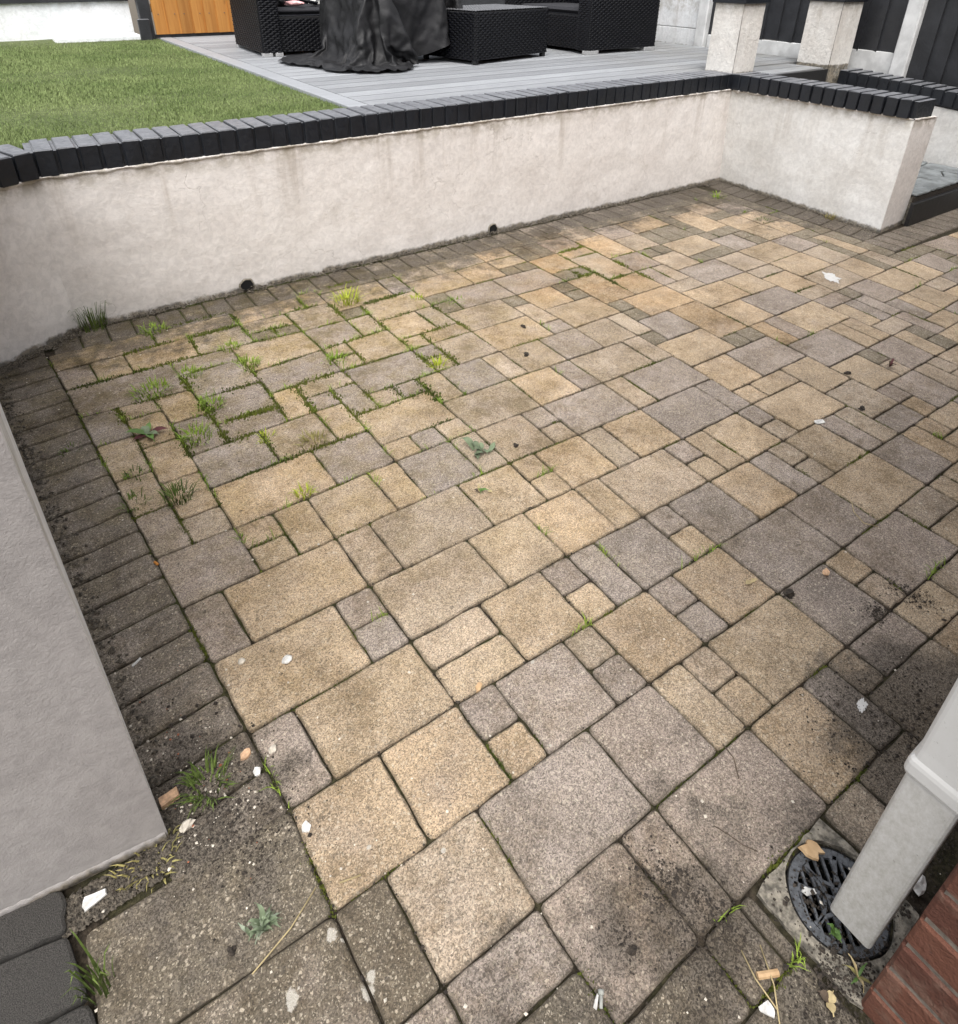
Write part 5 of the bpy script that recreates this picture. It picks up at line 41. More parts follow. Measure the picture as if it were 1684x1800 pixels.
SLABS = """d -167,368 110,367 104,546 -175,555
d -235,557 104,546 102,737 -235,746
d 484,-107 692,-110 692,78 482,81
d 209,83 391,82 389,268 205,270
g 387,364 661,358 657,540 384,544
g 390,180 574,179 568,360 387,364
g 662,177 932,173 933,353 661,358
m 204,367 387,364 384,544 198,545
g 21,271 205,270 204,367 18,366
y 104,546 288,544 284,735 102,737
d 391,82 575,80 574,179 390,180
y 193,736 466,733 461,920 178,917
y 86,917 366,920 359,1117 68,1118
m 1198,66 1466,55 1469,242 1201,251
g 205,270 389,268 387,364 204,367
y 288,544 471,543 466,733 284,735
d 110,367 204,367 198,545 104,546
g 661,358 843,355 839,536 657,540
y 1020,350 1285,341 1288,522 1019,531
y 932,173 1110,171 1110,347 933,353
y 161,1118 456,1117 452,1312 145,1310
g 561,541 749,538 751,724 559,730
m 461,920 745,917 743,1112 456,1117
m 1645,49 1917,42 1921,230 1648,236
g 574,179 662,177 661,358 568,360
y 1466,55 1645,49 1648,236 1469,242
g 1288,522 1567,513 1575,702 1294,709
y 839,536 1019,531 1019,716 837,721
m 554,1116 837,1109 841,1309 550,1312
y 652,727 837,721 838,915 650,918
g 1553,334 1831,331 1840,510 1567,513
m 1020,71 1198,66 1200,168 1021,172
y 236,1503 547,1507 544,1706 226,1705
y 1827,232 2103,225 2110,412 1835,417
g 51,1310 247,1312 236,1503 34,1508
g 1285,341 1472,336 1476,515 1288,522
d 575,80 662,79 662,177 574,179
g 102,737 193,736 178,917 86,917
y 1110,528 1288,522 1294,709 1110,713
m 1207,902 1485,893 1492,1084 1213,1096
y 745,917 930,912 933,1107 743,1112
g 1019,716 1203,711 1207,902 1022,909
y 1749,511 2024,509 2034,692 1757,698
m 908,74 1020,71 1021,172 908,173
y 843,355 933,353 932,533 839,536
g 1110,171 1200,168 1202,344 1110,347
g -37,2309 317,2285 302,2522 -56,2523
y 930,912 1114,905 1120,1100 933,1107
y 466,733 652,727 651,823 464,826
y 452,1312 645,1312 643,1509 449,1504
g 1294,709 1479,704 1485,893 1299,898
y 837,1109 1028,1104 1034,1301 841,1309
g 1567,513 1749,511 1757,698 1575,702
m 464,826 651,823 650,918 461,920
y 742,1604 1034,1598 1033,1798 741,1797
g 1284,248 1469,242 1472,336 1285,341
g 68,1118 161,1118 145,1310 51,1310
y 2290,409 2563,402 2575,589 2304,595
g 226,1705 445,1707 441,1901 219,1889
g 741,1311 936,1305 937,1503 742,1508
m 1035,1500 1317,1489 1324,1692 1033,1700
g 1312,1289 1596,1282 1603,1480 1317,1489
y 1479,704 1662,700 1669,888 1485,893
g 1586,1081 1861,1077 1875,1273 1596,1282
g 547,1507 742,1508 741,1704 544,1706
y 1945,884 2231,879 2243,1070 1952,1076
y 1469,242 1648,236 1651,332 1472,336
y 1120,1100 1304,1092 1312,1289 1126,1298
g 839,1897 1135,1890 1132,2091 832,2099
y 471,543 561,541 559,634 469,636
m 445,1707 640,1706 637,1901 441,1901
g 928,719 1019,716 1022,909 930,912
m 456,1117 554,1116 550,1312 452,1312
m 1034,1301 1219,1293 1224,1492 1035,1500
m 1648,236 1827,232 1831,331 1651,332
y 1846,696 2034,692 2039,883 1854,885
g 1692,1279 1968,1270 1982,1468 1699,1477
y 1398,1088 1586,1081 1596,1282 1407,1286
g 2024,509 2201,510 2218,688 2034,692
g 469,636 559,634 559,730 466,733
y 544,2275 832,2291 827,2483 531,2512
g 550,2098 832,2099 832,2291 544,2275
y 1669,888 1854,885 1861,1077 1678,1079
y 350,1312 452,1312 449,1504 342,1502
g 337,2014 546,2003 548,2197 326,2201
m 2758,586 3037,580 3056,771 2775,776
g 34,1508 129,1506 114,1702 17,1699
m 1603,1480 1884,1471 1892,1668 1610,1681
g 326,2201 548,2197 539,2395 308,2404
y -71,2687 294,2690 292,2835 -84,2835
y 121,1617 230,1614 223,1803 109,1803
g 2153,1167 2433,1164 2447,1360 2174,1366
y 1977,1369 2257,1365 2270,1566 1985,1570
y 933,353 1020,350 1019,440 933,442
y 109,1803 223,1803 214,2016 100,2014
g 2425,1066 2706,1063 2727,1258 2441,1262
m 0,1889 105,1886 95,2104 -19,2105
g 749,538 839,536 837,628 751,630
g 366,920 461,920 458,1018 362,1019
m 17,1699 114,1702 105,1886 0,1889
y 1423,1886 1705,1870 1709,2076 1420,2084
y 1317,1489 1508,1484 1514,1685 1324,1692
y 1114,905 1207,902 1213,1096 1120,1100
m 933,442 1019,440 1019,531 932,533
y 645,1312 741,1311 742,1508 643,1509
y 1201,251 1284,248 1285,341 1202,344
g 219,1889 338,1896 334,2101 211,2103
m 1835,417 2018,413 2024,509 1840,510
m 2224,784 2405,782 2418,970 2237,971
d 662,79 692,78 692,177 662,177
g 1131,1698 1324,1692 1327,1887 1135,1890
m 751,630 837,628 837,721 751,724
y 1959,1171 2153,1167 2174,1366 1977,1369
g 362,1019 458,1018 456,1117 359,1117
y 3056,771 3333,768 3351,961 3076,961
m 1420,2084 1709,2076 1709,2273 1412,2288
y 174,2523 411,2520 414,2692 165,2688
o 2263,1458 2454,1455 2469,1756 2279,1761
g 2489,686 2665,686 2685,873 2508,875
m 294,2690 624,2688 623,2835 292,2835
y 1811,1867 2092,1865 2094,2069 1810,2074
y 2412,876 2601,873 2619,1064 2425,1066
y 2237,971 2418,970 2433,1164 2249,1166
y 2632,1259 2915,1255 2935,1452 2646,1454
y 1024,2570 1322,2577 1329,2786 1028,2785
g -19,2105 95,2104 74,2305 -37,2309
g 1019,531 1110,528 1109,621 1020,623
g 1662,700 1757,698 1765,887 1669,888
y 2110,412 2290,409 2296,511 2114,509
y 100,2014 214,2016 204,2204 86,2206
y 837,721 928,719 928,816 837,818
m 3333,768 3608,764 3625,962 3351,961
m 936,1305 1034,1301 1035,1500 937,1503
g 338,1896 542,1902 546,2003 337,2014
y 933,2098 1132,2091 1129,2298 937,2295
m 1420,1688 1610,1681 1613,1876 1423,1886
m 129,1506 236,1503 230,1614 121,1617
m 1227,1888 1423,1886 1420,2084 1229,2088
o 2175,1764 2469,1756 2479,1958 2188,1963
g 1515,2283 1804,2269 1810,2483 1531,2486
y 1130,2387 1412,2394 1420,2582 1137,2571
g 1020,623 1109,621 1110,713 1019,716
m 411,2520 629,2500 624,2688 414,2692
g 2646,1454 2935,1452 2946,1646 2657,1655
m 1304,1092 1398,1088 1407,1286 1312,1289
y 211,2103 334,2101 317,2285 193,2297
g 1610,1681 1800,1672 1811,1867 1613,1876
y 247,1312 350,1312 346,1406 242,1407
g 2685,873 2872,871 2896,1061 2706,1063
g 837,818 928,816 930,912 838,915
g 1804,2269 2107,2261 2105,2473 1810,2483
y 1578,891 1669,888 1678,1079 1586,1081
y 2466,1658 2753,1653 2767,1845 2474,1855
y 624,2688 927,2681 927,2835 623,2835
y 640,1706 741,1704 740,1899 637,1901
o 2094,1965 2284,1961 2296,2260 2107,2261
y 242,1407 346,1406 342,1502 236,1503
g 832,2291 1023,2297 1023,2477 827,2483
y 1414,2486 1711,2486 1715,2675 1426,2677
y 1130,2190 1323,2186 1317,2391 1130,2387
m 1800,1672 1989,1665 1994,1866 1811,1867
m 827,2483 1023,2477 1026,2681 823,2683
m 1472,336 1553,334 1560,424 1475,426
g 2034,692 2123,690 2137,881 2039,883
y 2201,510 2296,511 2311,687 2218,688
g 2072,1569 2270,1566 2279,1761 2087,1766
g 308,2404 539,2395 531,2512 302,2522
m 2123,690 2218,688 2231,879 2137,881
y 1475,426 1560,424 1567,513 1476,515
g 2664,1849 2956,1842 2971,2047 2677,2050
g 3803,957 4079,947 4100,1146 3813,1154
y 1203,711 1294,709 1296,804 1205,807
m 2295,2156 2486,2155 2502,2465 2300,2465
y 3550,963 3803,957 3813,1154 3567,1156
g 741,1797 839,1798 836,1997 738,1997
m 3123,1450 3403,1448 3440,1642 3147,1642
y 2454,1455 2646,1454 2657,1655 2466,1658
y 542,1902 637,1901 641,2098 550,2098
y 2386,593 2575,589 2583,686 2396,686
g 2218,688 2396,686 2405,782 2224,784
y 3147,1642 3440,1642 3454,1848 3159,1842
y 3390,1247 3639,1256 3675,1450 3403,1448
m 638,1998 836,1997 832,2099 641,2098
g 1205,807 1296,804 1299,898 1207,902
m 1596,1282 1692,1279 1699,1477 1603,1480
m 1033,1700 1131,1698 1135,1890 1035,1892
g 2575,589 2758,586 2766,685 2583,686
g 1861,1077 1952,1076 1968,1270 1875,1273
o 1810,2074 1998,2072 2004,2263 1804,2269
y 3159,1842 3454,1848 3466,2048 3170,2049
y 54,2524 174,2523 165,2688 43,2687
g -56,2522 54,2524 43,2687 -71,2687
y 2498,2356 2697,2353 2719,2652 2509,2655
m 4100,1146 4386,1133 4412,1333 4129,1345
g 1508,1484 1603,1480 1610,1681 1514,1685
y 2876,2145 3178,2155 3189,2350 2888,2350
y 2052,1074 2243,1070 2249,1166 2058,1169
g 3189,1248 3390,1247 3403,1448 3215,1448
m 2665,686 2766,685 2785,872 2685,873
y 1028,1104 1120,1100 1123,1198 1031,1201
m 1622,2672 1918,2684 1923,2835 1626,2835
y 2018,413 2110,412 2114,509 2024,509
m 1324,1692 1420,1688 1423,1886 1327,1887
o 2284,1961 2479,1958 2486,2155 2295,2156
y 3363,1064 3561,1072 3575,1253 3390,1247
y 2942,1551 3136,1547 3154,1745 2951,1746
y 1031,1201 1123,1198 1126,1298 1034,1301
y 2753,1653 2946,1646 2956,1842 2767,1845
y 1711,2486 1906,2480 1918,2684 1715,2675
g 4129,1345 4412,1333 4440,1525 4156,1538
y 1485,893 1578,891 1581,984 1488,987
y 742,1508 840,1506 840,1602 742,1604
m 2863,774 3056,771 3067,868 2872,871
m 1884,1471 1982,1468 1989,1665 1892,1668
m 2956,1842 3159,1842 3170,2049 2971,2047
m 625,2580 823,2570 823,2683 624,2688
g 1488,987 1581,984 1586,1081 1492,1084
m 1757,698 1846,696 1850,789 1761,790
m 86,2206 204,2204 193,2297 74,2305
y 4412,1333 4695,1319 4723,1516 4440,1525
o 2107,2368 2297,2365 2304,2568 2106,2566
g 2486,2155 2682,2152 2697,2353 2498,2356
g 840,1506 937,1503 937,1600 840,1602
y 3280,2350 3483,2351 3509,2654 3306,2653
y 3403,1448 3605,1450 3625,1645 3440,1642
m 1761,790 1850,789 1854,885 1765,887
o 2904,2548 3201,2554 3217,2749 2918,2738
m 2677,2050 2871,2048 2881,2249 2688,2248
y 2872,871 2969,870 2995,1059 2896,1061
m 937,1503 1035,1500 1034,1598 937,1600
y 1229,2088 1420,2084 1416,2185 1230,2187
m 1426,2677 1622,2672 1626,2835 1429,2835
y 3639,1256 3824,1258 3852,1447 3675,1450
y 2706,1063 2804,1062 2822,1256 2727,1258
m 1023,2297 1129,2298 1133,2477 1023,2477
m 3440,1642 3625,1645 3647,1853 3454,1848
m 1219,1293 1312,1289 1314,1386 1222,1389
o 2441,1262 2535,1261 2552,1454 2454,1455
g 1222,1389 1314,1386 1317,1489 1224,1492
g 3824,1258 3993,1255 4051,1445 3852,1447
m 1989,1665 2079,1664 2092,1865 1994,1866
g 2535,1261 2632,1259 2646,1454 2552,1454
m 1323,2186 1416,2185 1412,2394 1317,2391
g 2304,2568 2505,2565 2515,2758 2310,2760
m 1707,1974 1812,1971 1805,2169 1709,2175
g 637,1901 740,1899 738,1997 638,1998
y 2804,1062 2896,1061 2915,1255 2822,1256
m 2896,1061 3086,1059 3094,1157 2906,1159
y 2906,1159 3006,1158 3029,1355 2924,1356
m 1854,885 1945,884 1947,976 1857,978
g 1857,978 1947,976 1952,1076 1861,1077
g 3351,961 3550,963 3561,1072 3363,1064
g 3454,1848 3647,1853 3664,2049 3466,2048
m 2697,2353 2888,2350 2904,2548 2713,2551
y 3167,960 3351,961 3363,1064 3175,1060
g 3170,2049 3362,2049 3379,2245 3185,2246
m 839,1798 936,1799 935,1894 839,1897
g 3076,961 3167,960 3182,1156 3094,1157
y 2304,595 2386,593 2396,686 2311,687
y 2396,686 2489,686 2498,780 2405,782
g 3175,1060 3268,1061 3299,1247 3189,1248
y 1952,1076 2052,1074 2058,1169 1959,1171
y 3466,2048 3664,2049 3678,2246 3476,2245
y 1918,2684 2110,2677 2117,2835 1923,2835
g 936,1799 1033,1798 1035,1892 935,1894
m 2509,2655 2719,2652 2726,2835 2520,2835
g 2713,2551 2904,2548 2918,2738 2723,2746
g 1322,2577 1420,2582 1429,2786 1329,2786
y 3476,2245 3678,2246 3697,2448 3490,2445
g 2405,782 2498,780 2508,875 2412,876
g 3006,1158 3094,1157 3112,1353 3029,1355
g 2924,1356 3112,1353 3123,1450 2935,1452
g 3094,1157 3182,1156 3201,1351 3112,1353
y 3706,1647 3809,1648 3824,1948 3721,1949
m 2474,1855 2664,1849 2670,1953 2479,1958
y 3268,1061 3363,1064 3390,1247 3299,1247
m 832,2099 933,2098 934,2196 831,2197
m 2935,1452 3123,1450 3136,1547 2942,1551
y 3664,2049 3843,2055 3869,2245 3678,2246
m 1135,1890 1227,1888 1228,1989 1134,1992
y 3678,2246 3869,2245 3887,2449 3697,2448
y 927,2681 1026,2681 1028,2835 927,2835
m 831,2197 934,2196 937,2295 832,2291
y 1912,2568 2106,2566 2110,2677 1918,2684
g 2479,1958 2573,1956 2587,2154 2486,2155
g 1134,1992 1228,1989 1229,2088 1132,2091
m 3498,2553 3711,2557 3727,2743 3523,2744
m 2573,1956 2670,1953 2682,2152 2587,2154
m 2951,1746 3154,1745 3159,1842 2956,1842
m 3912,1152 4100,1146 4116,1251 3925,1257
m 3567,1156 3735,1156 3753,1257 3575,1253
y 1132,2091 1229,2088 1230,2187 1130,2190
g 3697,2448 3887,2449 3907,2649 3723,2653
m 3675,1450 3791,1448 3809,1648 3706,1647
m 2775,776 2863,774 2872,871 2785,872
g 1705,1870 1811,1867 1812,1971 1707,1974
g 3735,1156 3912,1152 3925,1257 3753,1257
m 1028,2785 1329,2786 1330,2835 1028,2835
m 2601,873 2685,873 2695,966 2610,967
y 2300,2465 2502,2465 2505,2565 2304,2568
g 2610,967 2695,966 2706,1063 2619,1064
m 2114,2765 2415,2758 2419,2835 2118,2835
y 2971,2047 3170,2049 3178,2155 2978,2146
m 1412,2288 1515,2283 1522,2395 1412,2394
y 2106,2566 2204,2567 2212,2762 2114,2765
g 2969,870 3067,868 3076,961 2982,963
g 2723,2746 3020,2742 3026,2835 2727,2835
y 2349,1363 2447,1360 2454,1455 2356,1456
y 1023,2477 1133,2477 1137,2571 1024,2570
m 2257,1365 2349,1363 2356,1456 2263,1458
g 2204,2567 2304,2568 2310,2760 2212,2762
m 3723,2653 3907,2649 3924,2835 3730,2835
y 629,2500 729,2489 727,2573 625,2580
y 3813,1746 3918,1742 3941,1945 3824,1948
g 3801,1546 3896,1544 3918,1742 3813,1746
m 1985,1570 2072,1569 2079,1664 1989,1665
g 2982,963 3076,961 3086,1059 2995,1059
y 729,2489 827,2483 823,2570 727,2573
m 3020,2742 3318,2749 3326,2835 3026,2835
m 1412,2394 1522,2395 1531,2486 1414,2486
y 3955,1445 4143,1444 4156,1538 3970,1543
y 3273,2246 3476,2245 3483,2351 3280,2350
g 2983,2350 3086,2351 3103,2552 3004,2550
g 2888,2350 2983,2350 3004,2550 2904,2548
y 3824,1948 3941,1945 3963,2143 3859,2146
g 3086,2351 3189,2350 3201,2554 3103,2552
g 3318,2749 3619,2743 3627,2835 3326,2835
y 3605,1450 3675,1450 3706,1647 3625,1645
g 2087,1766 2175,1764 2181,1863 2092,1865
m 1709,2175 1805,2169 1804,2269 1709,2273
g 2092,1865 2181,1863 2188,1963 2094,1965
y 3490,2445 3697,2448 3711,2557 3498,2553
g 3625,1645 3706,1647 3715,1855 3647,1853
y 2001,2163 2100,2160 2107,2261 2004,2263
y 3656,1948 3824,1948 3843,2055 3664,2049
m 2107,2261 2212,2261 2211,2367 2107,2368
y 3859,2146 3963,2143 3986,2342 3878,2346
m 3878,2346 3986,2342 4009,2549 3898,2556
m 1998,2072 2094,2069 2100,2160 2001,2163
m 3201,2554 3294,2554 3318,2749 3217,2749
y 3112,1353 3201,1351 3215,1448 3123,1450
m 3306,2653 3509,2654 3523,2744 3318,2749
m 3898,2556 4009,2549 4031,2745 3917,2748
m 3993,1255 4116,1251 4129,1345 4022,1347
g 2212,2261 2296,2260 2297,2365 2211,2367
m 2005,2476 2105,2473 2106,2566 2007,2566
m 2688,2248 2791,2248 2798,2351 2697,2353
m 1906,2480 2005,2476 2007,2566 1912,2568
m 2871,2048 2971,2047 2978,2146 2876,2145
m 3852,1447 3955,1445 3970,1543 3868,1545
g 4022,1347 4129,1345 4143,1444 4051,1445
m 3362,2049 3466,2048 3470,2150 3370,2153
m 2791,2248 2881,2249 2888,2350 2798,2351
y 3185,2246 3273,2246 3280,2350 3189,2350
m 3370,2153 3470,2150 3476,2245 3379,2245
m 3194,2448 3286,2447 3294,2554 3201,2554
g 3189,2350 3280,2350 3286,2447 3194,2448
g 2415,2758 2515,2758 2520,2835 2419,2835
m 1329,2786 1429,2786 1430,2835 1330,2835
g 3791,1448 3852,1447 3868,1545 3801,1546
m 3647,1853 3715,1855 3721,1949 3656,1948
y 3619,2743 3727,2743 3732,2835 3627,2835
m 3917,2748 4031,2745 4041,2835 3924,2835
d -235,-94 -57,-98 -64,87 -235,91
d -57,-98 213,-103 209,83 -64,87
g 213,-103 484,-107 482,81 209,83
g -235,91 -64,87 -71,273 -235,277
d -64,87 209,83 205,270 -71,273
g 1917,42 2098,37 2103,225 1921,230
y 2098,37 2367,30 2374,219 2103,225
y 2367,30 2637,23 2647,211 2374,219
y 2637,23 2905,17 2919,204 2647,211
g 2905,17 3083,13 3099,200 2919,204
m 3083,13 3351,6 3369,193 3099,200
m 3351,6 3618,0 3638,187 3369,193
m 3618,0 3884,-6 3906,181 3638,187
m 3884,-6 4151,-12 4174,175 3906,181
g 4151,-12 4416,-19 4442,168 4174,175
y 4416,-19 4682,-25 4710,162 4442,168
m -235,277 -163,275 -171,462 -235,463
m -163,275 21,271 18,366 -167,368
m 2103,225 2374,219 2378,407 2110,412
m 2374,219 2647,211 2654,400 2378,407
y 2647,211 2919,204 2931,393 2654,400
g 2919,204 3189,197 3205,386 2931,393
m 3189,197 3458,191 3477,380 3205,386
m 3458,191 3638,187 3658,375 3477,380
m 3638,187 3906,181 3928,369 3658,375
y 3906,181 4085,177 4108,365 3928,369
m 4085,177 4264,173 4289,361 4108,365
g 4264,173 4531,166 4558,355 4289,361
m -235,463 -171,462 -175,555 -235,557
m 2563,402 2839,395 2850,584 2575,589
m 2839,395 3114,388 3130,578 2850,584
g 3114,388 3387,382 3405,573 3130,578
y 3387,382 3658,375 3678,566 3405,573
g 3658,375 3928,369 3950,559 3678,566
g 3928,369 4199,363 4223,553 3950,559
m 4199,363 4468,357 4495,547 4223,553
g 4468,357 4738,351 4766,541 4495,547
m 3037,580 3314,574 3333,768 3056,771
m 3314,574 3587,568 3608,764 3333,768
g 3587,568 3860,561 3879,755 3608,764
m 3860,561 4132,555 4154,747 3879,755
y 4132,555 4404,549 4430,740 4154,747
y 4404,549 4585,545 4612,736 4430,740
m 3608,764 3879,755 3894,954 3625,962
m 3879,755 4154,747 4173,943 3894,954
m 4154,747 4430,740 4455,934 4173,943
m 4430,740 4704,734 4732,927 4455,934
m 4079,947 4362,936 4386,1133 4100,1146
y 4362,936 4640,929 4667,1124 4386,1133
y 4386,1133 4667,1124 4695,1319 4412,1333"""
# ------------------------------------------------------------------ helpers
class MB:
    def __init__(s): s.v = []; s.f = []
    def add(s, vs, fs):
        o = len(s.v); s.v += [tuple(p) for p in vs]; s.f += [tuple(i+o for i in q) for q in fs]; return s
    def box(s, x0, x1, y0, y1, z0, z1, m=None):
        p = [(x, y, z) for z in (z0, z1) for y in (y0, y1) for x in (x0, x1)]
        if m is not None: p = [m @ Vector(q) for q in p]
        return s.add(p, [(0,2,3,1),(4,5,7,6),(0,1,5,4),(2,6,7,3),(0,4,6,2),(1,3,7,5)])
    def bbox(s, x0, x1, y0, y1, z0, z1, b, m=None):        # box with chamfered top and upright edges
        def ring(d, z): return [(x0+d+b, y0+d, z), (x1-d-b, y0+d, z), (x1-d, y0+d+b, z), (x1-d, y1-d-b, z), (x1-d-b, y1-d, z), (x0+d+b, y1-d, z), (x0+d, y1-d-b, z), (x0+d, y0+d+b, z)]
        v = ring(b, z0) + ring(0, z0+b) + ring(0, z1-b) + ring(b, z1)
        if m is not None: v = [m @ Vector(q) for q in v]
        f = [tuple(range(7, -1, -1)), tuple(range(24, 32))]
        for r in range(3):
            for k in range(8): f.append((r*8+k, r*8+(k+1) % 8, r*8+8+(k+1) % 8, r*8+8+k))
        return s.add(v, f)
    def tube(s, pts, rad, n=6, cap=True):
        pts = [Vector(p) for p in pts]; rr = rad if isinstance(rad, (list, tuple)) else [rad]*len(pts)
        vs = []; fs = []
        for i, p in enumerate(pts):
            t = (pts[min(i+1, len(pts)-1)] - pts[max(i-1, 0)]).normalized()
            a = t.cross(Vector((0, 0, 1)) if abs(t.z) < .9 else Vector((1, 0, 0))).normalized(); b = t.cross(a)
            for k in range(n):
                q = 2*math.pi*k/n; vs.append(p + (a*math.cos(q) + b*math.sin(q))*rr[i])
        for i in range(len(pts)-1):
            for k in range(n): fs.append((i*n+k, i*n+(k+1) % n, i*n+n+(k+1) % n, i*n+n+k))
        if cap: fs += [tuple(range(n-1, -1, -1)), tuple(range((len(pts)-1)*n, len(pts)*n))]
        return s.add(vs, fs)
    def build(s, name, mat, parent=None, smooth=False, loc=None):
        me = bpy.data.meshes.new(name); me.from_pydata(s.v, [], s.f); me.validate(); me.update()
        if smooth:
            for p in me.polygons: p.use_smooth = True
        return link(name, me, mat, parent, loc)
def link(name, me, mat, parent=None, loc=None):
    if mat is not None and not me.materials: me.materials.append(mat)
    o = bpy.data.objects.new(name, me); COL.objects.link(o)
    if loc is not None: o.location = loc
    if parent is not None: o.parent = parent
    return o
def tag(o, label=None, cat=None, group=None, kind=None):
    if label: o['label'] = label
    if cat: o['category'] = cat
    if group: o['group'] = group
    if kind: o['kind'] = kind
    return o
def thing(name, label, cat, loc=(0, 0, 0), rz=0, group=None):
    o = bpy.data.objects.new(name, None); COL.objects.link(o); o.location = loc; o.rotation_euler.z = rz
    o.empty_display_size = .1
    return tag(o, label, cat, group)
def fix_normals(o):
    import bmesh
    bm = bmesh.new(); bm.from_mesh(o.data); bmesh.ops.recalc_face_normals(bm, faces=bm.faces[:]); bm.to_mesh(o.data); bm.free(); return o

# ------------------------------------------------------------------ materials
class NT:
    def __init__(s, name, rough=.8, spec=.5):
        s.m = bpy.data.materials.new(name); s.m.use_nodes = True; s.t = s.m.node_tree; s.b = s.t.nodes['Principled BSDF']
        s.b.inputs['Roughness'].default_value = rough; s.b.inputs['Specular IOR Level'].default_value = spec
    def n(s, k, **kw):
        x = s.t.nodes.new(k)
        for a, b in kw.items(): setattr(x, a, b)
        return x
    def l(s, a, b): s.t.links.new(a, b)
    def val(s, sock, v):
        if isinstance(v, bpy.types.NodeSocket): s.l(v, sock)
        elif isinstance(v, tuple) and len(v) == 3 and sock.type == 'RGBA': sock.default_value = (*v, 1)
        else: sock.default_value = v
    def pos(s): return s.n('ShaderNodeNewGeometry').outputs['Position']
    def obj(s): return s.n('ShaderNodeTexCoord').outputs['Object']
    def ocol(s): return s.n('ShaderNodeObjectInfo').outputs['Color']
    def orand(s): return s.n('ShaderNodeObjectInfo').outputs['Random']
    def map(s, v, sc=(1, 1, 1), loc=(0, 0, 0), rot=(0, 0, 0)):
        m = s.n('ShaderNodeMapping'); s.l(v, m.inputs[0]); m.inputs['Scale'].default_value = sc; m.inputs['Location'].default_value = loc; m.inputs['Rotation'].default_value = rot
        return m.outputs[0]
    def noise(s, v, scale, detail=4, rough=.6, dist=0):
        x = s.n('ShaderNodeTexNoise'); s.l(v, x.inputs['Vector']); x.inputs['Scale'].default_value = scale; x.inputs['Detail'].default_value = detail
        x.inputs['Roughness'].default_value = rough; x.inputs['Distortion'].default_value = dist; return x.outputs['Fac']
    def vor(s, v, scale, feature='F1', out='Distance', rnd=1):
        x = s.n('ShaderNodeTexVoronoi', feature=feature); s.l(v, x.inputs['Vector']); x.inputs['Scale'].default_value = scale; x.inputs['Randomness'].default_value = rnd
        return x.outputs[out]
    def math(s, op, a, b=0, c=None, clamp=False):
        x = s.n('ShaderNodeMath', operation=op, use_clamp=clamp); s.val(x.inputs[0], a); s.val(x.inputs[1], b)
        if c is not None: s.val(x.inputs[2], c)
        return x.outputs[0]
    def ramp(s, v, lo, hi, a=0., b=1.):
        x = s.n('ShaderNodeMapRange', interpolation_type='SMOOTHSTEP'); s.val(x.inputs['Value'], v)
        x.inputs['From Min'].default_value = lo; x.inputs['From Max'].default_value = hi; x.inputs['To Min'].default_value = a; x.inputs['To Max'].default_value = b
        return x.outputs['Result']
    def mix(s, f, a, b, mode='MIX'):
        x = s.n('ShaderNodeMix', data_type='RGBA', blend_type=mode); s.val(x.inputs['Factor'], f); s.val(x.inputs['A'], a) if False else None
        s.val(x.inputs[6], a); s.val(x.inputs[7], b); return x.outputs[2]
    def scale(s, col, f):
        x = s.n('ShaderNodeVectorMath', operation='SCALE'); s.val(x.inputs[0], col); s.val(x.inputs['Scale'], f); return x.outputs[0]
    def sep(s, v):
        x = s.n('ShaderNodeSeparateXYZ'); s.l(v, x.inputs[0]); return x.outputs
    def comb(s, x=0, y=0, z=0):
        c = s.n('ShaderNodeCombineXYZ')
        for i, q in enumerate((x, y, z)): s.val(c.inputs[i], q)
        return c.outputs[0]
    def dist(s, p, c):
        x = s.n('ShaderNodeVectorMath', operation='DISTANCE'); s.l(p, x.inputs[0]); x.inputs[1].default_value = c; return x.outputs['Value']
    def col(s, c): s.val(s.b.inputs['Base Color'], c)
    def rough(s, r): s.val(s.b.inputs['Roughness'], r)
    def bump(s, h, dist=.002, strength=1, prev=None):
        x = s.n('ShaderNodeBump'); s.l(h, x.inputs['Height']); x.inputs['Distance'].default_value = dist; x.inputs['Strength'].default_value = strength
        if prev is not None: s.l(prev, x.inputs['Normal'])
        s.l(x.outputs[0], s.b.inputs['Normal']); return x.outputs[0]
M = {}
def simple(name, c, rough=.7, nscale=30, var=.25, bumpd=.001, spec=.5, metal=0):
    t = NT(name, rough, spec); p = t.obj(); n = t.noise(p, nscale, 5)
    t.col(t.scale(t.mix(0., c, c), t.ramp(n, .3, .7, 1-var, 1+var))); t.b.inputs['Metallic'].default_value = metal
    if bumpd: t.bump(n, bumpd)
    M[name] = t.m; return t
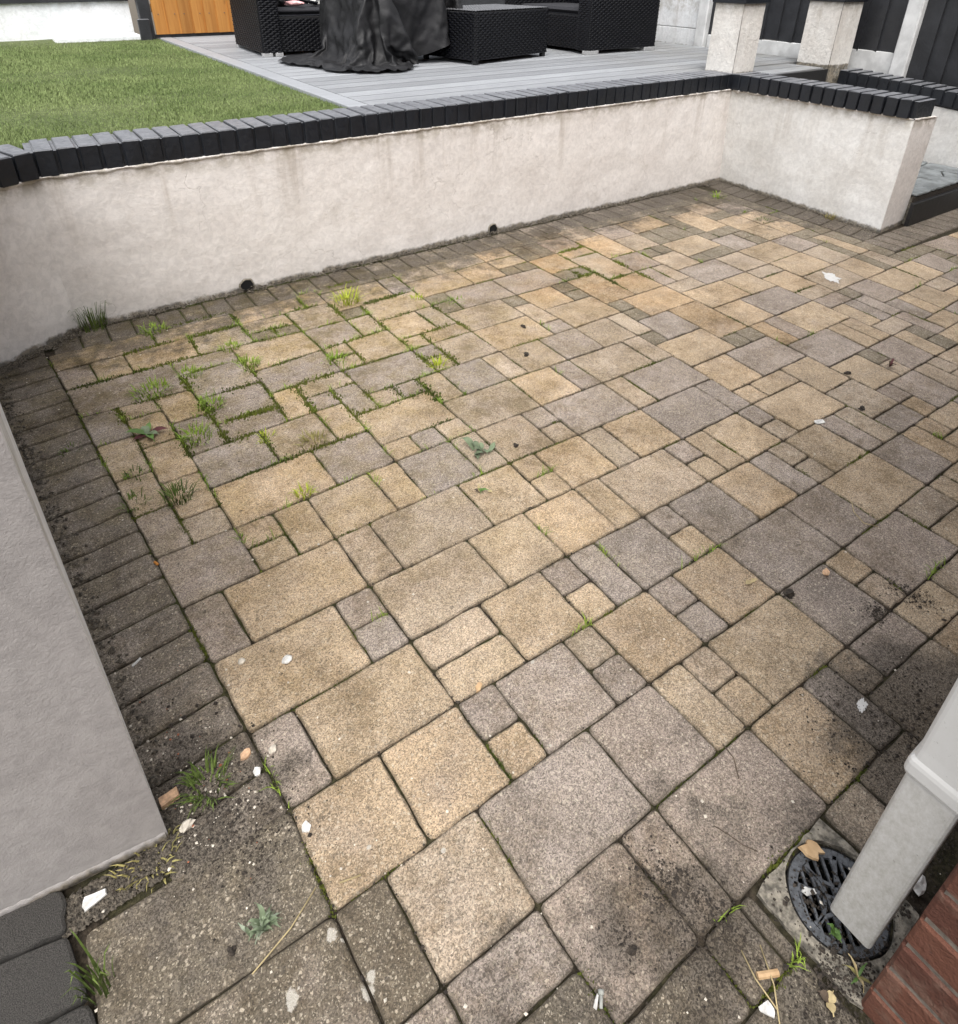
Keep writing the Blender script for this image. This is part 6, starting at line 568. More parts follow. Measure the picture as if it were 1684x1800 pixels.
def mk_paver(name, edging=False):
    t = NT(name, .9, .3); p = t.pos(); base = t.ocol()
    big = t.noise(p, 5.5, 5, .6); fine = t.noise(p, 700, 2, .6)
    patch = t.ramp(t.noise(t.map(p, loc=(3, 1, 0)), 9, 4, .65), .42, .68)
    c = t.mix(t.math('MULTIPLY', patch, .55), base, t.scale(base, .72))
    c = t.mix(t.math('MULTIPLY', t.ramp(t.noise(t.map(p, loc=(9, 4, 0)), 7, 3), .5, .75), .35), c, (.33, .275, .235))
    c = t.scale(c, t.ramp(big, .25, .75, .86, 1.12))
    # exposed aggregate: every grain has its own tone
    wob = t.n('ShaderNodeTexNoise'); t.l(p, wob.inputs['Vector']); wob.inputs['Scale'].default_value = 130; wob.inputs['Detail'].default_value = 2
    pv = t.n('ShaderNodeVectorMath', operation='MULTIPLY_ADD'); t.l(wob.outputs['Color'], pv.inputs[0]); pv.inputs[1].default_value = (.006,)*3; t.l(p, pv.inputs[2]); pw = pv.outputs[0]
    g1 = t.sep(t.vor(pw, 470, out='Color')); g2 = t.sep(t.vor(pw, 170, out='Color')); d2 = t.vor(pw, 170)
    c = t.scale(c, t.ramp(g1[0], 0, 1, .64, 1.36))
    c = t.mix(t.math('MULTIPLY', t.ramp(g1[1], .9, .94), .45), c, (.60, .53, .42))
    c = t.mix(t.math('MULTIPLY', t.ramp(g1[2], .88, .92), .55), c, (.07, .06, .05))
    m2 = t.math('MULTIPLY', t.ramp(g2[0], .9, .93), t.ramp(d2, .55, .35))
    c = t.mix(t.math('MULTIPLY', m2, .6), c, (.56, .49, .39))
    c = t.scale(c, t.ramp(t.noise(p, 950, 2, .7), .3, .7, .78, 1.22)); c = t.scale(c, t.ramp(t.noise(p, 230, 3, .6), .3, .7, .86, 1.14))
    # dirt and lichen: ground-in near the house and drain, along the garden wall, under the side wall
    dn = t.noise(t.map(p, loc=(5, 2, 0)), 9, 9, .78)
    near = t.ramp(t.dist(p, (.45, -.35, 0)), .5, 1.15, .85, 0)
    pier = t.ramp(t.dist(p, (-.05, .80, 0)), .08, .42, 1.1, 0)
    pipe = t.math('MAXIMUM', t.ramp(t.dist(p, (1.24, .13, 0)), .08, .36, 1.2, 0), t.ramp(t.dist(p, (.6, .2, 0)), .05, .2, .9, 0))
    corner = t.ramp(t.dist(p, (4.3, 2.6, 0)), .3, 1.3, 1, 0)
    far = t.ramp(t.sep(p)[1], 2.15, 2.9, 0, .95)
    left = t.ramp(t.sep(p)[0], .75, -.15, 0, .55)
    md = t.math('MAXIMUM', t.math('MAXIMUM', near, t.math('MULTIPLY', pier, .8)), t.math('MAXIMUM', t.math('MAXIMUM', corner, far), t.math('MAXIMUM', left, t.math('MULTIPLY', pipe, 1.2))))
    thr = t.math('SUBTRACT', .72, t.math('MULTIPLY', md, .42))
    dm = t.n('ShaderNodeMapRange', interpolation_type='SMOOTHSTEP'); t.l(dn, dm.inputs['Value']); t.l(thr, dm.inputs['From Min']); t.l(t.math('ADD', thr, .2), dm.inputs['From Max'])
    dirtc = t.scale(t.mix(t.ramp(g1[0], .3, .7), (.05, .042, .034), (.14, .12, .10)), 1)
    c = t.mix(t.math('MULTIPLY', dm.outputs[0], .78 if not edging else .85), c, dirtc)
    gr = t.noise(t.map(p, loc=(2, 6, 0)), 26, 7, .74); ga = t.ramp(t.orand(), 0, 1, .15, .65)
    c = t.mix(t.math('MULTIPLY', t.ramp(gr, .44, .66), ga), c, t.mix(1, c, (.60, .55, .47), 'MULTIPLY'))
    at = t.n('ShaderNodeAttribute', attribute_name='rim').outputs['Fac']
    ed = t.ramp(t.math('ADD', at, t.math('MULTIPLY', t.math('SUBTRACT', t.noise(p, 48, 5, .7), .5), 1.7)), .62, 1.25)
    c = t.mix(t.math('MULTIPLY', ed, .6), c, (.075, .062, .045))
    bl = t.math('MULTIPLY', t.ramp(t.noise(t.map(p, loc=(7, 3, 0)), 3.1, 6, .68), .46, .66), t.ramp(t.noise(t.map(p, loc=(1, 5, 0)), 33, 5, .75), .36, .6, .45, 1))
    c = t.mix(t.math('MULTIPLY', bl, .75), c, t.mix(1, c, (.52, .48, .40), 'MULTIPLY'))
    # dark algae spots and green bloom at the weedy end
    sp = t.ramp(t.noise(t.map(p, loc=(1, 8, 0)), 60, 4, .65), .60, .70)
    c = t.mix(t.math('MULTIPLY', sp, .5), c, (.06, .052, .045))
    gz = t.math('MULTIPLY', t.ramp(t.dist(p, (.7, 2.6, 0)), .2, 2.3, 1, .12), t.ramp(t.noise(p, 9, 6, .72), .36, .66))
    c = t.mix(t.math('MULTIPLY', gz, .85), c, t.mix(1, c, (.72, .67, .45), 'MULTIPLY')); c = t.mix(t.math('MULTIPLY', t.math('MULTIPLY', gz, t.ramp(t.noise(p, 70, 4, .7), .5, .7)), .35), c, (.10, .10, .035))
    mid = t.math('MULTIPLY', t.ramp(t.dist(p, (2.3, 2.4, 0)), .2, .7, 1, 0), t.ramp(t.noise(p, 6, 4, .6), .35, .65))
    c = t.mix(t.math('MULTIPLY', mid, .5), c, t.mix(1, c, (1., .82, .58), 'MULTIPLY'))
    ln = t.noise(t.map(p, loc=(0, 3, 0)), 75, 5, .7); lm = None
    for (lx, ly, lr) in ((.011, .484, .017), (.108, .425, .015), (.118, .44, .011), (.09, .521, .013), (.103, .505, .006), (.30, .52, .006), (.195, .60, .006), (.66, .72, .007)):
        q = t.ramp(t.math('ADD', t.math('DIVIDE', t.dist(p, (lx, ly, 0)), lr*.72), t.math('MULTIPLY', t.math('SUBTRACT', ln, .5), 2.2)), .75, 1.05, 1, 0); lm = q if lm is None else t.math('MAXIMUM', lm, q)
    c = t.mix(t.math('MULTIPLY', lm, .85), c, t.scale(t.mix(0., (.46, .43, .375), (.6, .6, .6)), t.ramp(fine, .3, .7, .75, 1.2)))
    t.col(c)
    h = t.math('ADD', t.math('MULTIPLY', g1[0], .5), t.math('ADD', t.math('MULTIPLY', fine, .35), t.math('MULTIPLY', t.noise(p, 60, 4), 1.2)))
    t.bump(h, .0022, .9); M[name] = t.m
mk_paver('paver'); mk_paver('edging', True)
def mk_bed():
    t = NT('bed_soil', .95, .2); p = t.pos(); n = t.noise(p, 90, 6, .7); n2 = t.noise(p, 7, 4)
    c = t.mix(t.ramp(n, .35, .7), (.018, .014, .010), (.065, .051, .037))
    g = t.math('MULTIPLY', t.ramp(t.dist(p, (.8, 2.3, 0)), .4, 2.2, 1, .25), t.ramp(n2, .38, .6))
    c = t.mix(t.math('MULTIPLY', g, .8), c, t.mix(t.ramp(n, .35, .7), (.03, .04, .008), (.085, .10, .02)))
    t.col(c); t.bump(n, .006); M['bed'] = t.m
mk_bed()
def mk_render(name, base, hi, streak=1., topz=.64, basez=0.0, bumpd=.0028, foot=.05, ns=52):
    t = NT(name, .92, .25); p = t.pos(); s = t.sep(p)
    n = t.noise(p, 3.2, 6, .62); f = t.noise(p, 38, 5, .6, .6); ff = t.noise(p, 140, 3, .6)
    c = t.mix(t.ramp(n, .32, .68), base, hi)
    c = t.scale(c, t.ramp(f, .3, .7, .9, 1.07))
    # rain streaks under the coping
    st = t.noise(t.map(p, sc=(7, 7, .55)), 1., 5, .65)
    below = t.ramp(s[2], topz-.5, topz, 0, 1)
    c = t.mix(t.math('MULTIPLY', t.math('MULTIPLY', t.ramp(st, .5, .72), below), .55*streak), c, (.26, .205, .145))
    edge = t.math('MULTIPLY', t.ramp(s[2], topz-.09, topz-.005, 0, 1), t.ramp(t.noise(p, 16, 5, .7), .38, .62))
    c = t.mix(t.math('MULTIPLY', edge, .6*streak), c, (.20, .165, .09))
    # splash-back dirt and algae at the foot
    ft = t.math('ADD', t.ramp(s[2], basez, basez+foot, 1, 0), t.math('MULTIPLY', t.math('SUBTRACT', t.noise(p, 11, 7, .74), .5), 2.0))
    c = t.mix(t.math('MULTIPLY', t.ramp(ft, .42, .95), .85), c, t.mix(t.ramp(f, .4, .6), (.05, .042, .026), (.20, .165, .11)))
    pn = t.ramp(t.noise(t.map(p, loc=(4, 7, 1)), 6, 5, .7), .56, .74); c = t.mix(t.math('MULTIPLY', pn, .32*streak), c, (.36, .32, .27))
    # hairline cracks
    wv = t.n('ShaderNodeVectorMath', operation='MULTIPLY_ADD'); nz = t.n('ShaderNodeTexNoise'); t.l(p, nz.inputs['Vector']); nz.inputs['Scale'].default_value = 9; nz.inputs['Detail'].default_value = 4
    t.l(nz.outputs['Color'], wv.inputs[0]); wv.inputs[1].default_value = (.22,)*3; t.l(p, wv.inputs[2])
    cr = t.vor(wv.outputs[0], 3.2, 'DISTANCE_TO_EDGE'); ck = t.math('MULTIPLY', t.ramp(cr, .0, .008, 1, 0), t.ramp(t.noise(p, 2.6, 3), .5, .62))
    c = t.mix(t.math('MULTIPLY', ck, .28*streak), c, (.17, .14, .11))
    t.col(c)
    h = t.math('ADD', t.math('ADD', t.math('MULTIPLY', t.noise(p, ns, 6, .68, .25), .85), t.math('MULTIPLY', t.noise(p, 17, 4, .6), .5 if ns < 80 else .1)), t.math('ADD', t.math('MULTIPLY', ff, .2), t.math('MULTIPLY', ck, -.3*min(1, streak))))
    t.bump(h, bumpd, .9); M[name] = t.m
mk_render('render_pink', (.70, .66, .628), (.77, .735, .705), .95)
mk_render('render_white', (.66, .645, .615), (.76, .755, .735), .8)
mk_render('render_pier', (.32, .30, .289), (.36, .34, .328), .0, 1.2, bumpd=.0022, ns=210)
mk_render('render_pillar', (.62, .585, .54), (.72, .70, .66), .9, 1.17, .73, .007, .03)
mk_render('render_back', (.72, .74, .75), (.82, .83, .84), .6, 1.05, .70, .004, .06)
def mk_paint(name, c=(.0075, .0095, .0135), rough=.42):
    t = NT(name, rough, .5); p = t.pos(); n = t.noise(p, 55, 5, .65); b = t.noise(p, 7, 3)
    up = t.sep(t.n('ShaderNodeNewGeometry').outputs['Normal'])[2]
    sheen_dust = t.math('MULTIPLY', t.ramp(up, .5, .95), t.ramp(t.noise(p, 24, 5, .7), .3, .7, .62, 1))  # upward faces paled: dust plus sky sheen put into the colour
    cc = t.mix(t.math('MULTIPLY', sheen_dust, .8), t.scale(t.mix(0., c, c), t.ramp(b, .3, .7, .8, 1.3)), (.225, .23, .245))
    t.col(cc); t.rough(t.ramp(n, .3, .7, rough-.08, rough+.16)); t.bump(n, .0015); M[name] = t.m
mk_paint('black_paint'); mk_paint('black_wood', (.02, .021, .024), .5)
def mk_deck():
    t = NT('deck_board', .5, .5); p = t.pos(); n = t.noise(t.map(p, sc=(3, 60, 60)), 1, 4); b = t.noise(p, 2, 3)
    c = t.scale(t.mix(t.ramp(n, .3, .7), (.235, .245, .258), (.295, .305, .32)), t.ramp(t.orand(), 0, 1, .82, 1.15))
    wet = t.math('MULTIPLY', t.ramp(t.sep(p)[0], 3.3, 5.2), t.ramp(b, .3, .65)); c = t.mix(t.math('MULTIPLY', wet, .6), c, (.16, .155, .135))
    t.col(c); t.bump(n, .0006); M['deck'] = t.m
mk_deck()
simple('deck_dark', (.014, .014, .015), .5)
def mk_rattan():
    t = NT('rattan', .4, .28); p = t.obj(); t.col(t.scale(t.mix(0., (.0018, .002, .0038), (.0018, .002, .0038)), t.ramp(t.noise(p, 60, 3), .3, .7, .6, 1.5))); M['rattan'] = t.m
mk_rattan()
simple('rattan_shadow', (.004, .004, .005), .8, bumpd=0)
simple('cushion', (.02, .02, .024), .9, 200); simple('steel_foot', (.42, .42, .42), .45, 40, .15, metal=.3)
def mk_tarp():
    t = NT('tarp', .6, .35); p = t.pos(); n = t.noise(p, 14, 5, .6, 1.0)
    t.col(t.scale(t.mix(0., (.0095, .0095, .0105), (.0095, .0095, .0105)), t.ramp(t.noise(p, 5, 4), .3, .7, .75, 1.5))); t.rough(t.ramp(n, .3, .7, .5, .7)); t.bump(n, .006, .6); M['tarp'] = t.m
mk_tarp()
def mk_turf(name, a, b, dark):
    t = NT(name, .75, .25); p = t.pos(); r = t.orand(); n = t.noise(p, 2.2, 4); f = t.noise(p, 60, 3)
    c = t.mix(t.ramp(n, .35, .65), a, b); c = t.scale(c, t.ramp(f, .25, .75, .55, 1.5)); t.col(c)
    M[name] = t.m; return t
mk_turf('turf', (.125, .17, .058), (.18, .225, .088), 0); mk_turf('turf_base', (.07, .09, .03), (.09, .11, .04), 0)
mk_turf('tuft_green', (.15, .235, .03), (.24, .32, .05), 0); mk_turf('tuft_dark', (.06, .10, .02), (.11, .15, .035), 0); mk_turf('tuft_dry', (.30, .26, .10), (.20, .18, .07), 0); mk_turf('tuft_lime', (.30, .36, .03), (.38, .42, .06), 0)
mk_turf('moss', (.055, .07, .014), (.115, .13, .02), 0)
def mk_wood(name, c1, c2, knots=False):
    t = NT(name, .6, .4); p = t.obj(); n = t.noise(t.map(p, sc=(30, 30, 1.6)), 1, 5, .6, .6)
    c = t.scale(t.mix(t.ramp(n, .3, .7), c1, c2), t.ramp(t.orand(), 0, 1, .85, 1.12))
    if knots:
        k = t.vor(t.map(p, sc=(7, 7, 3.2)), 1.); c = t.mix(t.ramp(k, .05, .16, .8, 0), c, (.10, .035, .008))
    t.col(c); t.bump(n, .0012); M[name] = t.m
mk_wood('orange_wood', (.36, .15, .032), (.48, .225, .056), True); mk_wood('chip_wood', (.42, .27, .14), (.60, .42, .24))
def mk_brick():
    t = NT('brick', .85, .3); p = t.pos(); n = t.noise(p, 40, 6, .65); f = t.noise(p, 200, 3)
    c = t.mix(t.ramp(t.orand(), 0, 1), (.095, .039, .027), (.135, .056, .036)); c = t.mix(t.math('MULTIPLY', t.ramp(n, .45, .7), .6), c, (.13, .055, .038))
    c = t.mix(t.math('MULTIPLY', t.ramp(t.noise(p, 12, 4), .55, .7), .35), c, (.24, .17, .13)); sp = t.ramp(t.vor(p, 55), .08, .14, 1, 0); c = t.mix(t.math('MULTIPLY', sp, .6), c, (.05, .025, .02))
    t.col(c); t.bump(t.math('ADD', n, t.math('MULTIPLY', f, .5)), .006); M['brick'] = t.m
mk_brick(); simple('mortar', (.17, .145, .12), .95, 80, .3, .004)
def mk_upvc():
    t = NT('upvc', .4, .5); p = t.pos(); s = t.sep(p); n = t.noise(t.map(p, sc=(1, 1, .6)), 95, 7, .8)
    low = t.math('MULTIPLY', t.ramp(s[2], .455, .44, .2, 1), t.ramp(s[2], .5, .1, .7, 1)); c = t.mix(t.math('MULTIPLY', t.math('MULTIPLY', t.ramp(n, .2, .8), low), .7), (.54, .54, .53), (.21, .19, .145))
    c = t.mix(t.math('MULTIPLY', t.ramp(t.noise(p, 160, 2), .7, .76), .5), c, (.10, .09, .08)); t.col(c); t.rough(t.ramp(n, .3, .7, .32, .55)); M['upvc'] = t.m
mk_upvc()
simple('grate', (.085, .09, .098), .55, 120, .4, .001); simple('concrete', (.20, .18, .145), .95, 75, .6, .009); simple('hole_black', (.003, .003, .003), .9, bumpd=0)
simple('slate', (.17, .185, .19), .6, 12, .35, .004); simple('flag', (.058, .054, .049), .95, 620, .7, .004)
simple('white_chip', (.60, .59, .56), .6, 70, .3, .0015); simple('stone_chip', (.55, .50, .42), .85, 50, .3, .002); simple('peach_chip', (.56, .36, .22), .85, 90, .3, .002)
simple('soil_dark', (.042, .033, .025), .95, 150, .6, .004); simple('red_bits', (.30, .10, .05), .9, 60, .4, .002); simple('soil', (.036, .028, .021), .95, 150, .6, .004); simple('grey_stick', (.33, .34, .31), .6, 40, .3); simple('orange_butt', (.55, .22, .04), .7, 40, .1)
simple('leaf_sage', (.14, .18, .105), .7, 30, .35); simple('leaf_sage2', (.24, .28, .20), .7, 30, .3); simple('leaf_green', (.09, .17, .035), .6, 30, .35); simple('leaf_red', (.085, .02, .022), .6, 30, .35); simple('straw', (.40, .32, .17), .8, 60, .25, 0); simple('twig', (.09, .065, .045), .85, 60, .3, 0)
simple('lichen', (.46, .42, .36), .95, 260, .5, .0015); simple('splash', (.55, .54, .52), .8, 60, .08, .001); simple('pink_cloth', (.75, .42, .42), .7, 30, .2); simple('white_post', (.58, .585, .58), .85, 9, .16, .003); simple('earth', (.08, .065, .045), .95, 20, .3, .01)
simple('rubble', (.10, .085, .066), .95, 160, .7, .006)

# ------------------------------------------------------------------ ground, patio, slabs
tag(MB().add([(-60, -60, -.12), (60, -60, -.12), (60, 60, -.12), (-60, 60, -.12)], [(0, 1, 2, 3)]).build('ground', M['earth']), 'bare earth under and around the garden', None, None, 'structure')
def wallx(y): return -.09 - .0937*(y-.815)          # right face of the left wall
def sidex(y): return 4.281 + (4.137-4.281)*(3.062-y)/(3.062-1.774)
def make_patio():
    n, m = 300, 170; xs = np.linspace(-.62, 5.4, n); ys = np.linspace(-.32, 3.06, m)
    X, Y = np.meshgrid(xs, ys); Zz = np.empty_like(X)
    for j in range(m):
        for i in range(n): Zz[j, i] = -.0075 + .004*mnoise.noise((X[j, i]*13, Y[j, i]*13, 0)) + .003*mnoise.noise((X[j, i]*40, Y[j, i]*40, 3))
    v = np.stack([X.ravel(), Y.ravel(), Zz.ravel()], 1).tolist(); f = []
    for j in range(m-1):
        for i in range(n-1):
            cx, cy = (xs[i]+xs[i+1])/2, (ys[j]+ys[j+1])/2
            if (cx-.809)**2 + (cy-.0856)**2 < .081**2: continue
            f.append((j*n+i, j*n+i+1, (j+1)*n+i+1, (j+1)*n+i))
    b = MB(); b.v = [tuple(q) for q in v]; b.f = f
    return tag(b.build('patio', M['bed'], None, True), 'patio of tan and grey block paving with soil and moss in its joints', None, None, 'structure')
patio = make_patio()
BASE = {'d': (.175, .147, .11), 'y': (.475, .365, .25), 'm': (.43, .345, .26), 'g': (.355, .295, .25), 'o': (.45, .33, .21)}
def rim(o, counts):
    a = o.data.attributes.new('rim', 'FLOAT', 'POINT'); v = []
    for n in counts: v += [0.]*(n//4) + [1.]*(n - n//4)
    a.data.foreach_set('value', v); return o
rest_n = []
def slab_geo(q, inset, bev, zt, jit, seed, thick=.03):
    rnd = random.Random(seed); n = len(q); c = sum(q, Vector((0, 0)))/n
    # inset polygon edges
    pts = []
    for k in range(n):
        a, b, d = q[k-1], q[k], q[(k+1) % n]
        e1 = (b-a).normalized(); e2 = (d-b).normalized(); n1 = Vector((-e1.y, e1.x)); n2 = Vector((-e2.y, e2.x))
        den = 1 + n1.dot(n2)
        pts.append(b + (n1+n2)*(inset/max(den, .35)))
    out = []
    for k in range(n):
        p, a, d = pts[k], pts[k-1], pts[(k+1) % n]
        la, ld = (a-p).length, (d-p).length; r = min(.006 + rnd.random()*.006, la*.3, ld*.3)
        ua, ud = (a-p)/max(la, 1e-6), (d-p)/max(ld, 1e-6)
        out += [p + ua*r, p + (ua+ud)*(r*.28), p + ud*r]
        if ld > .05:
            nrm = Vector((-ud.y, ud.x)); ks = 3 if ld < .12 else 5
            for t in range(1, ks): out.append(p + ud*(ld*t/ks) + nrm*rnd.uniform(-jit, jit))
    tx, ty = rnd.uniform(-.012, .012), rnd.uniform(-.012, .012); dz = zt + rnd.uniform(-.0012, .0012)
    def z(p): return dz + (p.x-c.x)*tx + (p.y-c.y)*ty
    N = len(out); top = [c + (p-c)*(1-bev/max((p-c).length, bev*2)) for p in out]; inn = [c + (p-c)*(1-.013/max((p-c).length, .03)) for p in out]
    V = [(p.x, p.y, z(p)+.0002) for p in inn] + [(p.x, p.y, z(p)) for p in top] + [(p.x, p.y, z(p)-bev*.8) for p in out] + [(p.x, p.y, -thick) for p in out]
    F = [tuple(range(N))]
    for r in (0, N, 2*N):
        for k in range(N): F.append((r+k, r+N+k, r+N+(k+1) % N, r+(k+1) % N))
    return V, F
rest = MB()
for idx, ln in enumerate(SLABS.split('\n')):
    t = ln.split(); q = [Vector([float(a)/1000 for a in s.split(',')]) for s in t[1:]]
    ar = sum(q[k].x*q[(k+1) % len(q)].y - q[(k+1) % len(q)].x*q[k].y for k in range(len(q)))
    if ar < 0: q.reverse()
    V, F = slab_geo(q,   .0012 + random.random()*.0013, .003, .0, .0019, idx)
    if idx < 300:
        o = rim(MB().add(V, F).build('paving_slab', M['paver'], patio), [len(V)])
        b = BASE[t[0]]; wy = min(1, max(0, (sum(p.y for p in q)/len(q)-.25)/.7)); k = random.uniform(.9, 1.1)*(.80+.19*wy); h = random.uniform(-.02, .02)  # slab tone drops gradually towards the house
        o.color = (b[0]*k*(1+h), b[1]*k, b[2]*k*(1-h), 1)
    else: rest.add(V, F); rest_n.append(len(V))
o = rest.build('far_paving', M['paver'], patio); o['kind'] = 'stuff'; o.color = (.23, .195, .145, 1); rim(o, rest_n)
# edging bricks (soldier course) along the garden wall, the left wall, the side wall and the step
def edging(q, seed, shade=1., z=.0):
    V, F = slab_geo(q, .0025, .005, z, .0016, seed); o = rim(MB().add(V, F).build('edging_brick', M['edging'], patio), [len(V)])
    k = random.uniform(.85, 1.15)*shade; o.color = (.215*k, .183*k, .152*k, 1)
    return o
V2 = lambda x, y: Vector((x, y))
sd = 1000
x = -.06
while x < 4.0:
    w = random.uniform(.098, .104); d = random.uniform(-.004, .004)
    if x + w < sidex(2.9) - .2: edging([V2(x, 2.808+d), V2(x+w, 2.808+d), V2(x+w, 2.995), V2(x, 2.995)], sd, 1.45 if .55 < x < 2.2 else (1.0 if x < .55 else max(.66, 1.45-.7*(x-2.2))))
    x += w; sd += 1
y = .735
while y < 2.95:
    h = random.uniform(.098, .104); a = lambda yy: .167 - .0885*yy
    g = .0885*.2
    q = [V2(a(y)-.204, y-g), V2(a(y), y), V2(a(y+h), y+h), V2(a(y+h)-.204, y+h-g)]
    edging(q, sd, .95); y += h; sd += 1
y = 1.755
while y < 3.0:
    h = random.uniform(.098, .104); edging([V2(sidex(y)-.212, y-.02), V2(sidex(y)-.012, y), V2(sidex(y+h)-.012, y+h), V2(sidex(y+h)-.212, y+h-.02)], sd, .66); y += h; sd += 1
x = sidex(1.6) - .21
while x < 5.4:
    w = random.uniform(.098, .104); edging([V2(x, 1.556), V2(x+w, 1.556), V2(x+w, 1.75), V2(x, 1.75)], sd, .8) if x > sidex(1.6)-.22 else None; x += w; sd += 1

# ------------------------------------------------------------------ lawn and deck
LZ = .715
def lawn():
    m = MB(); nx, ny = 40, 44
    for j in range(ny+1):
        for i in range(nx+1):
            x = -3.2 + 4.67*i/nx; yy = 3.19 + 4.6*j/ny; m.v.append((x, yy, LZ + .012*mnoise.noise((x*1.4, yy*1.4, 0)) + max(0, yy-7.0)*.02))
    for j in range(ny):
        for i in range(nx): m.f.append((j*(nx+1)+i, j*(nx+1)+i+1, (j+1)*(nx+1)+i+1, (j+1)*(nx+1)+i))
    tag(m.build('lawn', M['turf_base'], None, True), 'raised lawn of short green turf behind the white wall', None, None, 'structure')
    N = 105000
    u = RNG.random(N); y = 3.2 + 4.45*u**1.55; xl = np.clip(-.35 + (y-3.2)*.02, -9, 1.4); x = xl - .25 + (1.475-xl+.25)*RNG.random(N)
    keep = x < 1.474; x, y = x[keep], y[keep]; N = len(x)
    a = RNG.random(N)*2*np.pi; hgt = (.010 + .013*RNG.random(N)); w = .0016 + .0022*RNG.random(N)*(1+.25*(y-3)); lean = .016*RNG.random(N)
    la = 1.2 + 1.4*RNG.standard_normal(N)
    z0 = np.full(N, LZ-.004)
    v = np.empty((N, 3, 3)); v[:, 0] = np.c_[x-np.cos(a)*w, y-np.sin(a)*w, z0]; v[:, 1] = np.c_[x+np.cos(a)*w, y+np.sin(a)*w, z0]; v[:, 2] = np.c_[x+np.cos(la)*lean, y+np.sin(la)*lean, z0+hgt]
    me = bpy.data.meshes.new('lawn_grass'); me.vertices.add(N*3); me.vertices.foreach_set('co', v.ravel()); me.loops.add(N*3); me.loops.foreach_set('vertex_index', np.arange(N*3, dtype=np.int32))
    me.polygons.add(N); me.polygons.foreach_set('loop_start', np.arange(0, N*3, 3, dtype=np.int32)); me.polygons.foreach_set('loop_total', np.full(N, 3, dtype=np.int32)); me.update(); me.validate()
    tag(link('lawn_grass', me, M['turf']), 'short artificial turf blades of the raised lawn', None, None, 'stuff')
lawn()
deck = thing('deck', 'raised grey grooved decking with a pale border board beside the lawn', 'decking', (1.475, 3.235, .735))
def deck_board(x0, x1, y0, w):
    m = MB(); prof = []; k = 7
    for i in range(k):
        a = y0 + w*i/k; prof += [(a+.0015, 0), (a+w/k*.62, 0), (a+w/k*.70, -.0035), (a+w/k*.94, -.0035)]
    prof.append((y0+w-.001, 0)); prof = [(y0, -.022)] + prof + [(y0+w, -.022)]
    n = len(prof)
    m.add([(x0, a, b) for a, b in prof] + [(x1, a, b) for a, b in prof], [(i, i+n, i+n+1, i+1) for i in range(n-1)] + [tuple(range(n)), tuple(range(2*n-1, n-1, -1))])
    return m.build('deck_board', M['deck'], deck)
y = .0; i = 0
while y < 4.1:
    deck_board(.112, 4.03, y, .144); y += .149
for k in (1, 2): deck_board(2.99, 3.62, -.149*k-.03, .144)
MB().bbox(0, .104, 0, 4.2, -.024, .001, .003).build('border_board', M['deck'], deck)
MB().box(2.98, 3.63, -.362, -.335, -.20, -.006).build('fascia_board', M['deck_dark'], deck)
MB().box(.01, 4.0, .03, 4.1, -.09, -.03).build('deck_frame', M['deck_dark'], deck)

# ------------------------------------------------------------------ garden walls
def prism(m, path_bot, path_top, zb, zt, sub=1):
    n = len(path_bot); v = [(*p, zb) for p in path_bot] + [(*p, zt) for p in path_top]
    f = [tuple(range(n-1, -1, -1)), tuple(range(n, 2*n))] + [(k, (k+1) % n, n+(k+1) % n, n+k) for k in range(n)]
    return m.add(v, f)
def rough_panel(m, a0, a1, b0, b1, nx, nz, amp, seed):
    # a wavy plaster face spanned by bottom a0-a1 and top b0-b1
    a0, a1, b0, b1 = map(Vector, (a0, a1, b0, b1)); nrm = (a1-a0).cross(b0-a0).normalized(); o = len(m.v)
    for j in range(nz+1):
        for i in range(nx+1):
            p = (a0.lerp(a1, i/nx)).lerp(b0.lerp(b1, i/nx), j/nz)
            q = p*6 + Vector((seed, 0, 0)); d = amp*mnoise.noise(q) + amp*.5*mnoise.noise(p*19)
            m.v.append(tuple(p + nrm*(d+amp)))
    for j in range(nz):
        for i in range(nx): m.f.append((o+j*(nx+1)+i, o+j*(nx+1)+i+1, o+(j+1)*(nx+1)+i+1, o+(j+1)*(nx+1)+i))
gw = thing('garden_wall', 'low white rendered retaining wall topped with black painted bricks in front of lawn and deck', 'garden wall', (1.5, 3.02, 0))
gw_off = Vector((-1.5, -3.02, 0))
m = MB()
prism(m, [(-.55, 2.72), (-.31, 2.80), (.05, 3.03), (4.28, 3.03), (4.28, 3.18), (-.55, 3.18)], [(-.55, 2.72), (-.31, 2.80), (.05, 3.03), (4.22, 3.03), (4.22, 3.18), (-.55, 3.18)], -.05, .632)
prism(m, [(4.279, 3.05), (4.147, 1.784), (4.428, 1.80), (4.52, 3.05)], [(4.219, 3.05), (4.213, 1.812), (4.408, 1.79), (4.43, 3.05)], -.05, .632)
rough_panel(m, (.045, 3.027, -.03), (4.272, 3.027, -.03), (.045, 3.027, .638), (4.215, 3.027, .638), 220, 36, .0035, 0)
rough_panel(m, (-.31, 2.798, -.03), (.047, 3.026, -.03), (-.31, 2.798, .638), (.047, 3.026, .638), 26, 36, .0035, 3)
rough_panel(m, (4.274, 3.03, -.03), (4.1395, 1.7675, -.03), (4.214, 3.03, .638), (4.2065, 1.7955, .638), 70, 36, .004, 5)
rough_panel(m, (4.1365, 1.771, -.03), (4.436, 1.787, -.03), (4.2035, 1.799, .638), (4.416, 1.775, .638), 18, 36, .0015, 8)
body = m.build('rendered_wall', M['render_pink'], gw, True); body.location = gw_off
body.data.materials.append(M['render_white'])
for p in body.data.polygons:
    if p.center.x > 4.12 and p.normal.x < -.8: p.material_index = 1  # light painted in: left-turned faces take a whiter copy of the render
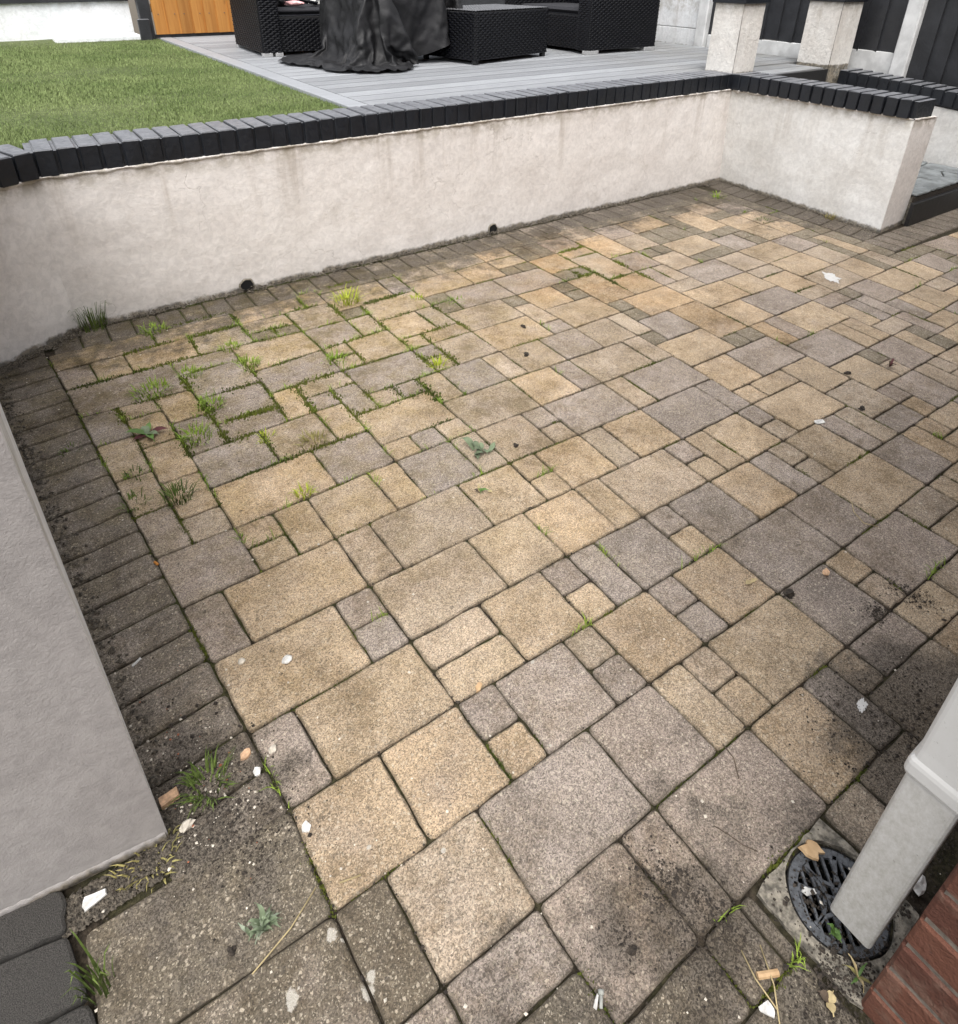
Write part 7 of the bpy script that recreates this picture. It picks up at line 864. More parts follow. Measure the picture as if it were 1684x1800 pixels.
# ragged lip of render under the coping
m = MB()
def lip(a, b, n, seed):
    a, b = Vector(a), Vector(b); d = (b-a).normalized(); nr = Vector((d.y, -d.x, 0)); o = len(m.v)
    for i in range(n+1):
        p = a.lerp(b, i/n); e = .007 + .006*mnoise.noise((i*.35, seed, 0)); z = .002*mnoise.noise((i*.6, seed, 5))
        h = .016 + .012*mnoise.noise((i*.23, seed, 9))
        for (u, w) in ((-.006, z), (e, z), (e*.8, z-h*.5), (-.003, z-h)): m.v.append(tuple(p + nr*u + Vector((0, 0, w))))
    for i in range(n):
        for k in range(3): m.f.append((o+i*4+k, o+i*4+4+k, o+i*4+5+k, o+i*4+1+k))
lip((.06, 3.022, .643), (4.21, 3.022, .643), 260, 1); lip((-.31, 2.795, .643), (.06, 3.022, .643), 24, 2); lip((4.205, 3.0, .643), (4.203, 1.80, .643), 80, 3); lip((4.203, 1.80, .643), (4.40, 1.778, .643), 12, 4)
o = m.build('render_lip', M['render_pink'], gw, True); o.location = gw_off
# coping bricks: on edge, black paint
cb = []
def coping_mesh(seed):
    r = random.Random(seed); b = MB(); b.bbox(-.0325, .0325, 0, .213, 0, .1015, .004)
    b.v = [(x+r.uniform(-.0012, .0012), y+r.uniform(-.0015, .0015), z+r.uniform(-.001, .001)) for x, y, z in b.v]
    me = bpy.data.meshes.new('coping_brick'); me.from_pydata(b.v, [], b.f); me.materials.append(M['black_paint']); return me
cm = [coping_mesh(s) for s in range(7)]
def cope(parent, x, y, z, rz, ref):
    o = link('coping_brick', random.choice(cm), None, parent); o.location = Vector((x, y, z)) + ref; o.rotation_euler = (random.uniform(-.006, .006), random.uniform(-.006, .006), rz+random.uniform(-.010, .010)); return o
x = .115
while x < 4.19:
    cope(gw, x, 3.018 + random.uniform(-.003, .003), .6395, 0, gw_off); x += random.uniform(.0742, .0764)
for k, (px, py, a) in enumerate(((.047, 2.992, .30), (-.018, 2.956, .46), (-.085, 2.918, .55), (-.152, 2.876, .55), (-.219, 2.834, .55))): cope(gw, px, py, .6395, a, gw_off)
y = 2.99
while y > 1.835:
    cope(gw, 4.192 - (2.99-y)*.012, y, .6395, -math.pi/2, gw_off); y -= random.uniform(.0744, .0766)
m = MB(); m.box(.06, 4.2, 3.027, 3.226, .635, .732); m.box(4.2, 4.40, 1.80, 3.05, .635, .732); prism(m, [(-.30, 2.815), (.075, 3.03), (.0, 3.2), (-.4, 3.0)], [(-.30, 2.815), (.075, 3.03), (.0, 3.2), (-.4, 3.0)], .635, .731)
o = m.build('coping_mortar', M['black_paint'], gw); o.location = gw_off
for hx in (.766, 2.198):                                   # drain holes at the foot
    m = MB(); N = 14
    ring = [(.028*(1+.12*random.uniform(-1, 1))*math.cos(2*math.pi*k/N), .026*(1+.12*random.uniform(-1, 1))*math.sin(2*math.pi*k/N)) for k in range(N)]
    m.add([(a*1.0, -.0115, b) for a, b in ring] + [(a*1.25, -.006, b*1.25) for a, b in ring], [(k, (k+1) % N, N+(k+1) % N, N+k) for k in range(N)])
    hole = m.build('drain_hole', M['concrete'], gw, False, Vector((hx, 3.02, .03)) + gw_off)
    MB().add([(a, -.0095, b) for a, b in ring] + [(0, -.0095, 0)], [(k, (k+1) % N, N) for k in range(N)]).build('pipe_mouth', M['hole_black'], hole)
# second wall on the far side of the steps
w2 = thing('garden_wall', 'second low white wall with black brick coping on the far side of the steps', 'garden wall', (5.33, 2.9, 0))
off = Vector((-5.33, -2.9, 0))
m = MB(); prism(m, [(5.325, 2.96), (5.35, .7), (5.52, .7), (5.52, 2.96)], [(5.325, 2.96), (5.35, .7), (5.52, .7), (5.52, 2.96)], -.05, .45)
m.add([(5.315, 2.96, .60), (5.345, .7, .46), (5.52, .7, .46), (5.52, 2.96, .60)], [(0, 1, 2, 3)]); rough_panel(m, (5.325, 2.95, -.03), (5.348, .7, -.03), (5.325, 2.95, .602), (5.348, .7, .462), 80, 20, .006, 11)
o = m.build('rendered_wall', M['render_white'], w2, True); o.location = off
y = 2.86
while y > .75:
    b = link('coping_brick', random.choice(cm), None, w2); zz = .612 - (2.9-y)*.066; b.location = Vector((5.305+(2.9-y)*.012, y, zz)) + off; b.rotation_euler = (0, -.0, -math.pi/2 + random.uniform(-.02, .02)); y -= random.uniform(.0752, .0775)
m = MB(); m.add([(5.315, 2.9, .602), (5.345, .7, .458), (5.5, .7, .458), (5.5, 2.9, .602), (5.315, 2.9, .70), (5.345, .7, .555), (5.5, .7, .555), (5.5, 2.9, .70)], [(0, 1, 2, 3), (4, 7, 6, 5), (0, 4, 5, 1), (3, 2, 6, 7), (0, 3, 7, 4), (1, 5, 6, 2)])
o = m.build('coping_mortar', M['black_paint'], w2); o.location = off
# left wall and its pier end
lw = thing('garden_wall', 'taller pale grey rendered wall end at the left with a sharp upright corner', 'garden wall', (-.2, .83, 0))
off = Vector((.2, -.83, 0)); m = MB()
P = [(-.09, .815), (wallx(2.78), 2.78), (-.62, 2.78), (-.46, .862)]
prism(m, P, P, -.05, 1.02)
rough_panel(m, (-.46, .860, .0), (-.0895, .8125, .0), (-.46, .860, 1.02), (-.0895, .8125, 1.02), 40, 80, .0012, 2)
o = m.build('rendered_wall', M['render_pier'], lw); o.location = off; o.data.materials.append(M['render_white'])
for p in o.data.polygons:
    if p.normal.x > .8: p.material_index = 1  # right face whitened to paint in its brightly lit edge
m = MB(); o_ = 0
for k in range(2): pass
N = 60; a, b = Vector((-.46, .862, .0)), Vector((-.093, .8145, .0)); r = random.Random(3)
for i in range(N+1):                                        # broken bottom lip of the render
    p = a.lerp(b, i/N); h = .012 + .010*mnoise.noise((i*.3, 1, 2)); z = .004*mnoise.noise((i*.5, 4, 2))
    for (u, w) in ((.004, .03), (-.004, .024+z), (-.006-.004*mnoise.noise((i*.4, 9, 9)), .006+z), (.006, -.006)): m.v.append((p.x, p.y+u, p.z+w))
for i in range(N):
    for k in range(3): m.f.append((i*4+k, i*4+k+1, i*4+5+k, i*4+4+k))
o = m.build('render_lip', M['render_pier'], lw, True); o.location = off
MB().bbox(-.66, -.07, .80, 2.8, 1.022, 1.09, .006).build('coping_slab', M['black_paint'], lw).location = off
# gate pillars
def pillar(x0, x1, y0, y1, zb, label):
    t = thing('gate_pillar', label, 'pillar', ((x0+x1)/2, (y0+y1)/2, zb), 0, 'short rendered gate pillars'); c = Vector(t.location)
    m = MB(); e = .006; zt = 1.163
    cs = [(x0, y0), (x1, y0), (x1, y1), (x0, y1)]
    for k in range(4):
        a, b = cs[k], cs[(k+1) % 4]; rough_panel(m, (*a, zb), (*b, zb), (*a, zt), (*b, zt), 14, 26, .0022, 3*k+x0)
    m.add([(*q, zt) for q in cs], [(0, 1, 2, 3)])
    o = m.build('rendered_shaft', M['render_pillar'], t, True); o.location = -c
    MB().bbox(x0-.022, x1+.022, y0-.022, y1+.022, zt, zt+.05, .006).build('pillar_cap', M['black_paint'], t).location = -c
pillar(4.205, 4.43, 3.035, 3.26, .735, 'pillar standing on the corner of the near wall, rust streaked below its black cap')
pillar(5.215, 5.48, 2.94, 3.20, .55, 'cleaner white pillar standing further back at the head of the far wall')
# steps
st = thing('garden_steps', 'steps between the two low walls with a slate tread and dark riser board', 'steps', (4.85, 1.73, 0)); off = Vector((-4.85, -1.73, 0))
MB().box(4.44, 5.32, 1.76, 2.22, -.05, .168).build('tread_base', M['concrete'], st).location = off
MB().bbox(4.385, 5.30, 1.728, 1.752, .0, .142, .003).build('riser_board', M['deck_dark'], st).location = off
MB().box(4.42, 5.32, 1.754, 1.764, .14, .172).build('mortar_bed', M['soil'], st).location = off
MB().box(4.44, 5.32, 2.22, 2.56, -.05, .36).build('upper_step', M['concrete'], st).location = off
MB().box(4.44, 5.32, 2.56, 2.862, -.05, .53).build('upper_step', M['concrete'], st).location = off
r = random.Random(5)
cuts = [4.425, 4.60, 4.83, 5.00, 5.16, 5.318]; rows_ = [1.745, 1.90, 2.06, 2.215]
P = {}
for i, a in enumerate(cuts):
    for j, b in enumerate(rows_): P[i, j] = Vector((a + (0 if i in (0, 5) else r.uniform(-.05, .05)), b + (0 if j in (0, 3) else r.uniform(-.045, .045))))
for i in range(5):
    for j in range(3):
        V, F = slab_geo([P[i, j], P[i+1, j], P[i+1, j+1], P[i, j+1]], .005, .004, .0, .004, 50+i*5+j, .012)
        o = MB().add([(a, b, c+.190) for a, b, c in V], F).build('slate_piece', M['slate'], st); o.location = off

# ------------------------------------------------------------------ fences and back walls
def featheredge(parent, off, a, b, z0, z1, w, mat, name='fence_board', jag=.0, flip=1):
    a, b = Vector((*a, 0)), Vector((*b, 0)); L = (b-a).length; d = (b-a)/L; nr = Vector((d.y, -d.x, 0))*flip; n = int(L/w)
    for i in range(n):
        s = L*i/n; e = L*(i+1)/n + .012; m = MB(); zb = z0 + random.uniform(-jag, jag)
        t0, t1 = .026, .006
        pts = [a+d*s, a+d*e, a+d*e+nr*t1, a+d*s+nr*t0]
        m.add([(p.x, p.y, zb) for p in pts] + [(p.x, p.y, z1) for p in pts], [(3, 2, 1, 0), (4, 5, 6, 7), (0, 1, 5, 4), (1, 2, 6, 5), (2, 3, 7, 6), (3, 0, 4, 7)])
        o = fix_normals(m.build(name, mat, parent)); o.location = off
rf = thing('fence', 'black feather-edge fence on white gravel boards between white posts along the right', 'fence', (5.6, 3.0, .7)); off = -Vector(rf.location)
featheredge(rf, off, (5.60, 2.66), (5.60, 4.36), .83, 1.95, .135, M['black_wood'], jag=.012, flip=-1)
featheredge(rf, off, (5.60, .6), (5.60, 2.54), .66, 1.95, .118, M['black_wood'], flip=-1)
MB().bbox(5.575, 5.62, 2.66, 4.36, .55, .835, .004).build('gravel_board', M['white_post'], rf).location = off
MB().bbox(5.59, 5.63, .6, 2.54, .3, .665, .004).build('gravel_board', M['white_post'], rf).location = off
for yy in (2.60, 4.43): MB().bbox(5.54, 5.65, yy-.055, yy+.055, .3, 2.05, .008).build('fence_post', M['white_post'], rf).location = off
MB().box(5.62, 5.64, .6, 4.36, 1.2, 1.3).build('fence_rail', M['black_wood'], rf).location = off
m = MB(); rbw = thing('panel_wall', 'white painted concrete panel wall behind the right hand wicker chair', 'wall', (5.63, 5.5, .7)); off = -Vector(rbw.location)
for k, (z0, z1) in enumerate(((.60, .868), (.874, 1.17), (1.176, 1.47), (1.476, 1.77))): MB().bbox(5.60, 5.66, 4.485, 7.9, z0, z1, .004).build('concrete_panel', M['render_back'], rbw).location = off
bw = thing('back_wall', 'white painted rendered wall with a dark capping along the back of the lawn', 'wall', (-.5, 7.75, .7)); off = -Vector(bw.location); m = MB()
m.box(-3.2, 1.325, 7.74, 7.95, .6, 1.02); rough_panel(m, (-3.2, 7.735, .66), (1.325, 7.735, .745), (-3.2, 7.735, 1.0), (1.325, 7.735, 1.04), 120, 14, .006, 21)
m.build('rendered_wall', M['render_back'], bw, True).location = off
m = MB(); m.add([(-3.2, 7.70, .995), (1.325, 7.70, 1.035), (1.325, 7.98, 1.035), (-3.2, 7.98, .995), (-3.2, 7.70, 1.10), (1.325, 7.70, 1.14), (1.325, 7.98, 1.14), (-3.2, 7.98, 1.10)], [(3, 2, 1, 0), (4, 5, 6, 7), (0, 1, 5, 4), (2, 3, 7, 6), (0, 4, 7, 3), (1, 2, 6, 5)])
m.build('capping_board', M['black_wood'], bw).location = off
featheredge(bw, off, (-3.2, 7.80), (1.32, 7.80), 1.10, 1.95, .15, M['black_wood'])
bl = MB().bbox(.62, 1.33, 7.42, 7.70, .60, .765, .012).build('concrete_block', M['render_back']); tag(bl, 'low white concrete block lying at the foot of the back wall on the lawn', 'block')
bp = thing('fence_post', 'black timber post with a small box beside the orange fence panel', 'post', (1.39, 7.46, .7)); off = -Vector(bp.location)
MB().bbox(1.345, 1.445, 7.40, 7.50, .60, 1.95, .006).build('post', M['black_wood'], bp).location = off
MB().bbox(1.31, 1.41, 7.36, 7.398, .70, .90, .006).build('side_box', M['black_wood'], bp).location = off
of = thing('timber_fence', 'orange brown timber fence panel at the back left end of the deck', 'fence', (2.2, 7.40, .75)); off = -Vector(of.location)
featheredge(of, off, (1.455, 7.40), (3.3, 7.40), .765, 1.95, .115, M['orange_wood'])
MB().box(1.45, 5.6, 7.40, 7.43, .735, .765).build('base_rail', M['black_wood'], of).location = off
MB().box(3.3, 5.6, 7.415, 7.44, .765, 1.95).build('plain_panel', M['black_wood'], of).location = off
MB().box(1.455, 3.3, 7.41, 7.44, .95, 1.02).build('back_rail', M['orange_wood'], of).location = off
m = MB()
for k in range(16):
    q = Vector((1.50 + k*.115 + (.03 if k % 2 else 0), 7.376, .935)); m.bbox(q.x-.004, q.x+.004, q.y, q.y+.006, q.z-.004, q.z+.004, .001)
o = m.build('nail_heads', M['grate'], of); o.location = off; o['kind'] = 'stuff'

# ------------------------------------------------------------------ wicker furniture
def weave(m, o, u, v, n, lu, lv, su=.052, sv=.0155, d=.006):
    # staggered raised strands on the rectangle o + u*[0,lu] + v*[0,lv]
    o, u, v, n = map(Vector, (o, u, v, n)); nv = int(lv/sv); nu = int(lu/su)+2
    for j in range(nv):
        y0 = j*sv; y1 = y0 + sv*.86
        for i in range(nu):
            x0 = (i-1)*su + (su*.5 if j % 2 else 0); x1 = x0 + su*.93; x0, x1 = max(0, x0), min(lu, x1)
            if x1-x0 < .008: continue
            xa, xb = x0+(x1-x0)*.28, x0+(x1-x0)*.72; ym = (y0+y1)/2
            pts = [(x0, y0, 0), (x0, y1, 0), (xa, y0, d*.55), (xa, ym, d), (xa, y1, d*.55), (xb, y0, d*.55), (xb, ym, d), (xb, y1, d*.55), (x1, y0, 0), (x1, y1, 0)]
            m.add([o + u*a + v*b + n*c for a, b, c in pts], [(0, 2, 3), (0, 3, 4, 1), (2, 5, 6, 3), (3, 6, 7, 4), (5, 8, 6), (6, 8, 9, 7)])
def wbox(parent, name, x0, x1, y0, y1, z0, z1, faces='-x-y+z+x', mat='rattan'):
    o = MB().bbox(x0, x1, y0, y1, z0, z1, .006).build(name, M['rattan_shadow'], parent); m = MB(); e = .001
    if '-y' in faces: weave(m, (x0, y0-e, z0), (1, 0, 0), (0, 0, 1), (0, -1, 0), x1-x0, z1-z0)
    if '-x' in faces: weave(m, (x0-e, y1, z0), (0, -1, 0), (0, 0, 1), (-1, 0, 0), y1-y0, z1-z0)
    if '+x' in faces: weave(m, (x1+e, y0, z0), (0, 1, 0), (0, 0, 1), (1, 0, 0), y1-y0, z1-z0)
    if '+z' in faces: weave(m, (x0, y0, z1+e), (1, 0, 0), (0, 1, 0), (0, 0, 1), x1-x0, y1-y0)
    w = fix_none(m.build('wicker_weave', M[mat], o)); w['kind'] = 'stuff'; return o
def fix_none(o): return o
def foot(parent, x0, x1, y0, y1, z=.0, h=.03): return MB().bbox(x0, x1, y0, y1, z, z+h, .003).build('foot', M['steel_foot'], parent)
# left sofa (faces the viewer)
sofa = thing('wicker_sofa', 'black wicker sofa standing left of the draped cover with odds and ends on its seat', 'sofa', (1.80, 5.45, .735), math.radians(-3), None)
wbox(sofa, 'arm', 0, .145, 0, .80, .028, .64, '-x-y+z+x'); wbox(sofa, 'arm', 1.25, 1.395, 0, .80, .028, .64, '-x-y+z')
wbox(sofa, 'seat_base', .147, 1.248, .035, .80, .028, .275, '-y+z'); wbox(sofa, 'backrest', .147, 1.248, .62, .80, .277, .78, '-y+z')
MB().bbox(.155, 1.24, .12, .61, .282, .33, .02).build('seat_cushion', M['cushion'], sofa)
foot(sofa, -.004, .07, -.004, .05); foot(sofa, -.004, .06, .74, .80); foot(sofa, .09, .15, -.004, .05); foot(sofa, 1.32, 1.39, 0, .05); foot(sofa, 1.32, 1.39, .74, .8)
# coffee table
tb = thing('wicker_table', 'low black wicker coffee table with a pale woven top right of the draped cover', 'table', (2.935, 4.275, .735), math.radians(13.5))
wbox(tb, 'body', 0, .84, 0, .55, .03, .345, '-x-y+z+x')
m = MB(); weave(m, (0, 0, .352), (1, 0, 0), (0, 1, 0), (0, 0, 1), .84, .55, .03, .015, .004)
simple('wicker_pale', (.10, .10, .105), .45, 60, .3, 0)
o = m.build('woven_top', M['wicker_pale'], tb); o['kind'] = 'stuff'
for a, b in ((.005, .005), (.80, .005), (.005, .51), (.80, .51)): MB().bbox(a, a+.035, b, b+.035, 0, .05, .003).build('leg', M['deck_dark'], tb)
# right armchair (faces left)
ac = thing('wicker_armchair', 'black wicker armchair turned side on beside the white panel wall', 'armchair', (4.10, 4.37, .735), math.radians(0))
wbox(ac, 'arm', 0, .79, 0, .14, .03, .64, '-x-y+z+x'); wbox(ac, 'arm', 0, .79, 1.0, 1.14, .03, .64, '-x-y+z')
wbox(ac, 'seat_base', .03, .79, .142, .998, .03, .285, '-x+z', 'rattan'); wbox(ac, 'backrest', .60, .79, .142, .998, .287, .80, '-x+z')
MB().bbox(.05, .59, .155, .985, .292, .335, .02).build('seat_cushion', M['cushion'], ac)
for a, b in ((-.006, -.006), (.66, -.006), (-.006, 1.07)): foot(ac, a, a+.13, b, b+.06)
# things lying on the sofa seat
c0 = Vector((2.02, 5.55, 1.068))
def lump(name, loc, size, mat, label, cat, rz=0, sub=2, rough=.18, group=None):
    import bmesh
    bm = bmesh.new(); bmesh.ops.create_icosphere(bm, subdivisions=sub, radius=1)
    rr = random.random()*50
    for v in bm.verts:
        d = 1 + rough*2*mnoise.noise(v.co*1.3 + Vector((rr, 0, 0))) ; v.co = Vector((v.co.x*size[0], v.co.y*size[1], v.co.z*size[2]))*d
    me = bpy.data.meshes.new(name); bm.to_mesh(me); bm.free()
    o = link(name, me, mat); o.location = loc; o.rotation_euler.z = rz
    if label: tag(o, label, cat, group)
    return o
lump('slipper', (2.14, 5.60, 1.092), (.075, .03, .02), M['pink_cloth'], 'small pink slipper lying on the sofa seat', 'slipper', -.5)
lump('cloth', (2.33, 5.66, 1.10), (.06, .05, .03), M['white_chip'], 'crumpled white cloth on the sofa seat against the cover', 'cloth', .4, 2, .4)
lump('black_bag', (2.06, 5.72, 1.11), (.10, .07, .045), M['tarp'], 'soft black bag slumped on the sofa seat', 'bag', .2, 3, .3)
t = MB(); t.tube([(2.16, 5.66, 1.13), (2.32, 5.57, 1.087)], .012, 8); tag(t.build('black_tube', M['rattan'], None, True), 'thin black tube leaning across the sofa seat', 'tube')
# draped cover
def cover():
    N, W = 60, 2.0                                          # a square sheet with rounded corners, in its settled shape
    d = np.array([[int(k) for k in row.split()] for row in CLOTH.split('\n')]).T
    P = np.cumsum(d, axis=0)*.002
    def inside(k): 
        i, j = k % (N+1), k//(N+1); return abs((i/N-.5)*W/(W/2))**3.2 + abs((j/N-.5)*W*.94/(W*.47))**3.2 < 1.0
    ok = [inside(k) for k in range((N+1)**2)]
    f = [q for q in ((j*(N+1)+i, j*(N+1)+i+1, (j+1)*(N+1)+i+1, (j+1)*(N+1)+i) for j in range(N) for i in range(N)) if all(ok[k] for k in q)]
    used = sorted({k for q in f for k in q}); mp = {k: i for i, k in enumerate(used)}
    m = MB(); m.v = [tuple(p) for p in P.tolist()]; m.f = [tuple(mp[k] for k in q) for q in f]
    o = m.build('furniture_cover', M['tarp'], None, True); o.location = (2.495, 4.85, .738)
    sd_ = o.modifiers.new('subsurf', 'SUBSURF'); sd_.levels = 1; sd_.render_levels = 2
    tag(o, 'black waterproof cover draped over a tall object on the deck, hem crumpled', 'cover')
cover()

# ------------------------------------------------------------------ house wall, downpipe, gully
hw = thing('house_wall', 'red brick corner of the house at the lower right', 'house wall', (.711, -.005, 0)); nb = 0
CX = .711; L = .215; g = .010
for cz in range(0, 34):
    z0 = -.013 + cz*.075; z1 = z0 + .065
    if cz < 14:
        # bricks of the left-facing face run back towards -Y; alternate header and stretcher at the quoin
        y = -.005; k = 0
        while y > -1.0:
            ln = (.1025 if cz % 2 else .215) if k == 0 else .215
            b = MB(); b.bbox(CX, CX+.1025, y-ln, y, z0, z1, .004)
            b.v = [(p[0]+random.uniform(-.0012, .0012), p[1]+random.uniform(-.001, .001), p[2]+random.uniform(-.001, .001)) for p in b.v]
            o = b.build('brick', M['brick'], hw); o.location = (-CX, .005, 0); y -= ln+g; k += 1; nb += 1
        x = CX + (.215 if cz % 2 else .1025) + g
        while x < 1.9:
            b = MB(); b.bbox(x, x+.215, -.1075, -.005, z0, z1, .004); o = b.build('brick', M['brick'], hw); o.location = (-CX, .005, 0); x += .225; nb += 1
MB().box(.004, .1, -1.0, -.004, -.05, 1.04).build('mortar', M['mortar'], hw); MB().box(.1, 1.2, -.1, -.004, -.05, 1.04).build('mortar', M['mortar'], hw)
m = MB(); m.box(.003, 6.5, -1.1, -.003, 1.04, 2.9); m.box(.1, 6.5, -1.1, -.1, -.05, 1.04); m.box(1.2, 6.5, -.1, -.003, -.05, 1.04)
m.box(-5.5, .003, -2.9, -2.6, -.05, 2.6)  # unseen facade behind the camera, added to shade the foreground
m.build('upper_brickwork_and_shade_wall', M['brick'], hw)
dp = thing('downpipe', 'pale grey square plastic downpipe with a socket collar ending above the drain', 'downpipe', (.774, .0505, 0)); 
def sq(m, h, r, z0, z1, cap=True, inner=None):
    ring = []
    for (sx, sy, a0) in ((1, 1, 0), (-1, 1, 90), (-1, -1, 180), (1, -1, 270)):
        for k in range(4):
            a = math.radians(a0 + 30*k); ring.append((sx*(h-r) + r*math.cos(a), sy*(h-r) + r*math.sin(a)))
    n = len(ring); v = [(x, y, z0) for x, y in ring] + [(x, y, z1) for x, y in ring]; f = [(k, (k+1) % n, n+(k+1) % n, n+k) for k in range(n)]
    if inner:
        sc_ = inner/h; v += [(x*sc_, y*sc_, z0) for x, y in ring] + [(x*sc_, y*sc_, z0+.12) for x, y in ring]
        f += [((k+1) % n, k, 2*n+k, 2*n+(k+1) % n) for k in range(n)] + [(2*n+(k+1) % n, 2*n+k, 3*n+k, 3*n+(k+1) % n) for k in range(n)] + [tuple(range(4*n-1, 3*n-1, -1))]
    else: f.append(tuple(range(n-1, -1, -1)))
    f.append(tuple(range(n, 2*n))); return m.add(v, f)
def loft(m, secs, r):
    rings = []
    for h, z in secs:
        ring = []
        for (sx, sy, a0) in ((1, 1, 0), (-1, 1, 90), (-1, -1, 180), (1, -1, 270)):
            for k in range(4):
                a = math.radians(a0 + 30*k); ring.append((sx*(h-r) + r*math.cos(a), sy*(h-r) + r*math.sin(a), z))
        rings.append(ring)
    n = len(rings[0]); v = [p for q in rings for p in q]
    return m.add(v, [(j*n+k, j*n+(k+1) % n, j*n+n+(k+1) % n, j*n+n+k) for j in range(len(rings)-1) for k in range(n)])
sq(m := MB(), .0325, .007, .072, .52, inner=.030); m.build('pipe', M['upvc'], dp)
loft(m := MB(), [(.0327, .455), (.0365, .457), (.0378, .462), (.0378, .478), (.0368, .484), (.0345, .49), (.0338, .51), (.0338, 3.2)], .008); m.build('upper_pipe', M['upvc'], dp)
MB().bbox(-.045, .045, -.058, -.0335, 1.5, 1.53, .002).build('pipe_clip', M['upvc'], dp)
gu = thing('drain_gully', 'round dark slotted drain grate in a broken concrete surround beneath the downpipe', 'drain', (.809, .0856, 0))
# concrete surround with a round hole
m = MB(); N = 48; R = .0835; ring = []; outr = []
for k in range(N):
    a = 2*math.pi*k/N; ring.append((R*(1+.035*mnoise.noise((math.cos(a)*3, math.sin(a)*3, 0)))*math.cos(a), R*(1+.035*mnoise.noise((math.cos(a)*3, math.sin(a)*3, 0)))*math.sin(a)))
    c, s = math.cos(a), math.sin(a); q = min((.090 if c > 0 else .106)/max(abs(c), 1e-4), (.086 if s > 0 else .098)/max(abs(s), 1e-4)); q = max(q, R+.003); outr.append((c*q + random.uniform(-.0015, .0015), s*q + random.uniform(-.0015, .0015)))
v = [(*p, .003+.003*mnoise.noise((p[0]*30, p[1]*30, 0))) for p in ring] + [(*p, .001+.003*mnoise.noise((p[0]*30, p[1]*30, 0))) for p in outr] + [(*p, -.03) for p in ring] + [(*p, -.03) for p in outr]
f = []
for k in range(N):
    j = (k+1) % N; f += [(k, N+k, N+j, j), (k, j, 2*N+j, 2*N+k), (N+k, 3*N+k, 3*N+j, N+j)]
m.add(v, f); m.build('concrete_surround', M['concrete'], gu)
m = MB(); v = []
for rr, z in ((.0835, -.03), (.079, -.004), (.077, -.004), (.075, -.12)): v += [(rr*math.cos(2*math.pi*k/N), rr*math.sin(2*math.pi*k/N), z) for k in range(N)]
m.add(v, [(r*N+k, r*N+(k+1) % N, r*N+N+(k+1) % N, r*N+N+k) for r in range(3) for k in range(N)] + [tuple(range(3*N, 4*N))]); m.build('gully_pot', M['hole_black'], gu)
m = MB()
def bar(a, b, w, z0=-.012, z1=-.0055):
    a, b = Vector((*a, 0)), Vector((*b, 0)); d = (b-a).normalized(); q = Vector((-d.y, d.x, 0))*w/2
    p = [a+q, b+q, b-q, a-q]; m.add([(t.x, t.y, z0) for t in p] + [(t.x, t.y, z1) for t in p], [(3, 2, 1, 0), (4, 5, 6, 7), (0, 4, 7, 3), (1, 2, 6, 5), (0, 1, 5, 4), (2, 3, 7, 6)])
def arc(cx, cy, r, a0, a1, w, n=18):
    for k in range(n):
        t0, t1 = math.radians(a0+(a1-a0)*k/n), math.radians(a0+(a1-a0)*(k+1)/n); bar((cx+r*math.cos(t0), cy+r*math.sin(t0)), (cx+r*math.cos(t1), cy+r*math.sin(t1)), w)
arc(0, 0, .0695, 0, 360, .015, 48); ang = math.radians(-36)
for k in range(-4, 5):
    u = k*.0145; h = math.sqrt(max(0, .068**2-u*u)); c, s = math.cos(ang), math.sin(ang)
    bar((u*c - h*s*-1, u*s - h*c), (u*c + h*s*-1, u*s + h*c), .0042, -.012, -.0062)
for sx, sy in ((1, 1), (-1, 1), (-1, -1), (1, -1)): arc(sx*.047, sy*.047, .046, math.degrees(math.atan2(-sy, -sx))-62, math.degrees(math.atan2(-sy, -sx))+62, .0052, 12)
bar((-.068*math.cos(.6), -.068*math.sin(.6)), (.068*math.cos(.6), .068*math.sin(.6)), .006); bar((.068*math.sin(.6), -.068*math.cos(.6)), (-.068*math.sin(.6), .068*math.cos(.6)), .006)
m.build('grate', M['grate'], gu)
# dark concrete flags at the lower left
fl = thing('flag_path', 'dark cracked concrete flags below the left wall end', 'paving', (-.35, .7, 0)); off = -Vector(fl.location)
def flag(q, s): 
    V, F = slab_geo([V2(*a) for a in q], .003, .004, .012, .003, s); o = MB().add(V, F).build('flagstone', M['flag'], fl); o.location = off; o.color = (.078, .073, .067, 1); rim(o, [len(V)])
flag([(-.62, .755), (-.46, .775), (-.344, .778), (-.253, .757), (-.25, .829), (-.34, .868), (-.62, .9)], 1)
flag([(-.62, .60), (-.345, .668), (-.236, .652), (-.253, .757), (-.344, .778), (-.46, .775), (-.62, .755)], 2)
flag([(-.62, .30), (-.20, .30), (-.236, .652), (-.345, .668), (-.62, .60)], 3)

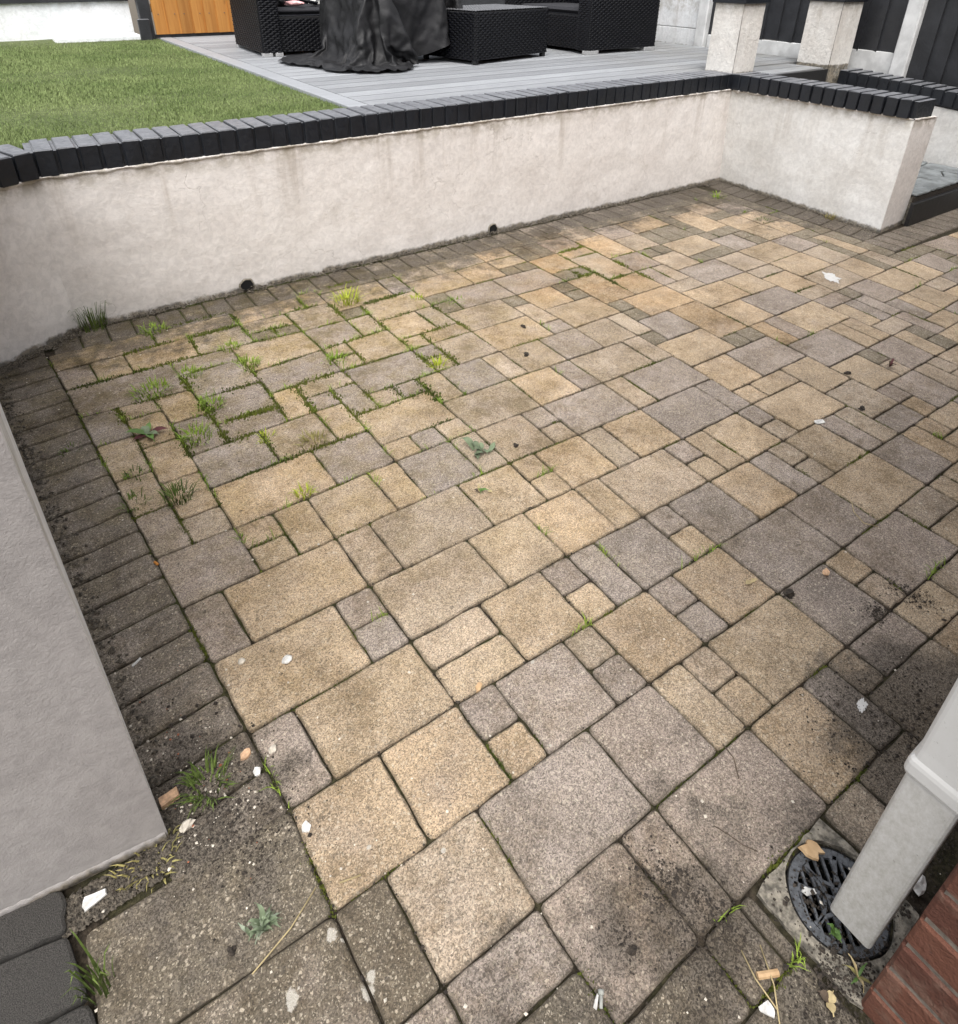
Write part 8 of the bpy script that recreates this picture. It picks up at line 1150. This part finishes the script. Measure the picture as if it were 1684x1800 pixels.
# ------------------------------------------------------------------ weeds, moss, dirt
def tuft(n, rad, h, w, spread, seed, m=None, cx=0, cy=0, z=-.004):
    r = random.Random(seed); m = m or MB()
    for _ in range(n):
        a = r.uniform(0, 6.283); d = rad*math.sqrt(r.random()); p = Vector((cx+math.cos(a)*d, cy+math.sin(a)*d, z)); b = a + r.uniform(-.9, .9)
        L = h*r.uniform(.45, 1.15); sp = spread*r.uniform(.3, 1.2)*L; dirv = Vector((math.cos(b), math.sin(b), 0)); side = Vector((-dirv.y, dirv.x, 0))*w*r.uniform(.6, 1.2)/2
        up = math.sqrt(max(.05, 1-min(.9, (sp/L)**2)))*L
        pts = [p, p + dirv*sp*.25 + Vector((0, 0, up*.5)), p + dirv*sp*.62 + Vector((0, 0, up*.86)), p + dirv*sp*1.1 + Vector((0, 0, up*r.uniform(.72, 1.)))]
        m.add([pts[0]-side, pts[0]+side, pts[1]-side*.9, pts[1]+side*.9, pts[2]-side*.6, pts[2]+side*.6, pts[3]], [(0, 1, 3, 2), (2, 3, 5, 4), (4, 5, 6)])
    return m
TUFTS = [
 (.11, 3.0, 'dark', 70, .05, .15, 'long dark grass clump sprouting from the foot of the white wall at the far left'),
 (1.106, 2.645, 'lime', 60, .05, .085, 'bright yellow green grass tuft right of the left drain hole'),
 (1.151, 1.918, 'lime', 26, .02, .06, 'small bright upright tuft alone in the joint nearest the middle of the patio'),
 (.349, 2.135, 'green', 60, .04, .05, 'green grass tuft next to a red tinged joint in the weedy patch'),
 (.259, 1.976, 'green', 60, .045, .055, 'green grass tuft just right of the red leaved weed'),
 (.204, 2.337, 'green', 70, .06, .055, 'broad green tuft in front of the tan slab of the weedy corner'),
 (.344, 2.383, 'green', 50, .04, .045, 'low dense green tuft behind the tuft with a red tinge'),
 (.55, 2.334, 'green', 55, .035, .055, 'spiky green tuft standing in the centre of the weedy patch'),
 (.53, 2.507, 'green', 40, .035, .045, 'short green tuft second in line from the wall in the weedy patch'),
 (.142, 1.713, 'dark', 50, .035, .065, 'dark green tuft in the joint below the red leaved weed'),
 (.449, 1.526, 'lime', 34, .02, .045, 'yellow green tuft nearest the camera in the tan slabs at left'),
 (.31, 2.834, 'green', 60, .05, .045, 'soft green weed clump on the dark edging bricks near the wall'),
 (-.01, .864, 'dark', 60, .032, .06, 'dark grass clump on the dirt beside the left wall end'),
 (-.222, .657, 'dark', 13, .018, .15, 'tall thin grass blades growing beside the dark flags at lower left'),
 (-.129, .800, 'dry', 60, .045, .035, 'dry yellow grass tuft under the broken foot of the left wall end'),
 (.032, 1.759, 'dark', 20, .03, .05, 'thin weedy stems on the joint between edging bricks and slabs at left'),
 (.065, 1.886, 'dark', 22, .035, .04, 'sprawling small leaved weed below the red leaved weed'),
 (.567, 1.739, 'dry', 60, .04, .05, 'brown withered tuft between grey and tan slabs at left'),
 (.443, 1.852, 'lime', 18, .03, .04, 'pale thin blades lying left of the brown withered tuft'),
 (1.522, 2.37, 'green', 40, .04, .03, 'flat green weed in the mossy joint left of the second drain hole'),
 (1.395, 2.491, 'lime', 24, .025, .04, 'little lime tuft closest to the wall between the drain holes'),
 (3.89, 2.743, 'green', 20, .03, .07, 'upright green seedling in the corner of the two walls'),
 (3.74, 2.283, 'dark', 26, .05, .035, 'flat star shaped weed in front of the side wall'),
 (4.13, 2.08, 'dry', 26, .03, .06, 'thin yellowing weed at the foot of the side wall'),
 (.84, 2.177, 'green', 30, .04, .05, 'loose green blades behind the pale slabs of the weedy patch'),
 (-.085, 2.131, 'dark', 16, .03, .03, 'scrap of dark weed on the edging bricks at the far left'),
]
for k, (x, y, c, n, rad, h, lab) in enumerate(TUFTS):
    o = tuft(int(n*1.7), rad*1.05, h*.85, .0042 if c != 'dark' else .0036, .75 if h < .1 else .28, 100+k).build('grass_tuft', M['tuft_'+c]); o.location = (x, y, -.004)
    tag(o, lab, 'grass tuft', 'weeds growing in the paving joints')
def leafplant(x, y, label, mats, n, L, W, seed, lift=.35, name='weed_plant', cat='weed'):
    r = random.Random(seed); t = thing(name, label, cat, (x, y, 0))
    for k in range(n):
        a = 6.283*k/n + r.uniform(-.4, .4); l = L*r.uniform(.6, 1.1); w = W*r.uniform(.7, 1.1); m = MB(); d = Vector((math.cos(a), math.sin(a), 0)); s = Vector((-d.y, d.x, 0)); el = lift*r.uniform(.2, 1.2); jb = Vector((r.gauss(0, L*.28), r.gauss(0, L*.2), 0)) if name == 'leaf_sprig' else Vector((0, 0, 0)); cv = r.uniform(-.6, .6) if name == 'leaf_sprig' else r.uniform(-.2, .2)
        for i in range(6):
            q = i/5; c = jb + d*(l*q) + s*(cv*l*q*q) + Vector((0, 0, .004 + l*el*math.sin(q*2.4))); ww = w*math.sin(min(1, q*1.15+.08)*math.pi)**.8*.5 + .0008
            m.v += [tuple(c - s*ww + Vector((0, 0, ww*.35+.0015*r.uniform(-1, 1)))), tuple(c), tuple(c + s*ww + Vector((0, 0, ww*.35+.0015*r.uniform(-1, 1))))]
        for i in range(5): m.f += [(3*i, 3*i+1, 3*i+4, 3*i+3), (3*i+1, 3*i+2, 3*i+5, 3*i+4)]
        m.build('leaf', M[mats[k % len(mats)]], t, True)
    return t
leafplant(.132, 2.08, 'weed with red and green leaves growing flat on the tan slabs at left', ['leaf_red', 'leaf_green', 'leaf_sage', 'leaf_green'], 7, .075, .024, 1)
leafplant(.996, 1.39, 'wilted sage green sprig lying on a grey slab near the middle', ['leaf_sage'], 9, .05, .022, 2, .6, 'leaf_sprig', 'sprig')
leafplant(.882, 1.242, 'tiny withered sprig lying on the tan slab below the sage green sprig', ['leaf_green', 'straw', 'twig'], 5, .03, .009, 3, .4, 'leaf_sprig', 'sprig')
leafplant(.003, .594, 'crumpled sage leaves of a pulled plant on the big slab at lower left', ['leaf_sage', 'leaf_sage', 'leaf_sage2'], 26, .024, .006, 4, .9, 'leaf_sprig', 'sprig')
leafplant(2.62, .93, 'small russet seedling in a joint near the right edge of the patio', ['leaf_red', 'twig'], 6, .03, .007, 5, .9)
leafplant(.735, .012, 'pale green creeping stems by the brick corner of the house', ['leaf_green', 'straw', 'tuft_dry'], 6, .026, .003, 6, .5)
leafplant(.757, .062, 'tiny green leaf growing out of the drain grate edge', ['leaf_green'], 4, .016, .010, 7, .8)
# moss cushions along the joints
def moss():
    m = MB(); r = random.Random(11); cnt = 0
    segs = []
    for ln in SLABS.split('\n'):
        q = [Vector([float(a)/1000 for a in s.split(',')]) for s in ln.split()[1:]]
        for k in range(len(q)): segs.append((q[k], q[(k+1) % len(q)]))
    for a, b in segs:
        c = (a+b)/2; d = (c - V2(.75, 2.35)).length; dens = 0
        dens = max(0, 1.1 - d/1.2)
        dens = max(dens, .9 if (c - V2(2.42, 2.30)).length < .3 else 0, .35*max(0, 1-(c - V2(1.6, 2.4)).length/.9), .38 if c.x < .25 and c.y > .9 else 0, .10, .25*max(0, 1-(c-V2(3.2, 1.4)).length/.8))
        if r.random() > dens: continue
        L = (b-a).length; s0 = r.uniform(0, .5)*L; s1 = s0 + r.uniform(.3, .9)*L; s = s0; big = r.uniform(.5, 1.3)*(1.15 if dens > .5 else .7)
        while s < min(s1, L):
            p = a.lerp(b, s/L); hh = big*r.uniform(.005, .011)
            for _ in range(5):
                q = p + V2(r.gauss(0, .0065*big), r.gauss(0, .0065*big)); an = r.uniform(0, 6.28); w = r.uniform(.0025, .0055)*big
                e = [(q.x + w*math.cos(an+t*2.094), q.y + w*math.sin(an+t*2.094), -.006) for t in range(3)]
                m.add(e + [(q.x+r.uniform(-.003, .003), q.y+r.uniform(-.003, .003), hh-.004)], [(0, 1, 3), (1, 2, 3), (2, 0, 3)])
            s += .006; cnt += 3
    tag(m.build('moss', M['moss']), 'moss cushions along the paving joints', None, None, 'stuff')
moss()
def joint_grass():
    r = random.Random(31); m = MB()
    for ln in SLABS.split('\n'):
        q = [Vector([float(a)/1000 for a in s.split(',')]) for s in ln.split()[1:]]
        for k in range(len(q)):
            a, b = q[k], q[(k+1) % len(q)]; c = (a+b)/2; dd = (c - V2(.62, 2.38)).length; dens = max(0, 1 - dd/1.0)*1.05
            dens = max(dens, .12 if c.x < 1.2 and c.y > 1.0 else .03, .3 if (c - V2(2.42, 2.30)).length < .3 else 0)
            if r.random() > dens: continue
            t0 = r.random(); cl = r.uniform(.012, .035)
            for _ in range(r.randint(5, 26)):
                p = a.lerp(b, min(1, max(0, t0 + r.gauss(0, cl)/max(.05, (b-a).length)))); L = r.uniform(.007, .034); an = r.uniform(0, 6.28); le = r.uniform(.3, 1.1); d = Vector((math.cos(an), math.sin(an), 0)); s_ = Vector((-d.y, d.x, 0))*.0011
                p = Vector((p.x+r.gauss(0, .003), p.y+r.gauss(0, .003), -.005)); t1 = p + d*L*le*.45 + Vector((0, 0, L*.6)); t2 = p + d*L*le + Vector((0, 0, L*.75))
                m.add([p-s_, p+s_, t1-s_*.8, t1+s_*.8, t2], [(0, 1, 3, 2), (2, 3, 4)])
    tag(m.build('joint_grass', M['tuft_green']), 'fine short grass growing along the weedy joints', None, None, 'stuff')
joint_grass()
def rubble(name, pts, mat, smin, smax, label, seed, flat=.7):
    m = MB(); r = random.Random(seed); base = [(1, 0, 0), (-1, 0, 0), (0, 1, 0), (0, -1, 0), (0, 0, 1), (0, 0, -1)]; F = [(0, 2, 4), (2, 1, 4), (1, 3, 4), (3, 0, 4), (2, 0, 5), (1, 2, 5), (3, 1, 5), (0, 3, 5)]
    for (x, y, z) in pts:
        s = smin + (smax-smin)*r.random()**3; a = r.uniform(0, 6.28); c, q = math.cos(a), math.sin(a); k = [s*r.uniform(.6, 1.3) for _ in range(6)]
        m.add([(x + (p[0]*c-p[1]*q)*k[i], y + (p[0]*q+p[1]*c)*k[i], z + p[2]*k[i]*flat) for i, p in enumerate(base)], F)
    return tag(m.build(name, mat), label, None, None, 'stuff')
r = random.Random(21); P = []
for _ in range(5200):                                       # soil line at the foot of the walls
    u = r.random()
    if u < .5: x = r.uniform(.0, 4.15); y = 3.012 - abs(r.gauss(0, .018)) ; z = .004 + max(0, .014*(1-(3.012-y)/.03))*r.random()
    elif u < .68: t_ = r.random(); x = -.27 + .33*t_; y = 2.81 + .21*t_ - abs(r.gauss(0, .03)); z = .004
    elif u < .85: y = r.uniform(1.75, 3.0); x = sidex(y) - .008 - abs(r.gauss(0, .016)); z = .004
    else: y = r.uniform(.82, 2.8); x = wallx(y) + .004 + abs(r.gauss(0, .022)); z = .003
    P.append((x, y, z))
rubble('soil_crumbs', P, M['rubble'], .002, .0085, 'dark soil and grit gathered along the foot of the walls', 1)
P = [(r.uniform(-.26, -.08), r.uniform(.755, .815), .001) for _ in range(2600)] + [(r.uniform(-.1, .0), r.uniform(.74, .9), .001) for _ in range(900)]
rubble('pier_soil', P, M['rubble'], .0010, .0055, 'dark soil and grit in the gap below the left wall end', 15)
P = []
for cx, cy, sx, sy, n in ((-.03, .86, .07, .07, 700), (-.14, .80, .06, .02, 500), (.02, .74, .05, .06, 300), (1.2, .17, .11, .08, 900), (.72, .02, .05, .03, 700), (1.0, .03, .07, .015, 300), (.58, .25, .03, .05, 240), (.47, .25, .015, .02, 60), (1.435, .354, .022, .022, 150), (1.557, .332, .02, .03, 170), (.62, .19, .012, .05, 150), (.55, .15, .03, .03, 120), (4.0, 1.55, .3, .05, 220), (3.55, 2.05, .06, .05, 90), (.4, 2.25, .25, .25, 420), (.80, .09, .05, .045, 260)):
    for _ in range(int(n*2)): P.append((r.gauss(cx, sx), r.gauss(cy, sy), .002 if (cx, cy) != (.80, .09) else -.004))
P = [p for p in P if not (p[0] > .705 and p[1] < -.004) and not (p[0] < -.085 and p[1] > .815)]
rubble('loose_soil', P, M['soil'], .0008, .0028, 'crumbs of dark soil scattered on the slabs and round the drain', 2, .6)
P = [(r.gauss(cx, sx), r.gauss(cy, sy), .003) for cx, cy, sx, sy, n in ((0., .93, .06, .09, 130), (.05, .75, .05, .04, 60), (1.22, .16, .08, .06, 150), (.62, .2, .02, .06, 50), (.56, .27, .02, .03, 30), (1.435, .354, .018, .018, 40), (1.557, .332, .02, .025, 40), (.72, .03, .04, .02, 90), (1.303, .505, .008, .008, 14), (.85, .05, .05, .03, 80), (.75, .13, .03, .03, 60)) for _ in range(n)]
P = [p for p in P if not (p[0] > .705 and p[1] < -.004) and not (p[0] < -.085 and p[1] > .815)]
rubble('soil_clods', P, M['soil_dark'], .0014, .0062, 'dark soil clods trodden along the joints and round the drain', 12, .7)
P = [(r.gauss(-.02, .05), r.gauss(.95, .13), .004) for _ in range(40)]
rubble('brick_bits', [p for p in P if p[0] > wallx(p[1])+.01], M['red_bits'], .0012, .004, 'small red and orange brick bits in the dirt by the left wall', 13, .6)
def joint_soil():
    P = []
    for ln in SLABS.split('\n'):
        q = [Vector([float(a)/1000 for a in s.split(',')]) for s in ln.split()[1:]]
        for k in range(len(q)):
            a, b = q[k], q[(k+1) % len(q)]; c = (a+b)/2; L = (b-a).length
            if c.y > 2.3: continue
            for _ in range(int(L*r.choice((6, 15, 70)))):
                p = a.lerp(b, r.random()); P.append((p.x+r.gauss(0, .0035), p.y+r.gauss(0, .0035), -.001))
    rubble('joint_soil', P, M['soil_dark'], .0010, .0038, 'soil crumbs spilling from the paving joints', 14, .7)
joint_soil()
P = [(r.uniform(-.1, 4.6), r.uniform(-.05, 2.9), .0025) for _ in range(420)] + [(r.gauss(-.02, .08), r.gauss(.86, .08), .003) for _ in range(130)] + [(r.gauss(.0, .1), r.uniform(1., 2.7), .003) for _ in range(120)] + [(r.gauss(.3, .35), r.gauss(.5, .25), .002) for _ in range(160)]
P = [p for p in P if not (p[0] > .70 and p[1] < 0) and not (p[0] < wallx(p[1])+.005 and p[1] > .8) and p[0] < 4.05]
rubble('pale_grit', P, M['stone_chip'], .0012, .0042, 'pale grit and shell fragments scattered on the paving', 3, .5)

# ------------------------------------------------------------------ litter
def shard(x, y, pts, h, mat, label, name, cat, rz=0, tilt=0, z=.001, group=None):
    pts = [(a*.85+random.uniform(-.001, .001), b*.85+random.uniform(-.001, .001)) for a, b in pts]; pts = [q for k in range(len(pts)) for q in (pts[k], ((pts[k][0]+pts[(k+1) % len(pts)][0])/2+random.uniform(-.0012, .0012), (pts[k][1]+pts[(k+1) % len(pts)][1])/2+random.uniform(-.0012, .0012)))]
    m = MB(); n = len(pts); m.add([(a, b, 0) for a, b in pts] + [(a*.93, b*.93, h) for a, b in pts], [tuple(range(n-1, -1, -1)), tuple(range(n, 2*n))] + [(k, (k+1) % n, n+(k+1) % n, n+k) for k in range(n)])
    o = m.build(name, mat); o.location = (x, y, z); o.rotation_euler = (tilt, 0, rz); tag(o, label, cat, group); return o
GW = 'white shards lying on the paving'; GC = 'chips of wood and brick lying on the paving'
shard(-.213, .784, [(-.02, -.006), (-.014, -.017), (.022, .004), (.018, .013), (-.019, .008)], .003, M['white_chip'], 'largest white shard, a kite shape by the dark flags at lower left', 'shard', 'shard', -.35, .1, .006, GW)
shard(.115, .691, [(-.010, -.004), (.0, -.014), (.010, -.006), (.008, .010), (-.004, .008)], .003, M['white_chip'], 'notched white shard on the mossy joint left of a tan slab', 'shard', 'shard', .2, .1, .002, GW)
shard(.075, .834, [(-.008, -.008), (.004, -.009), (.009, .004), (-.002, .010), (-.008, .004)], .004, M['white_chip'], 'small white shard right of the dark grass clump by the left wall end', 'shard', 'shard', 0, .1, .002, GW)
shard(.59, .071, [(-.012, .010), (-.013, .002), (-.002, -.015), (.008, -.009), (.009, .006)], .003, M['white_chip'], 'pointed white shard between the brick corner and the bottom of the patio', 'shard', 'shard', 0, .1, .002, GW)
shard(.779, .119, [(-.006, .016), (-.009, .006), (.002, -.015), (.008, -.012), (.004, .010)], .003, M['white_chip'], 'slim white shard lying on the drain grate', 'shard', 'shard', .7, .2, -.003, GW)
shard(2.047, .876, [(-.022, -.010), (.018, -.012), (.022, .010), (-.018, .012)], .003, M['white_chip'], 'little white tag lying across a joint on the right of the patio', 'tag', 'tag', -.3, .05, .003)
shard(-.097+.03, 1.212, [(-.014, -.003), (.014, -.004), (.014, .004), (-.013, .004)], .003, M['white_chip'], 'thin white sliver on the edging bricks by the left wall', 'shard', 'shard', .5, 0, .003, GW)
shard(.384, .221, [(-.011, -.0025), (.010, -.002), (.012, .002), (-.010, .003)], .003, M['white_chip'], 'white sliver in the joint of the big grey slab at the bottom', 'shard', 'shard', .6, .2, .002, GW)
lump('shell', (.209, 1.03, .006), (.013, .010, .007), M['white_chip'], 'white snail shell on the tan slab at left', 'shell', 0, 2, .15, 'snail shells on the tan slab')
lump('shell', (.124, 1.083, .005), (.009, .008, .007), M['stone_chip'], 'smaller grey shell left of the white snail shell', 'shell', 0, 2, .12, 'snail shells on the tan slab')
shard(-.075, .877, [(-.022, -.012), (.018, -.014), (.022, .008), (-.018, .012)], .012, M['peach_chip'], 'pinkish brick chip at the foot of the left wall end', 'brick_chip', 'chip', .25, 0, .002, GC)
shard(.067, .878, [(-.014, -.004), (-.004, -.011), (.012, -.006), (.013, .006), (.002, .010), (-.010, .006)], .007, M['peach_chip'], 'crumbled orange brick chip on the dark edging beside the slabs', 'brick_chip', 'chip', .1, .1, .002, GC)
shard(.835, .152, [(-.016, .022), (-.020, .004), (-.010, -.018), (.004, -.012), (.014, -.024), (.020, -.002), (.010, .014), (.002, .012)], .006, M['chip_wood'], 'big ragged flake of chipboard over the rim of the drain', 'wood_chip', 'chip', .2, .12, .002, GC)
shard(.523, .736, [(-.014, -.006), (-.004, -.010), (.014, -.002), (.012, .008), (-.004, .006)], .004, M['chip_wood'], 'pale wood flake on the joint between two tan slabs in the middle', 'wood_chip', 'chip', .3, .1, .002, GC)
m = MB(); m.tube([(-.016, 0, .005), (.018, .002, .005)], .0052, 8); tag(m.build('wood_peg', M['chip_wood'], None, False, (.622, .093, 0)), 'pale round wooden peg above the white shard near the bricks', 'peg', GC).rotation_euler.z = -.55
m = MB(); m.tube([(-.012, 0, .005), (.012, .0, .005)], .006, 6); tag(m.build('wood_peg', M['chip_wood'], None, False, (.955, .0485, 0)), 'pale stub of wood leaning by the house bricks right of the downpipe', 'peg', GC).rotation_euler.z = .9
lump('stone', (1.439, .489, .007), (.011, .008, .007), M['peach_chip'], 'buff pebble on the grey slab at the right of the patio', 'pebble', .5, 2, .3, 'loose pebbles on the patio')
lump('stone', (.935, .018, .010), (.017, .012, .010), M['white_chip'], 'white pebble in the dirt between downpipe and bricks', 'pebble', .2, 2, .25, 'loose pebbles on the patio')
lump('stone', (.114, .856, .006), (.008, .007, .006), M['stone_chip'], 'small grey pebble beside the left edging', 'pebble', .2, 2, .25, 'loose pebbles on the patio')
lump('stone', (-.058, .812, .008), (.013, .008, .008), M['stone_chip'], 'buff pebble just below the corner of the left wall end', 'pebble', .2, 2, .3, 'loose pebbles on the patio')
leafplant(1.257, .58, 'dry straw coloured leaf on a tan slab at right', ['straw'], 2, .026, .012, 9, .1, 'dry_leaf', 'leaf')
leafplant(.672, .022, 'curled brown leaf in the dirt by the brick corner', ['straw', 'twig'], 3, .02, .014, 10, .6, 'dry_leaf', 'leaf')
m = MB(); m.tube([(.384, .211, .004), (.3945, .222, .006)], [.0026, .003], 8); m.tube([(.3945, .222, .006), (.398, .2265, .007)], [.0042, .005], 8)
tag(m.build('grey_fixing', M['grey_stick'], None, True), 'grey plug shaped fixing lying at the bottom of the patio', 'fixing')
m = MB(); m.tube([(-.007, 0, .004), (.008, 0, .004)], .0034, 8); tag(m.build('cigarette_butt', M['orange_butt'], None, True, (.032, 1.487, 0)), 'orange cigarette butt in the joint by the left edging', 'cigarette butt').rotation_euler.z = -1.2
def blotch(x, y, rx, ry, mat, label, name, cat, seed, group=None, th=.0003):
    N = 64; r = random.Random(seed); pts = []
    for k in range(N):
        a = 2*math.pi*k/N; q = 1 + .5*mnoise.noise((math.cos(a)*1.8+seed, math.sin(a)*1.8, 0)) + .4*mnoise.noise((math.cos(a)*5+seed, math.sin(a)*5, 0)) + .08*r.uniform(-1, 1); pts.append((rx*q*math.cos(a), ry*q*math.sin(a)))
    o = MB().add([(a, b, 0) for a, b in pts] + [(a*.8, b*.8, th) for a, b in pts] + [(0, 0, th)], [(k, (k+1) % N, N+(k+1) % N, N+k) for k in range(N)] + [(N+k, N+(k+1) % N, 2*N) for k in range(N)]).build(name, mat); o.location = (x, y, .0022); o.rotation_euler.z = seed; tag(o, label, cat, group)
blotch(3.26, 1.55, .055, .035, M['splash'], 'white paint splash on a slab in front of the side wall', 'paint_splash', 'splash', 4); blotch(1.173, .245, .008, .018, M['splash'], 'white bird dropping on the grey slab near the downpipe', 'bird_dropping', 'dropping', 5)
GD = 'clods of dark soil on the paving'
CL = [(1.303, .505, .016, 'round dark clod at a joint crossing near the right'), (1.102, 1.357, .010, 'black clod on the slab right of the sage green sprig'), (2.438, .997, .012, 'black clod on the orange slab at the right'), (1.49, 1.797, .012, 'dark clod on the pale slab in the middle, the lower of two'), (1.63, 1.995, .012, 'dark flat clod on the pale slab in the middle, the upper of two'), (.473, .233, .008, 'dark clod pair nearest the bottom edge'), (-.047, .591, .008, 'dark clod left of the crumpled sage leaves'), (2.247, .836, .012, 'dark clod on the right just above the white tag')]
for x, y, s, lab in CL: lump('soil_clod', (x, y, s*.3), (s, s*.75, s*.55), M['soil'], lab, 'clod', random.random()*3, 2, .45, GD)
def strand(pts, rad, mat, label, name, cat, group=None): tag(MB().tube(pts, rad, 5).build(name, mat, None, True), label, cat, group)
GS = 'dry stalks on the paving'
strand([(.615, .135, .003), (.60, .10, .012), (.60, .06, .004)], .0011, M['straw'], 'bent straw stalk left of the house bricks', 'dry_stalk', 'stalk', GS)
strand([(.645, .122, .004), (.618, .08, .01), (.585, .045, .003)], .0011, M['straw'], 'long straw stalk reaching down to the pointed white shard', 'dry_stalk', 'stalk', GS)
strand([(.095, .595, .003), (.04, .565, .006), (-.03, .545, .003)], .0012, M['straw'], 'pale stalk lying across the crumpled sage leaves', 'dry_stalk', 'stalk', GS)
strand([(.13, .578, .003), (.165, .568, .003)], .0016, M['straw'], 'short matchstick like stalk on a mossy joint at the bottom left', 'dry_stalk', 'stalk', GS)
strand([(.755, .205, .002), (.742, .225, .003), (.735, .25, .003), (.725, .275, .002)], .0009, M['twig'], 'thin curved dark twig left of the drain', 'twig', 'twig')
strand([(.86, .36, .002), (.855, .33, .003), (.83, .30, .003)], .0011, M['twig'], 'thin dark twig on the slab in front of the drain', 'twig', 'twig')
strand([(1.72, .50, .002), (1.70, .53, .003), (1.72, .57, .003), (1.76, .60, .002)], .0011, M['straw'], 'fine curved stalk on the dark slab at the right edge', 'dry_stalk', 'stalk', GS)
